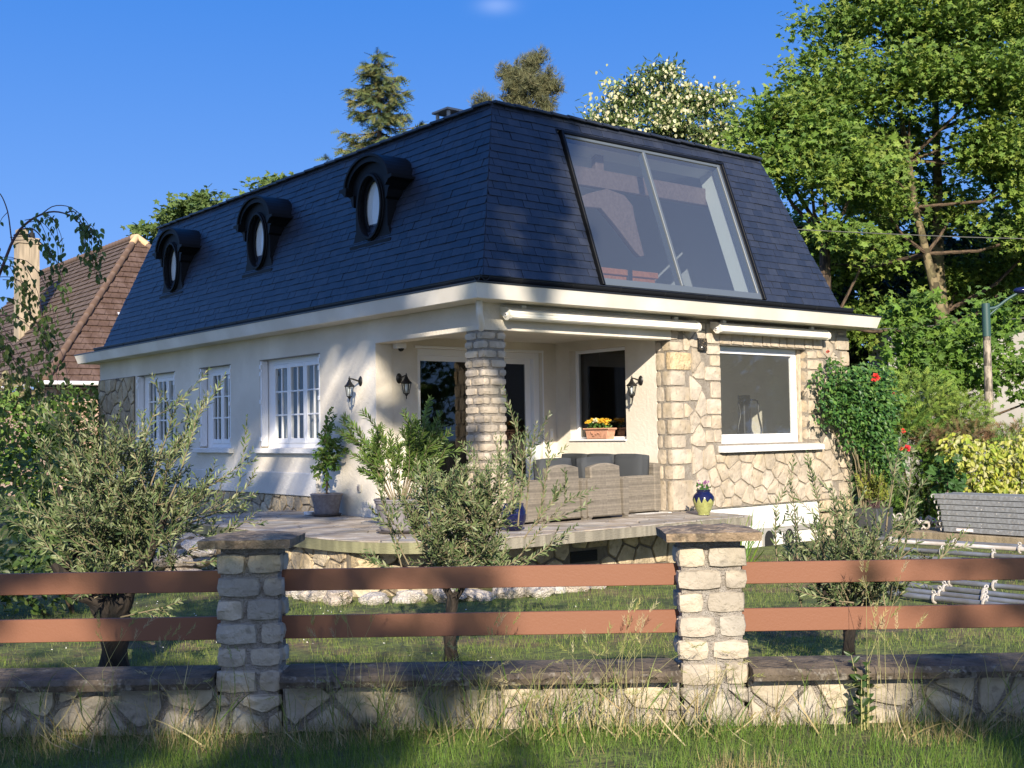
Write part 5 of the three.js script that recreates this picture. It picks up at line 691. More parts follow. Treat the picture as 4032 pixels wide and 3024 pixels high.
// ---- right-hand background
bigTree('plane_tree', 'tall plane tree with pale forked trunk behind the house on the right', 'tree', W(13.1, GND, 34), { seed: 801, dense: 1.45, size: 0.18, per: 46, cr: 0.5, bark: M.barkPale, twig: 0.25,
  trunk: [[W(13.1, GND, 34), 0.26], [W(12.95, 2.5, 34), 0.22], [W(12.85, 4.6, 34), 0.19], [W(12.35, 6.8, 34), 0.12], [W(12.05, 8.2, 34), 0.10], [W(11.92, 9.6, 34), 0.08], [W(11.6, 12, 34), 0.07]],
  lobes: [lobe(8.6, 11.2, 33, 0.8, 0.6, 0.9, 600), lobe(9.3, 12.0, 33, 1.0, 0.9, 1.2, 900), lobe(9.6, 13.4, 33.5, 0.9, 0.8, 1, 600), lobe(11.0, 13.8, 33.5, 1.4, 1.2, 1.4, 1600), lobe(12.6, 13.6, 33, 1.6, 1.5, 1.4, 2000), lobe(14.6, 13.8, 33, 1.6, 1.7, 1.4, 1900), lobe(13.0, 12.4, 34.5, 1.5, 1.2, 1.0, 1400), lobe(14.6, 11.9, 34.5, 1.4, 1.2, 1.0, 1100), lobe(12.0, 10.6, 34.8, 1.0, 0.6, 0.8, 500), lobe(8.6, 8.2, 37, 1.2, 1.2, 0.8, 900), lobe(10.2, 7.0, 37, 1.3, 1.1, 0.8, 1000), lobe(12.0, 7.2, 37.5, 1.3, 1.0, 0.8, 1000), lobe(14.6, 6.2, 37.5, 1.4, 1.2, 0.8, 1000), lobe(16.4, 6.4, 37.5, 1.3, 1.3, 0.8, 800), lobe(9.2, 5.2, 37, 1.2, 1.0, 0.8, 700), lobe(11.2, 5.0, 37.2, 1.1, 1.0, 0.8, 700), lobe(13.2, 5.2, 37.6, 1.1, 0.9, 0.8, 600), lobe(12.5, 10.0, 37, 1.6, 1.1, 1.0, 1300), lobe(13.9, 8.8, 37.5, 1.4, 0.9, 1.0, 900), lobe(11.5, 9.0, 36.5, 1.1, 0.7, 0.9, 800), lobe(15.0, 10.2, 35, 1.2, 0.9, 1.0, 900), lobe(11.2, 15.6, 34, 1.6, 1.3, 1.5, 1500), lobe(14.0, 16.0, 34, 2.2, 1.5, 1.5, 1900),
    lobe(10.2, 11.2, 33, 1.3, 0.8, 1.2, 1300), lobe(11.8, 11.9, 32.4, 1.2, 0.8, 1.0, 1200), lobe(13.7, 11.6, 32.4, 1.3, 0.9, 1.0, 1300), lobe(15.6, 11.2, 33, 1.4, 1.5, 1.4, 1500), lobe(9.2, 10.0, 33.5, 1.3, 0.8, 1.2, 1300), lobe(10.3, 9.4, 32.6, 0.9, 0.7, 1.0, 900), lobe(14.2, 9.6, 33, 1.2, 0.9, 1.1, 1200), lobe(15.8, 8.8, 33, 1.3, 1.3, 1.3, 1400), lobe(13.4, 8.1, 34.6, 0.9, 0.6, 0.9, 300), lobe(15.2, 7.2, 33, 1.0, 0.7, 1.0, 500), lobe(10.8, 8.0, 33, 0.9, 0.6, 0.9, 500)] });
bigTree('plane_tree', 'second plane tree with straight grey trunk right of the forked one', 'tree', W(13.7, GND, 36), { seed: 802, dense: 1.4, size: 0.20, per: 40, cr: 0.5, bark: M.barkPale, twig: 0.35,
  trunk: [[W(13.5, GND, 36), 0.28], [W(13.5, 5.2, 36), 0.22], [W(13.48, 8, 36), 0.16], [W(13.5, 11, 36), 0.12], [W(13.6, 13.5, 36), 0.07]],
  lobes: [lobe(15.2, 15, 36, 1.8, 1.6, 1.4, 1500), lobe(17.0, 12.6, 36, 1.7, 1.6, 1.4, 1400), lobe(16.4, 10, 36, 1.5, 1.2, 1.3, 1200), lobe(12.2, 9.4, 36.4, 0.9, 0.7, 0.9, 600), lobe(11.0, 10.6, 36.2, 1.1, 0.8, 1, 800), lobe(16.6, 7.4, 36, 1.5, 1.0, 1.3, 1100)] });
bigTree('lime_tree', 'mid-green bushy tree rising behind the right end of the roof', 'tree', W(8.6, GND, 32), { seed: 803, size: 0.2, per: 34, cr: 0.45, twig: 0.3,
  trunk: [[W(8.6, GND, 32), 0.25], [W(8.7, 4, 32), 0.2], [W(8.8, 7, 32), 0.14]],
  lobes: [lobe(7.4, 10.3, 32, 1.1, 0.65, 1, 1000), lobe(8.6, 9.9, 31.6, 1.1, 0.8, 1, 1100), lobe(7.1, 9.2, 31.6, 1.0, 0.9, 1, 1000), lobe(8.2, 8.5, 31, 1.0, 0.8, 1.0, 1000), lobe(9.6, 8.6, 31.5, 1.0, 0.8, 1.0, 900), lobe(8.8, 7.0, 31, 0.8, 0.5, 0.8, 420), lobe(9.9, 6.6, 31.4, 0.6, 0.5, 0.7, 260)] });
// the wood behind, one mass; its deep shade is put into dark leaf colours
{
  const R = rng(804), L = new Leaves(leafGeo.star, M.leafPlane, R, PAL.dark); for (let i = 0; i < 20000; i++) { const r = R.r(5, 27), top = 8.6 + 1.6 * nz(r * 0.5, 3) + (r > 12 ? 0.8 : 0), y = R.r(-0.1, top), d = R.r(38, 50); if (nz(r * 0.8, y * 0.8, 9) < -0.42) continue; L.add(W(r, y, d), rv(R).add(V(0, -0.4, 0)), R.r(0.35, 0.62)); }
  const o = L.build('far_wood'); o.userData = { kind: 'stuff', label: 'far-off wood with deep shade put into its leaf colours, filling the gaps behind the trees on the right', category: 'wood' };
}
bigTree('maple_sapling', 'bright leafy young maple below the plane tree, beside the lamp post', 'tree', W(9.4, GND, 24), { seed: 805, size: 0.17, per: 26, cr: 0.30, twig: 0.6, cols: [[0.13, 0.24, 0.03], [0.17, 0.29, 0.04], [0.10, 0.19, 0.03]],
  trunk: [[W(9.3, GND, 24), 0.09], [W(9.2, 1.6, 24), 0.07], [W(9.2, 3.2, 24), 0.04]],
  lobes: [lobe(8.35, 4.15, 24, 0.45, 0.40, 0.5, 260), lobe(8.6, 3.5, 24, 0.75, 0.55, 0.7, 620), lobe(9.5, 3.5, 24, 0.8, 0.55, 0.7, 640), lobe(10.3, 3.9, 24.4, 0.6, 0.45, 0.6, 330), lobe(8.2, 2.8, 23.6, 0.6, 0.4, 0.6, 380), lobe(9.2, 2.7, 23.6, 0.8, 0.4, 0.6, 520), lobe(10.4, 2.9, 24, 0.7, 0.4, 0.6, 360), lobe(7.8, 2.3, 23.4, 0.5, 0.35, 0.5, 260), lobe(10.8, 2.2, 23.8, 0.5, 0.35, 0.5, 220)] });
bigTree('robinia_tree', 'robinia full of cream-white blossom above the roof window', 'tree', W(4.8, GND, 36), { seed: 806, leaf: 'lance', size: 0.22, per: 40, cr: 0.34, twig: 0.7, cols: PAL.robinia, flowers: { p: 0.6, n: 16, size: 0.115, cols: [[0.52, 0.50, 0.29], [0.60, 0.57, 0.37], [0.42, 0.44, 0.22]] },
  trunk: [[W(4.8, GND, 36), 0.25], [W(4.8, 5, 36), 0.2], [W(4.9, 9, 36), 0.14], [W(4.9, 11, 36), 0.09]],
  lobes: [lobe(3.3, 11.5, 36, 0.85, 0.6, 0.8, 1200), lobe(4.1, 12.3, 36, 0.75, 0.6, 0.8, 1100), lobe(4.8, 12.8, 36, 0.5, 0.45, 0.6, 600), lobe(5.5, 12.0, 36, 0.8, 0.6, 0.8, 1200), lobe(6.4, 12.0, 36, 0.6, 0.55, 0.7, 800), lobe(5.0, 11.2, 35.6, 1.1, 0.6, 0.9, 1500), lobe(6.5, 11.0, 35.8, 0.7, 0.6, 0.8, 900), lobe(6.6, 10.1, 35.6, 0.6, 0.5, 0.7, 600), lobe(3.6, 10.6, 35.8, 0.9, 0.5, 0.8, 900)] });
for (const [label, base, seed, lb] of [['green tree showing two tufts just above the left part of the roof', W(-8.4, GND, 42), 808, [lobe(-8.9, 10.6, 42, 0.7, 0.5, 0.7, 420), lobe(-8.0, 10.9, 42, 0.6, 0.4, 0.6, 300), lobe(-8.6, 9.8, 42, 1.2, 0.8, 1, 700)]], ['green tree showing beyond the far end of the slate roof', W(-12.0, GND, 42), 809, [lobe(-12.9, 9.2, 42, 0.7, 0.45, 0.7, 420), lobe(-12.1, 9.9, 42, 0.65, 0.5, 0.7, 420), lobe(-11.4, 9.9, 42, 0.8, 0.6, 0.7, 560), lobe(-11.2, 10.2, 42, 0.6, 0.4, 0.7, 300)]]])
  bigTree('background_tree', label, 'tree', base, { seed, size: 0.22, cols: PAL.robinia, cr: 0.3, trunk: [[base, 0.25], [base.clone().setY(5), 0.2], [base.clone().setY(9), 0.1]], lobes: lb });
{ // spruce
  const R = rng(811), b = W(-4.75, GND, 42), g = thing('spruce_tree', 'dark spruce with drooping tiers behind the left half of the roof', 'tree', b), L = new Leaves(leafGeo.spray, M.needle, R, PAL.spruce), H = 15.9, tb = [];
  mesh('trunk', tube([V(0, 0, 0), V(0.05, 8, 0), V(0, H, 0)], 0.28, 0.03, 8), M.bark, g);
  for (let y = 6.5; y < H; y += R.r(0.16, 0.3)) { const t = (H - y) / 9.4, len = (0.35 + 3.1 * Math.pow(t, 0.8)) * R.r(0.6, 1.2), n = 5 + Math.floor(R() * 2); for (let i = 0; i < n; i++) { const a = R() * 6.283, dir = V(Math.cos(a), 0, Math.sin(a)), P = []; for (let k = 0; k <= 5; k++) { const s = k / 5; P.push(V(dir.x * len * s, y - 0.30 * len * s + 0.28 * len * s * s * s + 0.02, dir.z * len * s)); } tb.push(tube(P, 0.03, 0.008, 4)); const m = Math.ceil(len * 22); for (let k = 0; k < m; k++) { const s = Math.pow(R(), 0.7), q = Math.min(4, Math.floor(s * 5)), p = P[q].clone().lerp(P[q + 1], s * 5 - q), side = V(-dir.z, 0, dir.x).multiplyScalar(R.r(-1, 1)); L.add(p, dir.clone().multiplyScalar(0.5).add(side).add(V(0, R.r(-0.9, 0.15), 0)), R.r(0.26, 0.5)); } } }
  for (let k = 0; k < 60; k++) L.add(V(R.g() * 0.06, H - R.r(0, 1.3), R.g() * 0.06), rv(R).add(V(0, 0.7, 0)), R.r(0.15, 0.3)); mesh('branches', tb, M.bark, g); L.build('crown', g);
}
{ // pine
  const R = rng(812), b = W(0.5, GND, 40), g = thing('pine_tree', 'round-topped pine behind the roof apex', 'tree', b), L = new Leaves(leafGeo.tuft, M.needle, R, PAL.pine), lb = [], tk = [V(0, 0, 0), V(-0.1, 7, 0), V(0.0, 11, 0), V(0.1, 13.2, 0), V(0.2, 14.4, 0)];
  mesh('trunk', tube(tk, 0.22, 0.05, 8), M.bark, g);
  for (const [r, y, d, rad, n] of [[-0.35, 14.35, 0.2, 0.46, 20], [0.15, 14.65, 0, 0.42, 16], [0.55, 14.9, 0, 0.36, 12], [-0.4, 13.85, 0, 0.45, 18], [0.2, 14.1, -0.3, 0.5, 18], [0.85, 14.2, 0.1, 0.42, 14], [0.5, 13.6, 0, 0.5, 18], [1.05, 13.8, 0, 0.36, 12], [-0.2, 13.4, 0, 0.38, 12], [-1.35, 13.45, 0, 0.30, 9], [0.9, 13.3, 0, 0.35, 10], [-0.05, 12.9, 0, 0.5, 12], [0.5, 12.6, 0, 0.6, 12], [-1.5, 13.2, 0.1, 0.2, 5]]) { const c = RT.clone().multiplyScalar(r).addScaledVector(FW, d).add(V(0, y, 0)); lb.push(tube([V(0.05, y - 1.0, 0), c.clone().multiplyScalar(0.5).add(V(0.02, (y - 0.6) * 0.5, 0)), c], 0.05, 0.012, 5)); for (let i = 0; i < n; i++) { const v = rv(R), cc = c.clone().addScaledVector(v, rad * Math.pow(R(), 0.5)); for (let k = 0; k < 40; k++) L.add(cc.clone().add(V(R.g() * 0.15, R.g() * 0.10, R.g() * 0.15)), rv(R).multiplyScalar(0.8).add(V(0, 0.55, 0)), R.r(0.18, 0.32)); } }
  mesh('branches', lb, M.bark, g); L.build('crown', g);
}
// ---- shoots: stems with leaves set along them
function shoots(g, R, L, tubes, list, o) { // list of {p, d, len}
  for (const s of list) { const P = [s.p.clone()], d = s.d.clone().normalize(); const n = 7; for (let i = 0; i < n; i++) { d.add(rv(R).multiplyScalar(o.wander ?? 0.12)).add(V(0, o.lift ?? 0.03, 0)).normalize(); P.push(P[P.length - 1].clone().addScaledVector(d, s.len / n)); }
    tubes.push(tube(P, s.r ?? o.r0 ?? 0.006, o.r1 ?? 0.0016, 4));
    const m = Math.round(s.len / o.gap); for (let i = Math.round(m * (o.bare ?? 0.15)); i <= m; i++) { const t = i / m * (n - 0.001), q = Math.floor(t), p = P[q].clone().lerp(P[q + 1], t - q), ax = P[q + 1].clone().sub(P[q]).normalize(), side = V(0, 0, 0).crossVectors(ax, rv(R)).normalize(); const k = o.whorl ?? 2; for (let j = 0; j < k; j++) { const sd = side.clone().applyAxisAngle(ax, j * 6.283 / k); L.add(p, sd.multiplyScalar(o.open ?? 0.8).add(ax), o.size * R.r(0.6, 1.2) * (1 - 0.35 * Math.max(0, t / n - 0.8) * 5)); } }
    if (o.sub && s.len > o.sub.min) { const kids = []; for (let i = 0; i < o.sub.n; i++) { const t = R.r(0.25, 0.95) * n, q = Math.min(n - 1, Math.floor(t)); const p = P[q].clone().lerp(P[q + 1], t - q), ax = P[q + 1].clone().sub(P[q]).normalize(); kids.push({ p, d: ax.add(rv(R).multiplyScalar(0.8)), len: s.len * R.r(0.25, 0.5), r: 0.003 }); } shoots(g, R, L, tubes, kids, { ...o, sub: null, bare: 0.1 }); } }
}
function olive(label, r, d, seed, o) {
  const base = W(r, GND - 0.02, d), R = rng(seed), g = thing('olive_tree', label, 'olive tree', base), L = new Leaves(leafGeo.lance, M.leafOlive, R, PAL.olive), tubes = [], k = (a, y, b = 0) => RT.clone().multiplyScalar(a).addScaledVector(FW, b).add(V(0, y, 0)), list = [];
  const tr = []; for (const t of o.trunk) tr.push(tube(new THREE.CatmullRomCurve3(t.p.map((q) => k(...q))).getPoints(12), (s) => lerp(t.r[0], t.r[1], s) * (1 + 0.12 * Math.sin(s * 17 + seed)), 0, 9)); mesh('trunk', tr, M.barkDark, g);
  for (let i = 0; i < o.n; i++) { const a = R() * 6.283, h = R(), st = k(o.c[0] + R.g() * o.hw[0] * 0.35, o.c[1] + R.r(-0.5, 0.6) * o.hw[1], R.g() * o.hw[2] * 0.35), u = R.r(-1, 1); let dir = k(Math.cos(a) * R.r(0.3, 1) + (o.lean ?? 0), R.r(-0.1, 1.25), Math.sin(a) * 0.9); const tip = k(o.c[0], o.c[1]).sub(st); const len = o.len * R.r(0.5, 1.15); list.push({ p: st, d: dir, len, r: R.r(0.004, 0.009) }); }
  for (const e of o.extra ?? []) list.push({ p: k(...e[0]), d: k(...e[1]), len: e[2], r: 0.008 });
  shoots(g, R, L, tubes, list, { gap: o.gap ?? 0.026, size: o.size ?? 0.058, wander: 0.10, lift: 0.05, open: 0.75, sub: { n: o.kids ?? 3, min: 0.3 } });
  mesh('shoots', tubes, M.twig, g).userData.kind = 'stuff'; L.build('foliage', g);
}
olive('large olive bush with a dark knotted trunk left of the left pillar', -3.13, 9.0, 821, { c: [0.10, 1.08], hw: [0.78, 0.85, 0.6], n: 150, len: 0.62, kids: 4, size: 0.064, gap: 0.034, lean: 0.05, trunk: [{ p: [[0, -0.1], [0.02, 0.3], [0.03, 0.52]], r: [0.115, 0.10] }, { p: [[0, 0.42], [-0.12, 0.62], [-0.30, 0.72], [-0.42, 0.92]], r: [0.09, 0.06] }, { p: [[0.03, 0.48], [0.12, 0.68], [0.28, 0.95], [0.45, 1.35]], r: [0.085, 0.02] }, { p: [[0.0, 0.5], [0.0, 0.8], [-0.1, 1.2]], r: [0.07, 0.018] }, { p: [[-0.2, 0.66], [-0.3, 1.0], [-0.42, 1.5]], r: [0.04, 0.012] }],
  extra: [[[0.45, 1.4], [0.4, 0.9], 0.85], [[0.3, 1.5], [0.35, 1, 0.1], 0.75], [[0.5, 1.35], [0.9, 0.45], 0.72], [[0.6, 1.2], [1, 0.3], 0.6], [[0.2, 1.6], [0.2, 1], 0.65], [[-0.4, 1.3], [-0.4, 0.9], 0.6], [[0.6, 1.0], [1, 0.2], 0.6], [[0.55, 0.9], [0.9, 0.0], 0.6], [[0.1, 0.5, -0.1], [0.9, 0.2], 0.5]] });
olive('slim olive tree in front of the terrace, midway between the two pillars', -0.52, 9.5, 822, { c: [0.10, 0.92], hw: [0.74, 0.58, 0.45], n: 150, len: 0.50, kids: 3, gap: 0.034, size: 0.062, trunk: [{ p: [[0, -0.1], [-0.02, 0.25], [0.01, 0.55]], r: [0.062, 0.045] }, { p: [[0.01, 0.5], [0.2, 0.8], [0.42, 1.25]], r: [0.035, 0.008] }, { p: [[0.01, 0.5], [-0.15, 0.8], [-0.3, 1.2]], r: [0.03, 0.008] }],
  extra: [[[0.50, 1.2], [0.18, 1], 0.82], [[0.40, 1.2], [0.15, 1], 0.65], [[0.62, 1.2], [0.12, 1], 0.75], [[0.55, 1.1], [0.1, 1], 0.8], [[0.7, 1.1], [0.2, 1], 0.7], [[0.2, 1.1], [0, 1], 0.6], [[0.3, 1.2], [0.1, 1], 0.45], [[0.5, 0.8], [0.8, 0.6], 0.75], [[0.45, 0.7], [0.9, 0.4], 0.7], [[-0.35, 0.8], [-0.5, 0.8], 0.75], [[-0.4, 0.75], [-0.3, 1], 0.7], [[-0.25, 0.7], [-1, 0.15], 0.5], [[0.6, 1.0], [0.6, 0.8], 0.55]] });
olive('low young olive bush right of the right pillar', 2.43, 8.5, 823, { c: [0.05, 0.70], hw: [0.66, 0.46, 0.46], n: 120, len: 0.44, kids: 3, gap: 0.034, size: 0.058, trunk: [{ p: [[0, -0.1], [0.0, 0.2], [0.02, 0.5]], r: [0.055, 0.04] }, { p: [[0.02, 0.45], [0.2, 0.7], [0.4, 1.0]], r: [0.03, 0.008] }, { p: [[0.0, 0.4], [-0.2, 0.7], [-0.4, 0.95]], r: [0.03, 0.008] }],
  extra: [[[0.30, 1.1], [0.12, 1], 0.75], [[0.42, 1.1], [0.18, 1], 0.6], [[-0.5, 0.85], [-0.15, 1], 0.5], [[-0.35, 0.85], [-0.1, 1], 0.6], [[-0.15, 0.9], [-0.05, 1], 0.65], [[0.05, 0.9], [0.05, 1], 0.6], [[0.6, 0.8], [0.7, 0.6], 0.45]] });
{ // oleander, lemon, flowers
  let R = rng(831), b = V(-0.74, 0.86, -0.62), g = thing('oleander', 'tall oleander with fanned stems in the big grey pot', 'shrub', b), L = new Leaves(leafGeo.lance, M.leafGlossy, R, PAL.oleander), t = [], list = [], k = (a, y, c) => RT.clone().multiplyScalar(a).addScaledVector(FW, c).add(V(0, y, 0));
  for (let i = 0; i < 26; i++) { const a = R.r(-1, 1), c = R.r(-0.6, 0.6); list.push({ p: k(a * 0.10, 0.0, c * 0.1), d: k(a * 0.62, 1, c * 0.6), len: R.r(0.72, 1.15) * (1 - 0.12 * Math.abs(a)), r: 0.009 }); }
  shoots(g, R, L, t, list, { gap: 0.030, size: 0.10, wander: 0.07, lift: 0.015, whorl: 3, open: 0.85, bare: 0.58, sub: { n: 3, min: 0.3 }, r1: 0.003 }); mesh('stems', t, M.twig, g); L.build('foliage', g);
  R = rng(832); b = V(0.12, 0.80, -3.90); g = thing('lemon_tree', 'small lemon tree with one slim stem in the mauve grey pot', 'tree', b); L = new Leaves(leafGeo.broad, M.leafGlossy, R, PAL.lemon); t = []; list = [];
  mesh('stem', tube([V(0, -0.02, 0), V(0.01, 0.25, 0), V(-0.01, 0.62, 0)], 0.016, 0.011, 7), M.bark, g);
  for (let i = 0; i < 40; i++) { const y = R.r(0.38, 0.85); list.push({ p: V(R.g() * 0.04, y, R.g() * 0.04), d: rv(R).add(V(0, y * 0.7 - 0.1, 0)), len: R.r(0.16, 0.34) }); } list.push({ p: V(0, 0.9, 0), d: V(-0.06, 1, 0), len: 0.42 }, { p: V(0, 0.85, 0), d: RT.clone().multiplyScalar(0.5).add(V(0, 1, 0)), len: 0.36 });
  shoots(g, R, L, t, list, { gap: 0.035, size: 0.085, wander: 0.15, lift: 0.0, open: 1.0, whorl: 2, r0: 0.004 }); mesh('twigs', t, M.twig, g); L.build('foliage', g);
  R = rng(833); g = thing('potted_flowers', 'yellow and white flowers with dark leaves in the terracotta trough', 'flowers', V(3.94, 1.735, -2.02)); L = new Leaves(leafGeo.broad, M.leafGlossy, R, PAL.rose); const F = new Leaves(leafGeo.round, M.petal, R, [[0.75, 0.45, 0.03], [0.8, 0.55, 0.06]]);
  for (let i = 0; i < 150; i++) L.add(V(R.g() * 0.06, R.r(-0.02, 0.07), R.r(-0.22, 0.22)), rv(R).add(V(0, 0.6, 0)), R.r(0.04, 0.07)); for (let i = 0; i < 42; i++) { const z = R.r(-0.22, 0.2), c = Math.abs(z - 0.02) < 0.06 ? [0.8, 0.75, 0.55] : undefined, p = V(R.g() * 0.07 - 0.03, 0.08 + R.r(0, 0.07), z); for (let j = 0; j < 7; j++) F.add(p, rv(R).multiplyScalar(0.8).add(V(-0.3, 0.5, 0.2)), 0.035, c); } L.build('leaves', g); F.build('blossom', g);
  R = rng(834); g = thing('vase_flowers', 'small pink and purple flowers in the green and blue vase', 'flowers', V(3.72, 0.84, 0.30)); L = new Leaves(leafGeo.broad, M.leafGlossy, R, PAL.rose); const F2 = new Leaves(leafGeo.round, M.petal, R, [[0.42, 0.16, 0.34], [0.5, 0.3, 0.45], [0.3, 0.1, 0.32]]); for (let i = 0; i < 60; i++) L.add(V(R.g() * 0.05, R.r(-0.03, 0.08), R.g() * 0.05), rv(R).add(V(0, 0.9, 0)), R.r(0.03, 0.06)); for (let i = 0; i < 22; i++) { const p = V(R.g() * 0.06 + 0.02, R.r(0.05, 0.14), R.g() * 0.06); for (let j = 0; j < 6; j++) F2.add(p, rv(R).add(V(0, 0.5, 0.2)), 0.022); } L.build('leaves', g); F2.build('blossom', g);
}
{ // climbing rose at the right corner
  const R = rng(841), b = V(8.25, GND, -0.15), g = thing('climbing_rose', 'climbing rose with a few red blooms on the right end of the stone wall', 'rose', b), L = new Leaves(leafGeo.broad, M.leafGlossy, R, PAL.rose), st = [];
  const lbs = [[7.95, 2.35, -0.1, 0.72, 0.42, 0.3, 1000], [8.55, 2.42, -0.2, 0.55, 0.42, 0.4, 750], [7.65, 2.1, -0.15, 0.55, 0.40, 0.25, 600], [8.3, 1.95, -0.05, 0.6, 0.5, 0.35, 1000], [8.85, 2.1, -0.2, 0.45, 0.45, 0.4, 450], [8.35, 1.5, 0.0, 0.42, 0.45, 0.3, 650], [8.55, 1.15, 0.1, 0.38, 0.35, 0.3, 450], [7.3, 2.45, -0.22, 0.38, 0.25, 0.16, 110], [7.35, 1.9, -0.25, 0.35, 0.3, 0.12, 90], [7.9, 1.65, -0.2, 0.35, 0.35, 0.2, 200], [7.6, 2.75, -0.25, 0.4, 0.14, 0.14, 60]];
  for (const [x, y, z, a, c, e, n] of lbs) { const cc = V(x, y, z).sub(b); st.push(tube([V(0, 0, 0), V(cc.x * 0.3, cc.y * 0.5, cc.z * 0.5 + 0.05), cc], 0.014, 0.004, 5)); for (let i = 0; i < n; i++) { const d = rv(R), q = Math.pow(R(), 0.4), p = cc.clone().add(V(d.x * a * q, d.y * c * q, Math.max(d.z * e * q, -0.26 - z))); L.add(p, rv(R).multiplyScalar(0.7).add(V(d.x * 0.4, -0.5, d.z * 0.4 + 0.4)), R.r(0.055, 0.10)); } }
  mesh('canes', st, M.twig, g); L.build('foliage', g);
  for (const [x, y, z, s, c] of [[8.08, 2.51, 0.22, 0.075, [0.75, 0.06, 0.05]], [8.75, 1.62, 0.28, 0.05, [0.72, 0.10, 0.06]], [8.8, 1.33, 0.32, 0.06, [0.72, 0.05, 0.06]], [8.62, 1.33, 0.32, 0.04, [0.7, 0.18, 0.07]], [7.25, 2.93, -0.1, 0.035, [0.6, 0.12, 0.08]], [8.7, 2.25, 0.15, 0.03, [0.7, 0.15, 0.12]]]) { const F = new Leaves(leafGeo.round, M.petal, R, [c]); for (let k = 0; k < 34; k++) { const v = rv(R); F.add(V(x, y, z).sub(b).addScaledVector(v, s * 0.25), v.add(V(-0.2, 0.2, 0.4)), s * R.r(0.6, 0.95)); } const o = F.solid('bloom', g); o.userData = { label: 'red rose bloom' }; }
  // yellow-green shrub in the planter below
  const h = thing('planter_shrub', 'yellow-green small shrub in the anthracite planter below the rose', 'shrub', V(8.35, 0.33, -0.05)), L2 = new Leaves(leafGeo.broad, M.leafPlane, R, [[0.24, 0.27, 0.04], [0.30, 0.31, 0.05], [0.17, 0.22, 0.04]]), t2 = [], l2 = []; for (let i = 0; i < 34; i++) l2.push({ p: V(R.g() * 0.08, 0, R.g() * 0.08), d: V(R.g() * 0.5, 1, R.g() * 0.4), len: R.r(0.35, 0.78) }); shoots(h, R, L2, t2, l2, { gap: 0.04, size: 0.07, wander: 0.12, lift: 0.0, open: 1, bare: 0.3 }); mesh('stems', t2, M.twigRed, h); L2.build('foliage', h);
}
function massShrub(name, label, category, base, seed, m, geo, cols, list, o) { // leaves in and on ellipsoids
  const R = rng(seed), g = thing(name, label, category, base), L = new Leaves(leafGeo[geo], m, R, cols), st = [];
  for (const l of list) { const c = l.c.clone().sub(base); st.push(tube([V(c.x * 0.3, -0.05, c.z * 0.3), c.clone().multiplyScalar(0.6), c], 0.03, 0.01, 5)); for (let i = 0; i < l.n; i++) { const d = rv(R), q = Math.pow(R(), o.pow ?? 0.3), wob = 1 + 0.22 * nz(d.x * 2.7 + seed, d.y * 2.7, d.z * 2.7) + 0.1 * nz(d.x * 7 + seed, d.y * 7, d.z * 7), p = c.clone().add(V(d.x * l.r[0] * q * wob, d.y * l.r[1] * q * wob, d.z * l.r[2] * q * wob)); if (p.y < -0.1) continue; L.add(p, rv(R).multiplyScalar(o.rand ?? 0.6).add(V(d.x * 0.7, o.up ?? 0.3, d.z * 0.7)), o.size * R.r(0.6, 1.3), l.cols ? R.pick(l.cols) : undefined); } }
  mesh('stems', st, M.bark, g); L.build('foliage', g); return g;
}
const sh3 = (r, y, d, a, b, c, n, cols) => ({ ...lobe(r, y, d, a, b, c, n), cols }), far = (k, l) => l.map(([r, y, d, a, b, c, n, cols]) => sh3(r * k, 1.7 + (y - 1.7) * k, d * k, a * k, b * k, c * k, n, cols)), BROWN = [[0.17, 0.10, 0.05], [0.13, 0.10, 0.04], [0.10, 0.13, 0.035]], YG = [[0.15, 0.23, 0.035], [0.20, 0.27, 0.045], [0.11, 0.18, 0.03]];
massShrub('conifer_hedge', 'feathery conifer hedge with browned patches right of the rose', 'hedge', W(7.9, GND, 22), 851, M.needle, 'spray', PAL.thuja, far(1.17, [[5.6, 0.55, 18.6, 0.75, 0.85, 0.6, 1500, PAL.dark.concat(PAL.thuja)], [6.4, 0.9, 18.4, 0.9, 1.0, 0.7, 1900], [7.3, 0.9, 18.6, 0.9, 0.95, 0.7, 1400], [6.0, 1.75, 18.6, 0.65, 0.5, 0.6, 1000, YG.concat(PAL.thuja)], [6.6, 2.05, 18.7, 0.6, 0.55, 0.6, 1000, YG], [7.2, 1.85, 18.8, 0.5, 0.42, 0.6, 700, YG], [7.1, 1.55, 18.1, 0.45, 0.22, 0.4, 380, BROWN], [6.55, 1.5, 18.0, 0.22, 0.18, 0.25, 200, BROWN], [8.4, 1.5, 19, 0.7, 0.22, 0.5, 420, BROWN.concat(YG)], [8.6, 1.0, 19, 0.9, 0.6, 0.7, 900], [8.3, 2.1, 20.5, 0.18, 0.3, 0.2, 90, YG], [5.1, 1.3, 19.6, 0.5, 0.6, 0.5, 600]]), { size: 0.17, up: 0.25, pow: 0.28 });
massShrub('golden_shrub', 'golden variegated shrub with drooping leaves above the scaffold decks', 'shrub', W(8.4, GND, 20.4), 852, M.leafPlane, 'broad', PAL.gold, far(1.18, [[6.65, 1.35, 17.2, 0.32, 0.28, 0.3, 260], [7.0, 1.15, 17.2, 0.4, 0.35, 0.35, 380], [7.5, 1.2, 17.2, 0.45, 0.36, 0.35, 440], [7.9, 1.3, 17.4, 0.4, 0.4, 0.35, 380], [6.9, 0.8, 17.1, 0.4, 0.3, 0.3, 300], [7.5, 0.75, 17.1, 0.45, 0.3, 0.3, 320], [8.1, 0.8, 17.2, 0.4, 0.35, 0.3, 300]]), { size: 0.105, up: -0.6, rand: 0.55, pow: 0.4 });
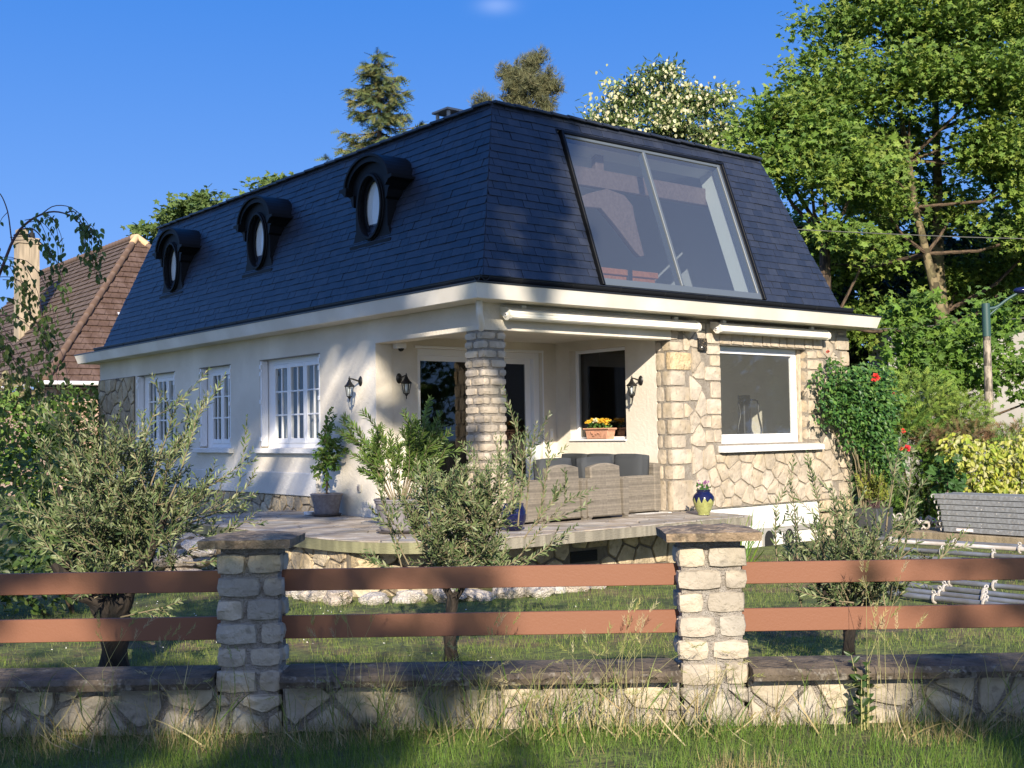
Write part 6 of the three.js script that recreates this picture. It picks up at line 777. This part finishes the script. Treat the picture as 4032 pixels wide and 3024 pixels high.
massShrub('maple_seedling', 'dark green broad-leaved seedling at the left edge of the golden shrub', 'plant', W(7.5, GND, 20), 853, M.leafGlossy, 'star', [[0.045, 0.11, 0.03], [0.06, 0.13, 0.035]], far(1.18, [[6.35, 0.95, 16.9, 0.28, 0.36, 0.2, 70]]), { size: 0.19, up: -0.2, pow: 0.5 });
massShrub('lily_clump', 'bright green strappy leaves beside the right pillar', 'plant', W(2.35, GND, 12.6), 854, M.grass, 'blade', [[0.16, 0.26, 0.03], [0.22, 0.30, 0.04], [0.10, 0.2, 0.03]], [sh3(2.35, 0.15, 12.6, 0.22, 0.16, 0.2, 90)], { size: 0.5, up: 1.1, rand: 0.6 });
// ---- left side
massShrub('garden_hedge', 'sunny light green hedge at the left edge, in front of the tiled house', 'hedge', W(-9.6, GND, 25.5), 861, M.leafPlane, 'broad', PAL.hedge, [sh3(-10.6, 1.9, 24, 1.0, 0.9, 0.8, 1500), sh3(-9.6, 2.0, 25.5, 0.9, 0.9, 0.7, 1300), sh3(-8.9, 2.6, 27, 0.5, 0.6, 0.6, 600), sh3(-9.9, 0.9, 24.5, 1.2, 1.0, 0.8, 1500), sh3(-11.5, 1.0, 23.5, 1.0, 1.0, 0.8, 1000), sh3(-10.8, 2.7, 24.5, 0.7, 0.4, 0.6, 500, [[0.28, 0.24, 0.13], [0.33, 0.29, 0.17]])], { size: 0.14, up: 0.0 });
massShrub('ivy_bush', 'dark ivy-covered shrub beneath the birch at the left edge', 'shrub', W(-4.6, GND, 12.5), 862, M.leafGlossy, 'broad', PAL.birch, [sh3(-5.1, 1.1, 12.4, 0.45, 0.7, 0.4, 700), sh3(-4.9, 0.4, 12.0, 0.5, 0.5, 0.4, 600), sh3(-5.5, 0.3, 11.6, 0.5, 0.5, 0.4, 420)], { size: 0.085, up: -0.3, pow: 0.5 });
{ // birch with a bare arching branch
  const R = rng(871), b = W(-6.3, GND, 12), g = thing('weeping_birch', 'weeping birch reaching in from the left edge with one bare arching branch', 'tree', b), L = new Leaves(leafGeo.broad, M.leafPlane, R, PAL.birch), t = [], P = (r, y, d = 12) => W(r, y, d).sub(b), cv = (l, n = 14) => new THREE.CatmullRomCurve3(l.map((q) => P(...q))).getPoints(n);
  mesh('trunk', tube([V(0, 0, 0), V(0.05, 2.2, 0), V(-0.1, 5, 0)], 0.11, 0.05, 8), M.barkPale, g);
  const arch = cv([[-6.2, 2.0], [-5.55, 3.0], [-5.345, 3.45], [-5.17, 3.86], [-5.0, 4.02], [-4.8, 4.09], [-4.62, 4.05], [-4.47, 3.92]], 26); t.push(tube(arch, 0.022, 0.005, 6)); t.push(tube(cv([[-4.92, 4.06], [-4.78, 4.15], [-4.6, 4.13], [-4.42, 3.95], [-4.36, 3.75]]), 0.006, 0.003, 5)); t.push(tube(cv([[-5.22, 3.78], [-5.28, 4.15], [-5.38, 4.32], [-5.6, 4.35]]), 0.008, 0.004, 5), tube(cv([[-5.26, 4.1], [-5.34, 4.0], [-5.36, 3.7]]), 0.004, 0.002, 4));
  const hang = (r, y, dr, len, dens, z = 0) => { const pts = cv([[r, y, 12 + z], [r + dr * 0.5, y + 0.05 - len * 0.08, 12 + z], [r + dr, y - len * 0.4, 12 + z + R.r(-0.1, 0.1)], [r + dr * 1.15, y - len, 12 + z]], 12); t.push(tube(pts, 0.0045, 0.0018, 4)); for (let i = 0; i < dens; i++) { const q = Math.pow(R(), 0.6) * 11.9, k = Math.floor(q), p = pts[k].clone().lerp(pts[k + 1], q - k); L.add(p.add(rv(R).multiplyScalar(0.05)), rv(R).multiplyScalar(0.6).add(V(0, -0.9, 0)), R.r(0.05, 0.085)); } };
  for (const [r, y, dr, len, n] of [[-4.62, 4.06, 0.2, 0.45, 26], [-4.5, 3.95, 0.12, 0.55, 34], [-4.42, 3.9, 0.08, 0.5, 30], [-4.5, 3.9, 0.02, 0.4, 30], [-4.95, 4.04, 0.22, 0.55, 22], [-5.05, 3.98, 0.3, 0.6, 22], [-5.15, 3.9, 0.35, 0.7, 26], [-5.2, 3.8, 0.5, 0.8, 40], [-5.3, 3.6, 0.5, 0.9, 46], [-5.4, 3.4, 0.55, 0.9, 50], [-5.5, 3.2, 0.6, 0.9, 55], [-5.5, 3.0, 0.75, 1.0, 60], [-5.35, 3.5, 0.3, 0.6, 30], [-5.36, 3.95, -0.04, 0.5, 24], [-5.6, 3.2, 0.3, 0.9, 50], [-5.7, 2.9, 0.6, 1.0, 60], [-5.8, 2.7, 0.9, 1.1, 60], [-5.6, 3.3, 0.15, 1.0, 50], [-5.5, 2.7, 0.5, 1.0, 60], [-5.7, 2.5, 0.4, 1.1, 60], [-5.9, 2.4, 1.1, 0.9, 60], [-5.9, 2.2, 0.6, 1.2, 60]]) for (let k = 0; k < 2; k++) hang(r + R.r(-0.04, 0.04), y, dr * R.r(0.8, 1.15), len * R.r(0.8, 1.15), Math.round(n * 0.62), R.r(-0.15, 0.15));
  mesh('branches', t, M.twigRed, g); L.build('foliage', g);
}

// ================================================================ GRASS
{
  const R = rng(901), G = [[0.13, 0.23, 0.035], [0.17, 0.27, 0.05], [0.10, 0.18, 0.03], [0.20, 0.26, 0.07]], DRY = [[0.42, 0.33, 0.17], [0.48, 0.40, 0.22], [0.34, 0.28, 0.12]];
  // verge in the street, tall and tangled against the wall
  const L = new Leaves(leafGeo.blade, M.grass, R, G), E_ = new Leaves(leafGeo.ear, M.grass, R, [[0.40, 0.38, 0.15], [0.30, 0.33, 0.10], [0.5, 0.44, 0.24]]), stems = [];
  for (let i = 0; i < 24000; i++) { const r = R.r(-3.1, 3.1), d = R.r(4.9, 6.36), c = nz(r * 1.6, d * 2.2, 4); if (c < -0.25 && R() < 0.75) continue; const near = sstep(5.6, 6.3, d), dry = nz(r * 0.9, d * 1.3, 8) + near * 0.30 > 0.28; L.add(W(r, groundY(r, d) - 0.01, d), V(R.g() * 0.4, 1, R.g() * 0.4), R.r(0.05, 0.13), dry && R() < 0.6 ? R.pick(DRY) : undefined); }
  for (let i = 0; i < 260; i++) { const r = R.r(-3.1, 3.1), d = R.r(5.95, 6.34); L.add(W(r, groundY(r, d), d), V(R.g() * 0.7, R.r(0.15, 0.6), R.g() * 0.7), R.r(0.15, 0.35), R.pick(DRY)); }
  for (let i = 0; i < 190; i++) { const u = R(), r = u < 0.55 ? R.g() * 0.8 + 0.0 : R.r(-3, 3), d = R.r(6.0, 6.33), h = R.r(0.22, 0.5), l = V(R.g() * 0.22, 1, R.g() * 0.10).normalize(), p = W(r, groundY(r, d), d), col = R() < 0.45 ? R.pick(DRY) : R.pick(G), top = p.clone().addScaledVector(l, h * 0.6), bend = RT.clone().multiplyScalar(R.g() * 0.14).addScaledVector(FW, R.r(-0.12, 0.02)), end = p.clone().addScaledVector(l, h * 0.95).add(bend); stems.push(tube([p, top, top.clone().lerp(end, 0.6).add(V(0, 0.015, 0)), end], 0.0016, 0.0009, 3)); if (R() < 0.6) E_.add(end, end.clone().sub(top).add(V(0, -0.1, 0)), R.r(0.06, 0.10)); for (let k = 0; k < 3; k++) L.add(p.clone().lerp(top, R()), V(R.g() * 0.7, 0.8, R.g() * 0.4), R.r(0.10, 0.24), col); }
  for (const [r, h] of [[1.95, 0.86], [1.88, 0.6], [2.05, 0.55], [-0.9, 0.7], [-1.0, 0.62], [-2.2, 0.62], [-1.95, 0.56], [0.55, 0.66], [0.62, 0.55], [0.45, 0.5], [-0.2, 0.6]]) for (let k = 0; k < 3; k++) { const p = W(r + R.g() * 0.05, 0.08, 6.2 + R.g() * 0.03), m = p.clone().add(V(R.g() * 0.03, h * 0.6, R.g() * 0.03)), e = m.clone().addScaledVector(RT, R.r(-0.1, 0.16)).add(V(0, h * 0.36, 0)); stems.push(tube([p, m, e], 0.0017, 0.001, 3)); E_.add(e, e.clone().sub(m).addScaledVector(RT, 0.05), R.r(0.08, 0.12)); E_.add(m.clone().lerp(e, 0.75), e.clone().sub(m).addScaledVector(RT, -0.1), 0.07); }
  const a = L.build('verge_grass'); a.userData = { kind: 'stuff', label: 'tall tangled grass along the street side of the low wall', category: 'grass' };
  const s = mesh('grass_stems', stems, mat('stemDry', [0.34, 0.32, 0.13])); s.userData = { kind: 'stuff', label: 'thin grass stems leaning against the low wall', category: 'grass' };
  const e = E_.build('grass_ears'); e.userData = { kind: 'stuff', label: 'wild barley ears nodding over the coping of the low wall', category: 'grass' };
  // lawn behind the fence
  const N = new Leaves(leafGeo.blade, M.grass, R, [[0.19, 0.28, 0.05], [0.25, 0.33, 0.07], [0.15, 0.235, 0.04], [0.32, 0.33, 0.12]]), D = new Leaves(leafGeo.round, M.petal, R, [[0.8, 0.8, 0.75]]);
  for (let i = 0; i < 110000; i++) { const d = 6.95 + 10 * Math.pow(R(), 1.5), r = R.r(-0.5, 0.5) * d * 0.98; if (nz(r * 1.1, d * 1.1, 2) + 0.5 * nz(r * 4, d * 4, 6) < -0.12 && R() < 0.85) continue; const p = W(r, groundY(r, d) - 0.006, d); if (p.x > -1.7 && p.z < 0.6) continue; N.add(p, V(R.g() * 0.5, 1, R.g() * 0.5), R.r(0.04, 0.10)); }
  for (let i = 0; i < 160; i++) { const d = R.r(7.5, 15), r = R.r(-0.5, 0.1) * d; const p = W(r, groundY(r, d) + 0.06, d); for (let k = 0; k < 5; k++) D.add(p, rv(R).add(V(0, 0.8, 0)), 0.009); }
  const n = N.build('lawn'); n.userData = { kind: 'stuff', label: 'patchy mown lawn between the fence and the terrace', category: 'grass' };
  const dd = D.build('daisies'); dd.userData = { kind: 'stuff', label: 'tiny white daisies dotted over the lawn', category: 'flowers' };
}
{
  const R = rng(931); for (const [label, r, d, h, n] of [['dark leafy weed against the low wall right of the right pillar', 1.86, 6.24, 0.42, 4], ['small leafy weed at the foot of the right pillar', 0.98, 6.12, 0.10, 2]]) { const b = W(r, groundY(r, d), d), g = thing('weed', label, 'weed', b), L = new Leaves(leafGeo.broad, M.leafGlossy, R, [[0.05, 0.095, 0.025], [0.04, 0.075, 0.02]]), t = [], l = []; for (let i = 0; i < n; i++) l.push({ p: V(R.g() * 0.03, 0, R.g() * 0.02), d: V(R.g() * 0.18, 1, R.g() * 0.12), len: h * R.r(0.6, 1) }); shoots(g, R, L, t, l, { gap: 0.045, size: 0.06, wander: 0.08, lift: 0, open: 1.3, bare: 0.1 }); mesh('stems', t, M.stemDry, g); L.build('leaves', g); }
}
// ================================================================ NEIGHBOUR'S HOUSE, LAMP POST, WIRES
{
  const R = rng(911), x0 = 2.13, z0 = -23.9, ey = 3.42, a = 4.5, ry = 8.77, zb = -44, x1 = x0 + 2 * a, A = V(x0 + a, ry, z0 - a), B = V(x0 + a, ry, zb + a);
  const g = thing('neighbouring_house', 'house with steep brown tiled hip roof beyond the left end of the slate roof', 'house', V(0, 0, 0));
  mesh('wall', [bx(x0 + 0.5, x1 - 0.5, GND, 3.3, zb, z0 - 0.5)], M.pinkWall, g);
  const slopeRoof = (p0, p1, q0, q1, m, name, seed) => { // courses of tiles between the eave p0-p1 and the top q0-q1
    const rows = 26, gs = [], nrm = V(0, 0, 0).crossVectors(p1.clone().sub(p0), q0.clone().sub(p0)).normalize(); for (let i = 0; i < rows; i++) { const t0 = i / rows, t1 = Math.min(1, (i + 1.06) / rows), l0 = p0.clone().lerp(q0, t0), l1 = p1.clone().lerp(q1, t0), u0 = p0.clone().lerp(q0, t1), u1 = p1.clone().lerp(q1, t1), n = Math.max(1, Math.round(l0.distanceTo(l1) / 0.34)); for (let k = 0; k < n; k++) { const s0 = (k + (i % 2) * 0.5) / n, s1 = (k + 0.97 + (i % 2) * 0.5) / n; if (s0 >= 1) continue; const S1 = Math.min(1, s1), h = 0.05 + R.r(-0.008, 0.012), c = [l0.clone().lerp(l1, s0).addScaledVector(nrm, h), l0.clone().lerp(l1, S1).addScaledVector(nrm, h), u0.clone().lerp(u1, S1).addScaledVector(nrm, 0.01), u0.clone().lerp(u1, s0).addScaledVector(nrm, 0.01)], d = [l0.clone().lerp(l1, s0), l0.clone().lerp(l1, S1)]; const q = new THREE.BufferGeometry(); q.setAttribute('position', new THREE.Float32BufferAttribute([c[0], c[1], c[2], c[0], c[2], c[3], d[0], d[1], c[1], d[0], c[1], c[0]].flatMap((v) => v.toArray()), 3)); q.computeVertexNormals(); gs.push(q); } } const deck = new THREE.BufferGeometry(); deck.setAttribute('position', new THREE.Float32BufferAttribute([p0, p1, q1, p0, q1, q0].flatMap((v) => v.toArray()), 3)); deck.computeVertexNormals(); const o = mesh(name, deck, m, g); const t = mesh('roof_tiles', gs, m, o); t.userData.kind = 'stuff'; };
  slopeRoof(V(x0, ey, zb), V(x0, ey, z0), B, A, M.roofTileBrown, 'side_roof'); slopeRoof(V(x0, ey, z0), V(x1, ey, z0), A, A.clone().add(V(0.01, 0, 0)), M.roofTile, 'hip_roof');
  const cap = (p, q, n) => { for (let i = 0; i < n; i++) { const s = tube([p.clone().lerp(q, i / n), p.clone().lerp(q, (i + 1.05) / n)], 0.13, 0.10, 8); s.translate(0, 0.03, 0); mesh('ridge_tile', s, i > n - 2 ? M.verge : M.ridgeTile, g); } }; cap(V(x0, ey, z0), A, 17); cap(V(x1, ey, z0), A, 17); cap(B, A, 34);
  mesh('gutter', [tube([V(x0 - 0.06, ey - 0.04, z0 + 0.08), V(x1, ey - 0.04, z0 + 0.08)], 0.07, 0.07, 8), tube([V(x0 - 0.08, ey - 0.04, zb), V(x0 - 0.08, ey - 0.04, z0)], 0.07, 0.07, 8)], M.upvc, g); mesh('soffit_board', bx(x0, x1, ey - 0.2, ey - 0.06, z0 - 0.5, z0), M.barkDark, g);
  const rw = new THREE.Group(); rw.name = 'skylight'; g.add(rw); const sl = (u, v, h) => { const p0 = V(x0, ey, z0), t = v; return V(lerp(x0, x1, u), ey + (ry - ey) * t, z0 - a * t).add(V(0, 0.6 * h, 0.75 * h)); }; const fr = (u0, u1, v0, v1, h) => { const q = new THREE.BufferGeometry(), c = [sl(u0, v0, h), sl(u1, v0, h), sl(u1, v1, h), sl(u0, v1, h)]; q.setAttribute('position', new THREE.Float32BufferAttribute([c[0], c[1], c[2], c[0], c[2], c[3]].flatMap((v) => v.toArray()), 3)); q.computeVertexNormals(); return q; }; mesh('frame', fr(0.315, 0.40, 0.31, 0.43, 0.12), M.upvc, rw); mesh('pane', fr(0.325, 0.39, 0.325, 0.415, 0.14), M.glazeBlue, rw);
  const ch = new THREE.Group(); ch.name = 'chimney'; g.add(ch); mesh('stack', [bx(3.64, 4.36, 4.0, 9.02, -32.5, -31.9), bx(3.6, 4.4, 8.80, 8.88, -32.54, -31.86), bx(3.66, 3.98, 9.02, 9.32, -32.4, -32.0)], M.chimney, ch); mesh('chimney_pot', [tube([V(4.18, 9.0, -32.2), V(4.18, 9.25, -32.2)], 0.12, 0.09, 10), tube([V(4.18, 9.25, -32.2), V(4.18, 9.42, -32.2)], 0.05, 0.04, 8), bx(3.60, 4.04, 9.12, 9.16, -32.45, -31.95)], M.dark, ch);
  const p = thing('street_lamp', 'slim pale lamp post with green bracket arm at the right edge', 'lamp post', W(9.31, GND, 22.5)); mesh('post', tube([V(0, 0, 0), V(0, 1.9, 0), V(0, 3.6, 0)], 0.095, 0.072, 10), M.pole, p); mesh('collar', tube([V(0, 3.58, 0), V(0, 4.23, 0)], 0.08, 0.078, 10), M.poleGreen, p); const r_ = (a, y) => RT.clone().multiplyScalar(a).add(V(0, y, 0)); mesh('arm', [tube(new THREE.CatmullRomCurve3([r_(0.02, 4.12), r_(0.2, 4.15), r_(0.42, 4.30), r_(0.66, 4.44)]).getPoints(10), 0.035, 0.025, 7), tube([r_(0.04, 3.98), r_(0.28, 4.18)], 0.025, 0.02, 6)], M.poleGreen, p); const hd = new THREE.SphereGeometry(0.16, 14, 8); hd.scale(1.35, 0.5, 0.8); hd.rotateY(YAW); hd.translate(...r_(0.76, 4.47).toArray()); mesh('lamp_head', hd, M.glazeBlue, p);
  for (const [l, pts] of [['upper overhead wire crossing in front of the plane trees', [[6.2, 7.0, 30], [9, 6.80, 30], [14, 6.55, 30], [20, 6.6, 30]]], ['lower overhead wire running behind the right eaves to the lamp post', [[5.0, 4.3, 27], [8.2, 3.95, 26.5], [10.75, 4.05, 26], [16, 4.4, 26]]]]) { const o = mesh('overhead_wire', tube(new THREE.CatmullRomCurve3(pts.map((q) => W(...q))).getPoints(24), 0.012, 0.012, 5), M.wire); tag(o, l, 'wire'); }
  const bg = thing('outbuilding', 'grey building with a dark window half hidden behind the lamp post', 'building', W(13.2, GND, 36)); bg.rotation.y = YAW; mesh('wall', bx(-1.4, 3.2, 0, 4.8, -2, 0), M.plainGrey, bg); mesh('window_pane', bx(-0.4, 0.4, 2.9, 3.8, -0.02, 0.02), M.dark, bg); mesh('window_pane', bx(-0.4, 0.5, 0.4, 1.6, -0.02, 0.02), M.dark, bg); mesh('window_frame', [bx(-0.46, 0.46, 2.82, 2.9, -0.02, 0.05), bx(-0.46, 0.46, 3.8, 3.86, -0.02, 0.05)], M.whiteWall, bg);
}
bigTree('street_tree', 'broad tree along the street far to the right, outside the view', 'tree', W(24, 0.05, 8), { seed: 961, size: 0.34, per: 40, cr: 0.7, trunk: [[W(24, 0.05, 8), 0.35], [W(24, 4, 8), 0.28], [W(24, 8, 8), 0.15]], lobes: [lobe(24, 3, 8, 3, 2, 3.5, 3000), lobe(24, 7, 8, 3.5, 2.5, 4, 3500), lobe(24, 11, 8, 3, 2.5, 3.5, 3000)] });
bigTree('street_tree', 'broad tree in the next garden to the right, outside the view', 'tree', W(27, GND, 17), { seed: 962, size: 0.34, per: 40, cr: 0.7, trunk: [[W(27, GND, 17), 0.35], [W(27, 4, 17), 0.28], [W(27, 8, 17), 0.15]], lobes: [lobe(27, 3, 17, 3, 2.2, 4, 3000), lobe(27, 7, 17, 3.5, 2.5, 4.5, 3500), lobe(27, 11, 17, 3, 2.5, 3.5, 3000)] });
// ================================================================ TREES ACROSS THE STREET, whose crowns shade the roof, the left wall and parts of the fence
function streetTree(label, r, d0, seed, spread, dens, trunk, size = 0.24) {
  const R = rng(seed), b = W(r, 0.05, d0), g = thing('street_tree', label, 'tree', b), L = new Leaves(leafGeo.star, M.leafPlane, R, PAL.plane), limbs = [], [ra, rb, ya, yb, n] = spread; let c = 0;
  for (let i = 0; i < n; i++) { const rt = R.r(ra, rb), yt = R.r(ya, yb); if (R() > dens(rt, yt)) continue; const d = d0 + R.g() * 1.3, k = -15 - d, p = W(rt + 0.0468 * k, yt + 0.468 * k, d); L.add(p.sub(b), rv(R).add(V(0, -0.3, 0)), size * R.r(0.7, 1.25)); c++; if (c % 160 === 0) { const q = p.clone(); limbs.push(tube([V(0, Math.min(q.y * 0.6, trunk * 0.8), 0), V(q.x * 0.45, q.y * 0.8, q.z * 0.45), q], 0.07, 0.012, 4)); } }
  mesh('trunk', tube([V(0, 0, 0), V(0.1, trunk * 0.5, 0), V(0, trunk, 0.1)], 0.4, 0.14, 10), M.bark, g); if (limbs.length) mesh('limbs', limbs, M.bark, g); L.build('crown', g);
}
const blob = (r, y, s, k) => 0.62 * nz(r / s, y / s, k) + 0.38 * nz(r / s * 2.4, y / s * 2.4, k + 3);
// positions are where each leaf's shadow line crosses the plane d = -15
streetTree('tall plane tree across the street, behind the viewpoint', -5, -9, 951, [-8.3, 2.9, 15.3, 27, 38000], (r, y) => { const e = sstep(2.5 + 0.9 * blob(r * 0.2, y, 1.3, 2), 1.6, r) * sstep(27, 25, y); const low = sstep(16.2, 20.6, y - 0.6 * blob(r, y, 1.6, 5)); const holes = sstep(lerp(0.06, -0.62, low), lerp(0.13, -0.5, low), blob(r, y, 1.25, 1)); return e * sstep(-7.9, -7.2, r + 0.5 * blob(r, y, 1.2, 8)) * holes; }, 20);
streetTree('low-branched tree across the street, left of the viewpoint', -7, -13, 952, [-9, 1.3, 7.6, 11.6, 14000], (r, y) => sstep(1.15, 0.4, r + 0.5 * blob(r, y, 1, 4)) * sstep(11.5, 10.8, y + 0.5 * blob(r, y, 1, 24)) * sstep(-0.05, 0.05, blob(r, y, 0.62, 7) + 0.03), 10);
streetTree('low-branched tree across the street, right of the viewpoint', 7, -13, 953, [2.6, 12, 7.4, 11.2, 14000], (r, y) => sstep(2.8, 3.5, r + 0.6 * blob(r, y, 0.9, 14) - 0.35 * (11 - y)) * sstep(11.2, 10.7, y) * sstep(-0.14, 0.06, blob(r, y, 0.7, 17) + 0.18), 10);

renderer.render(scene, camera);
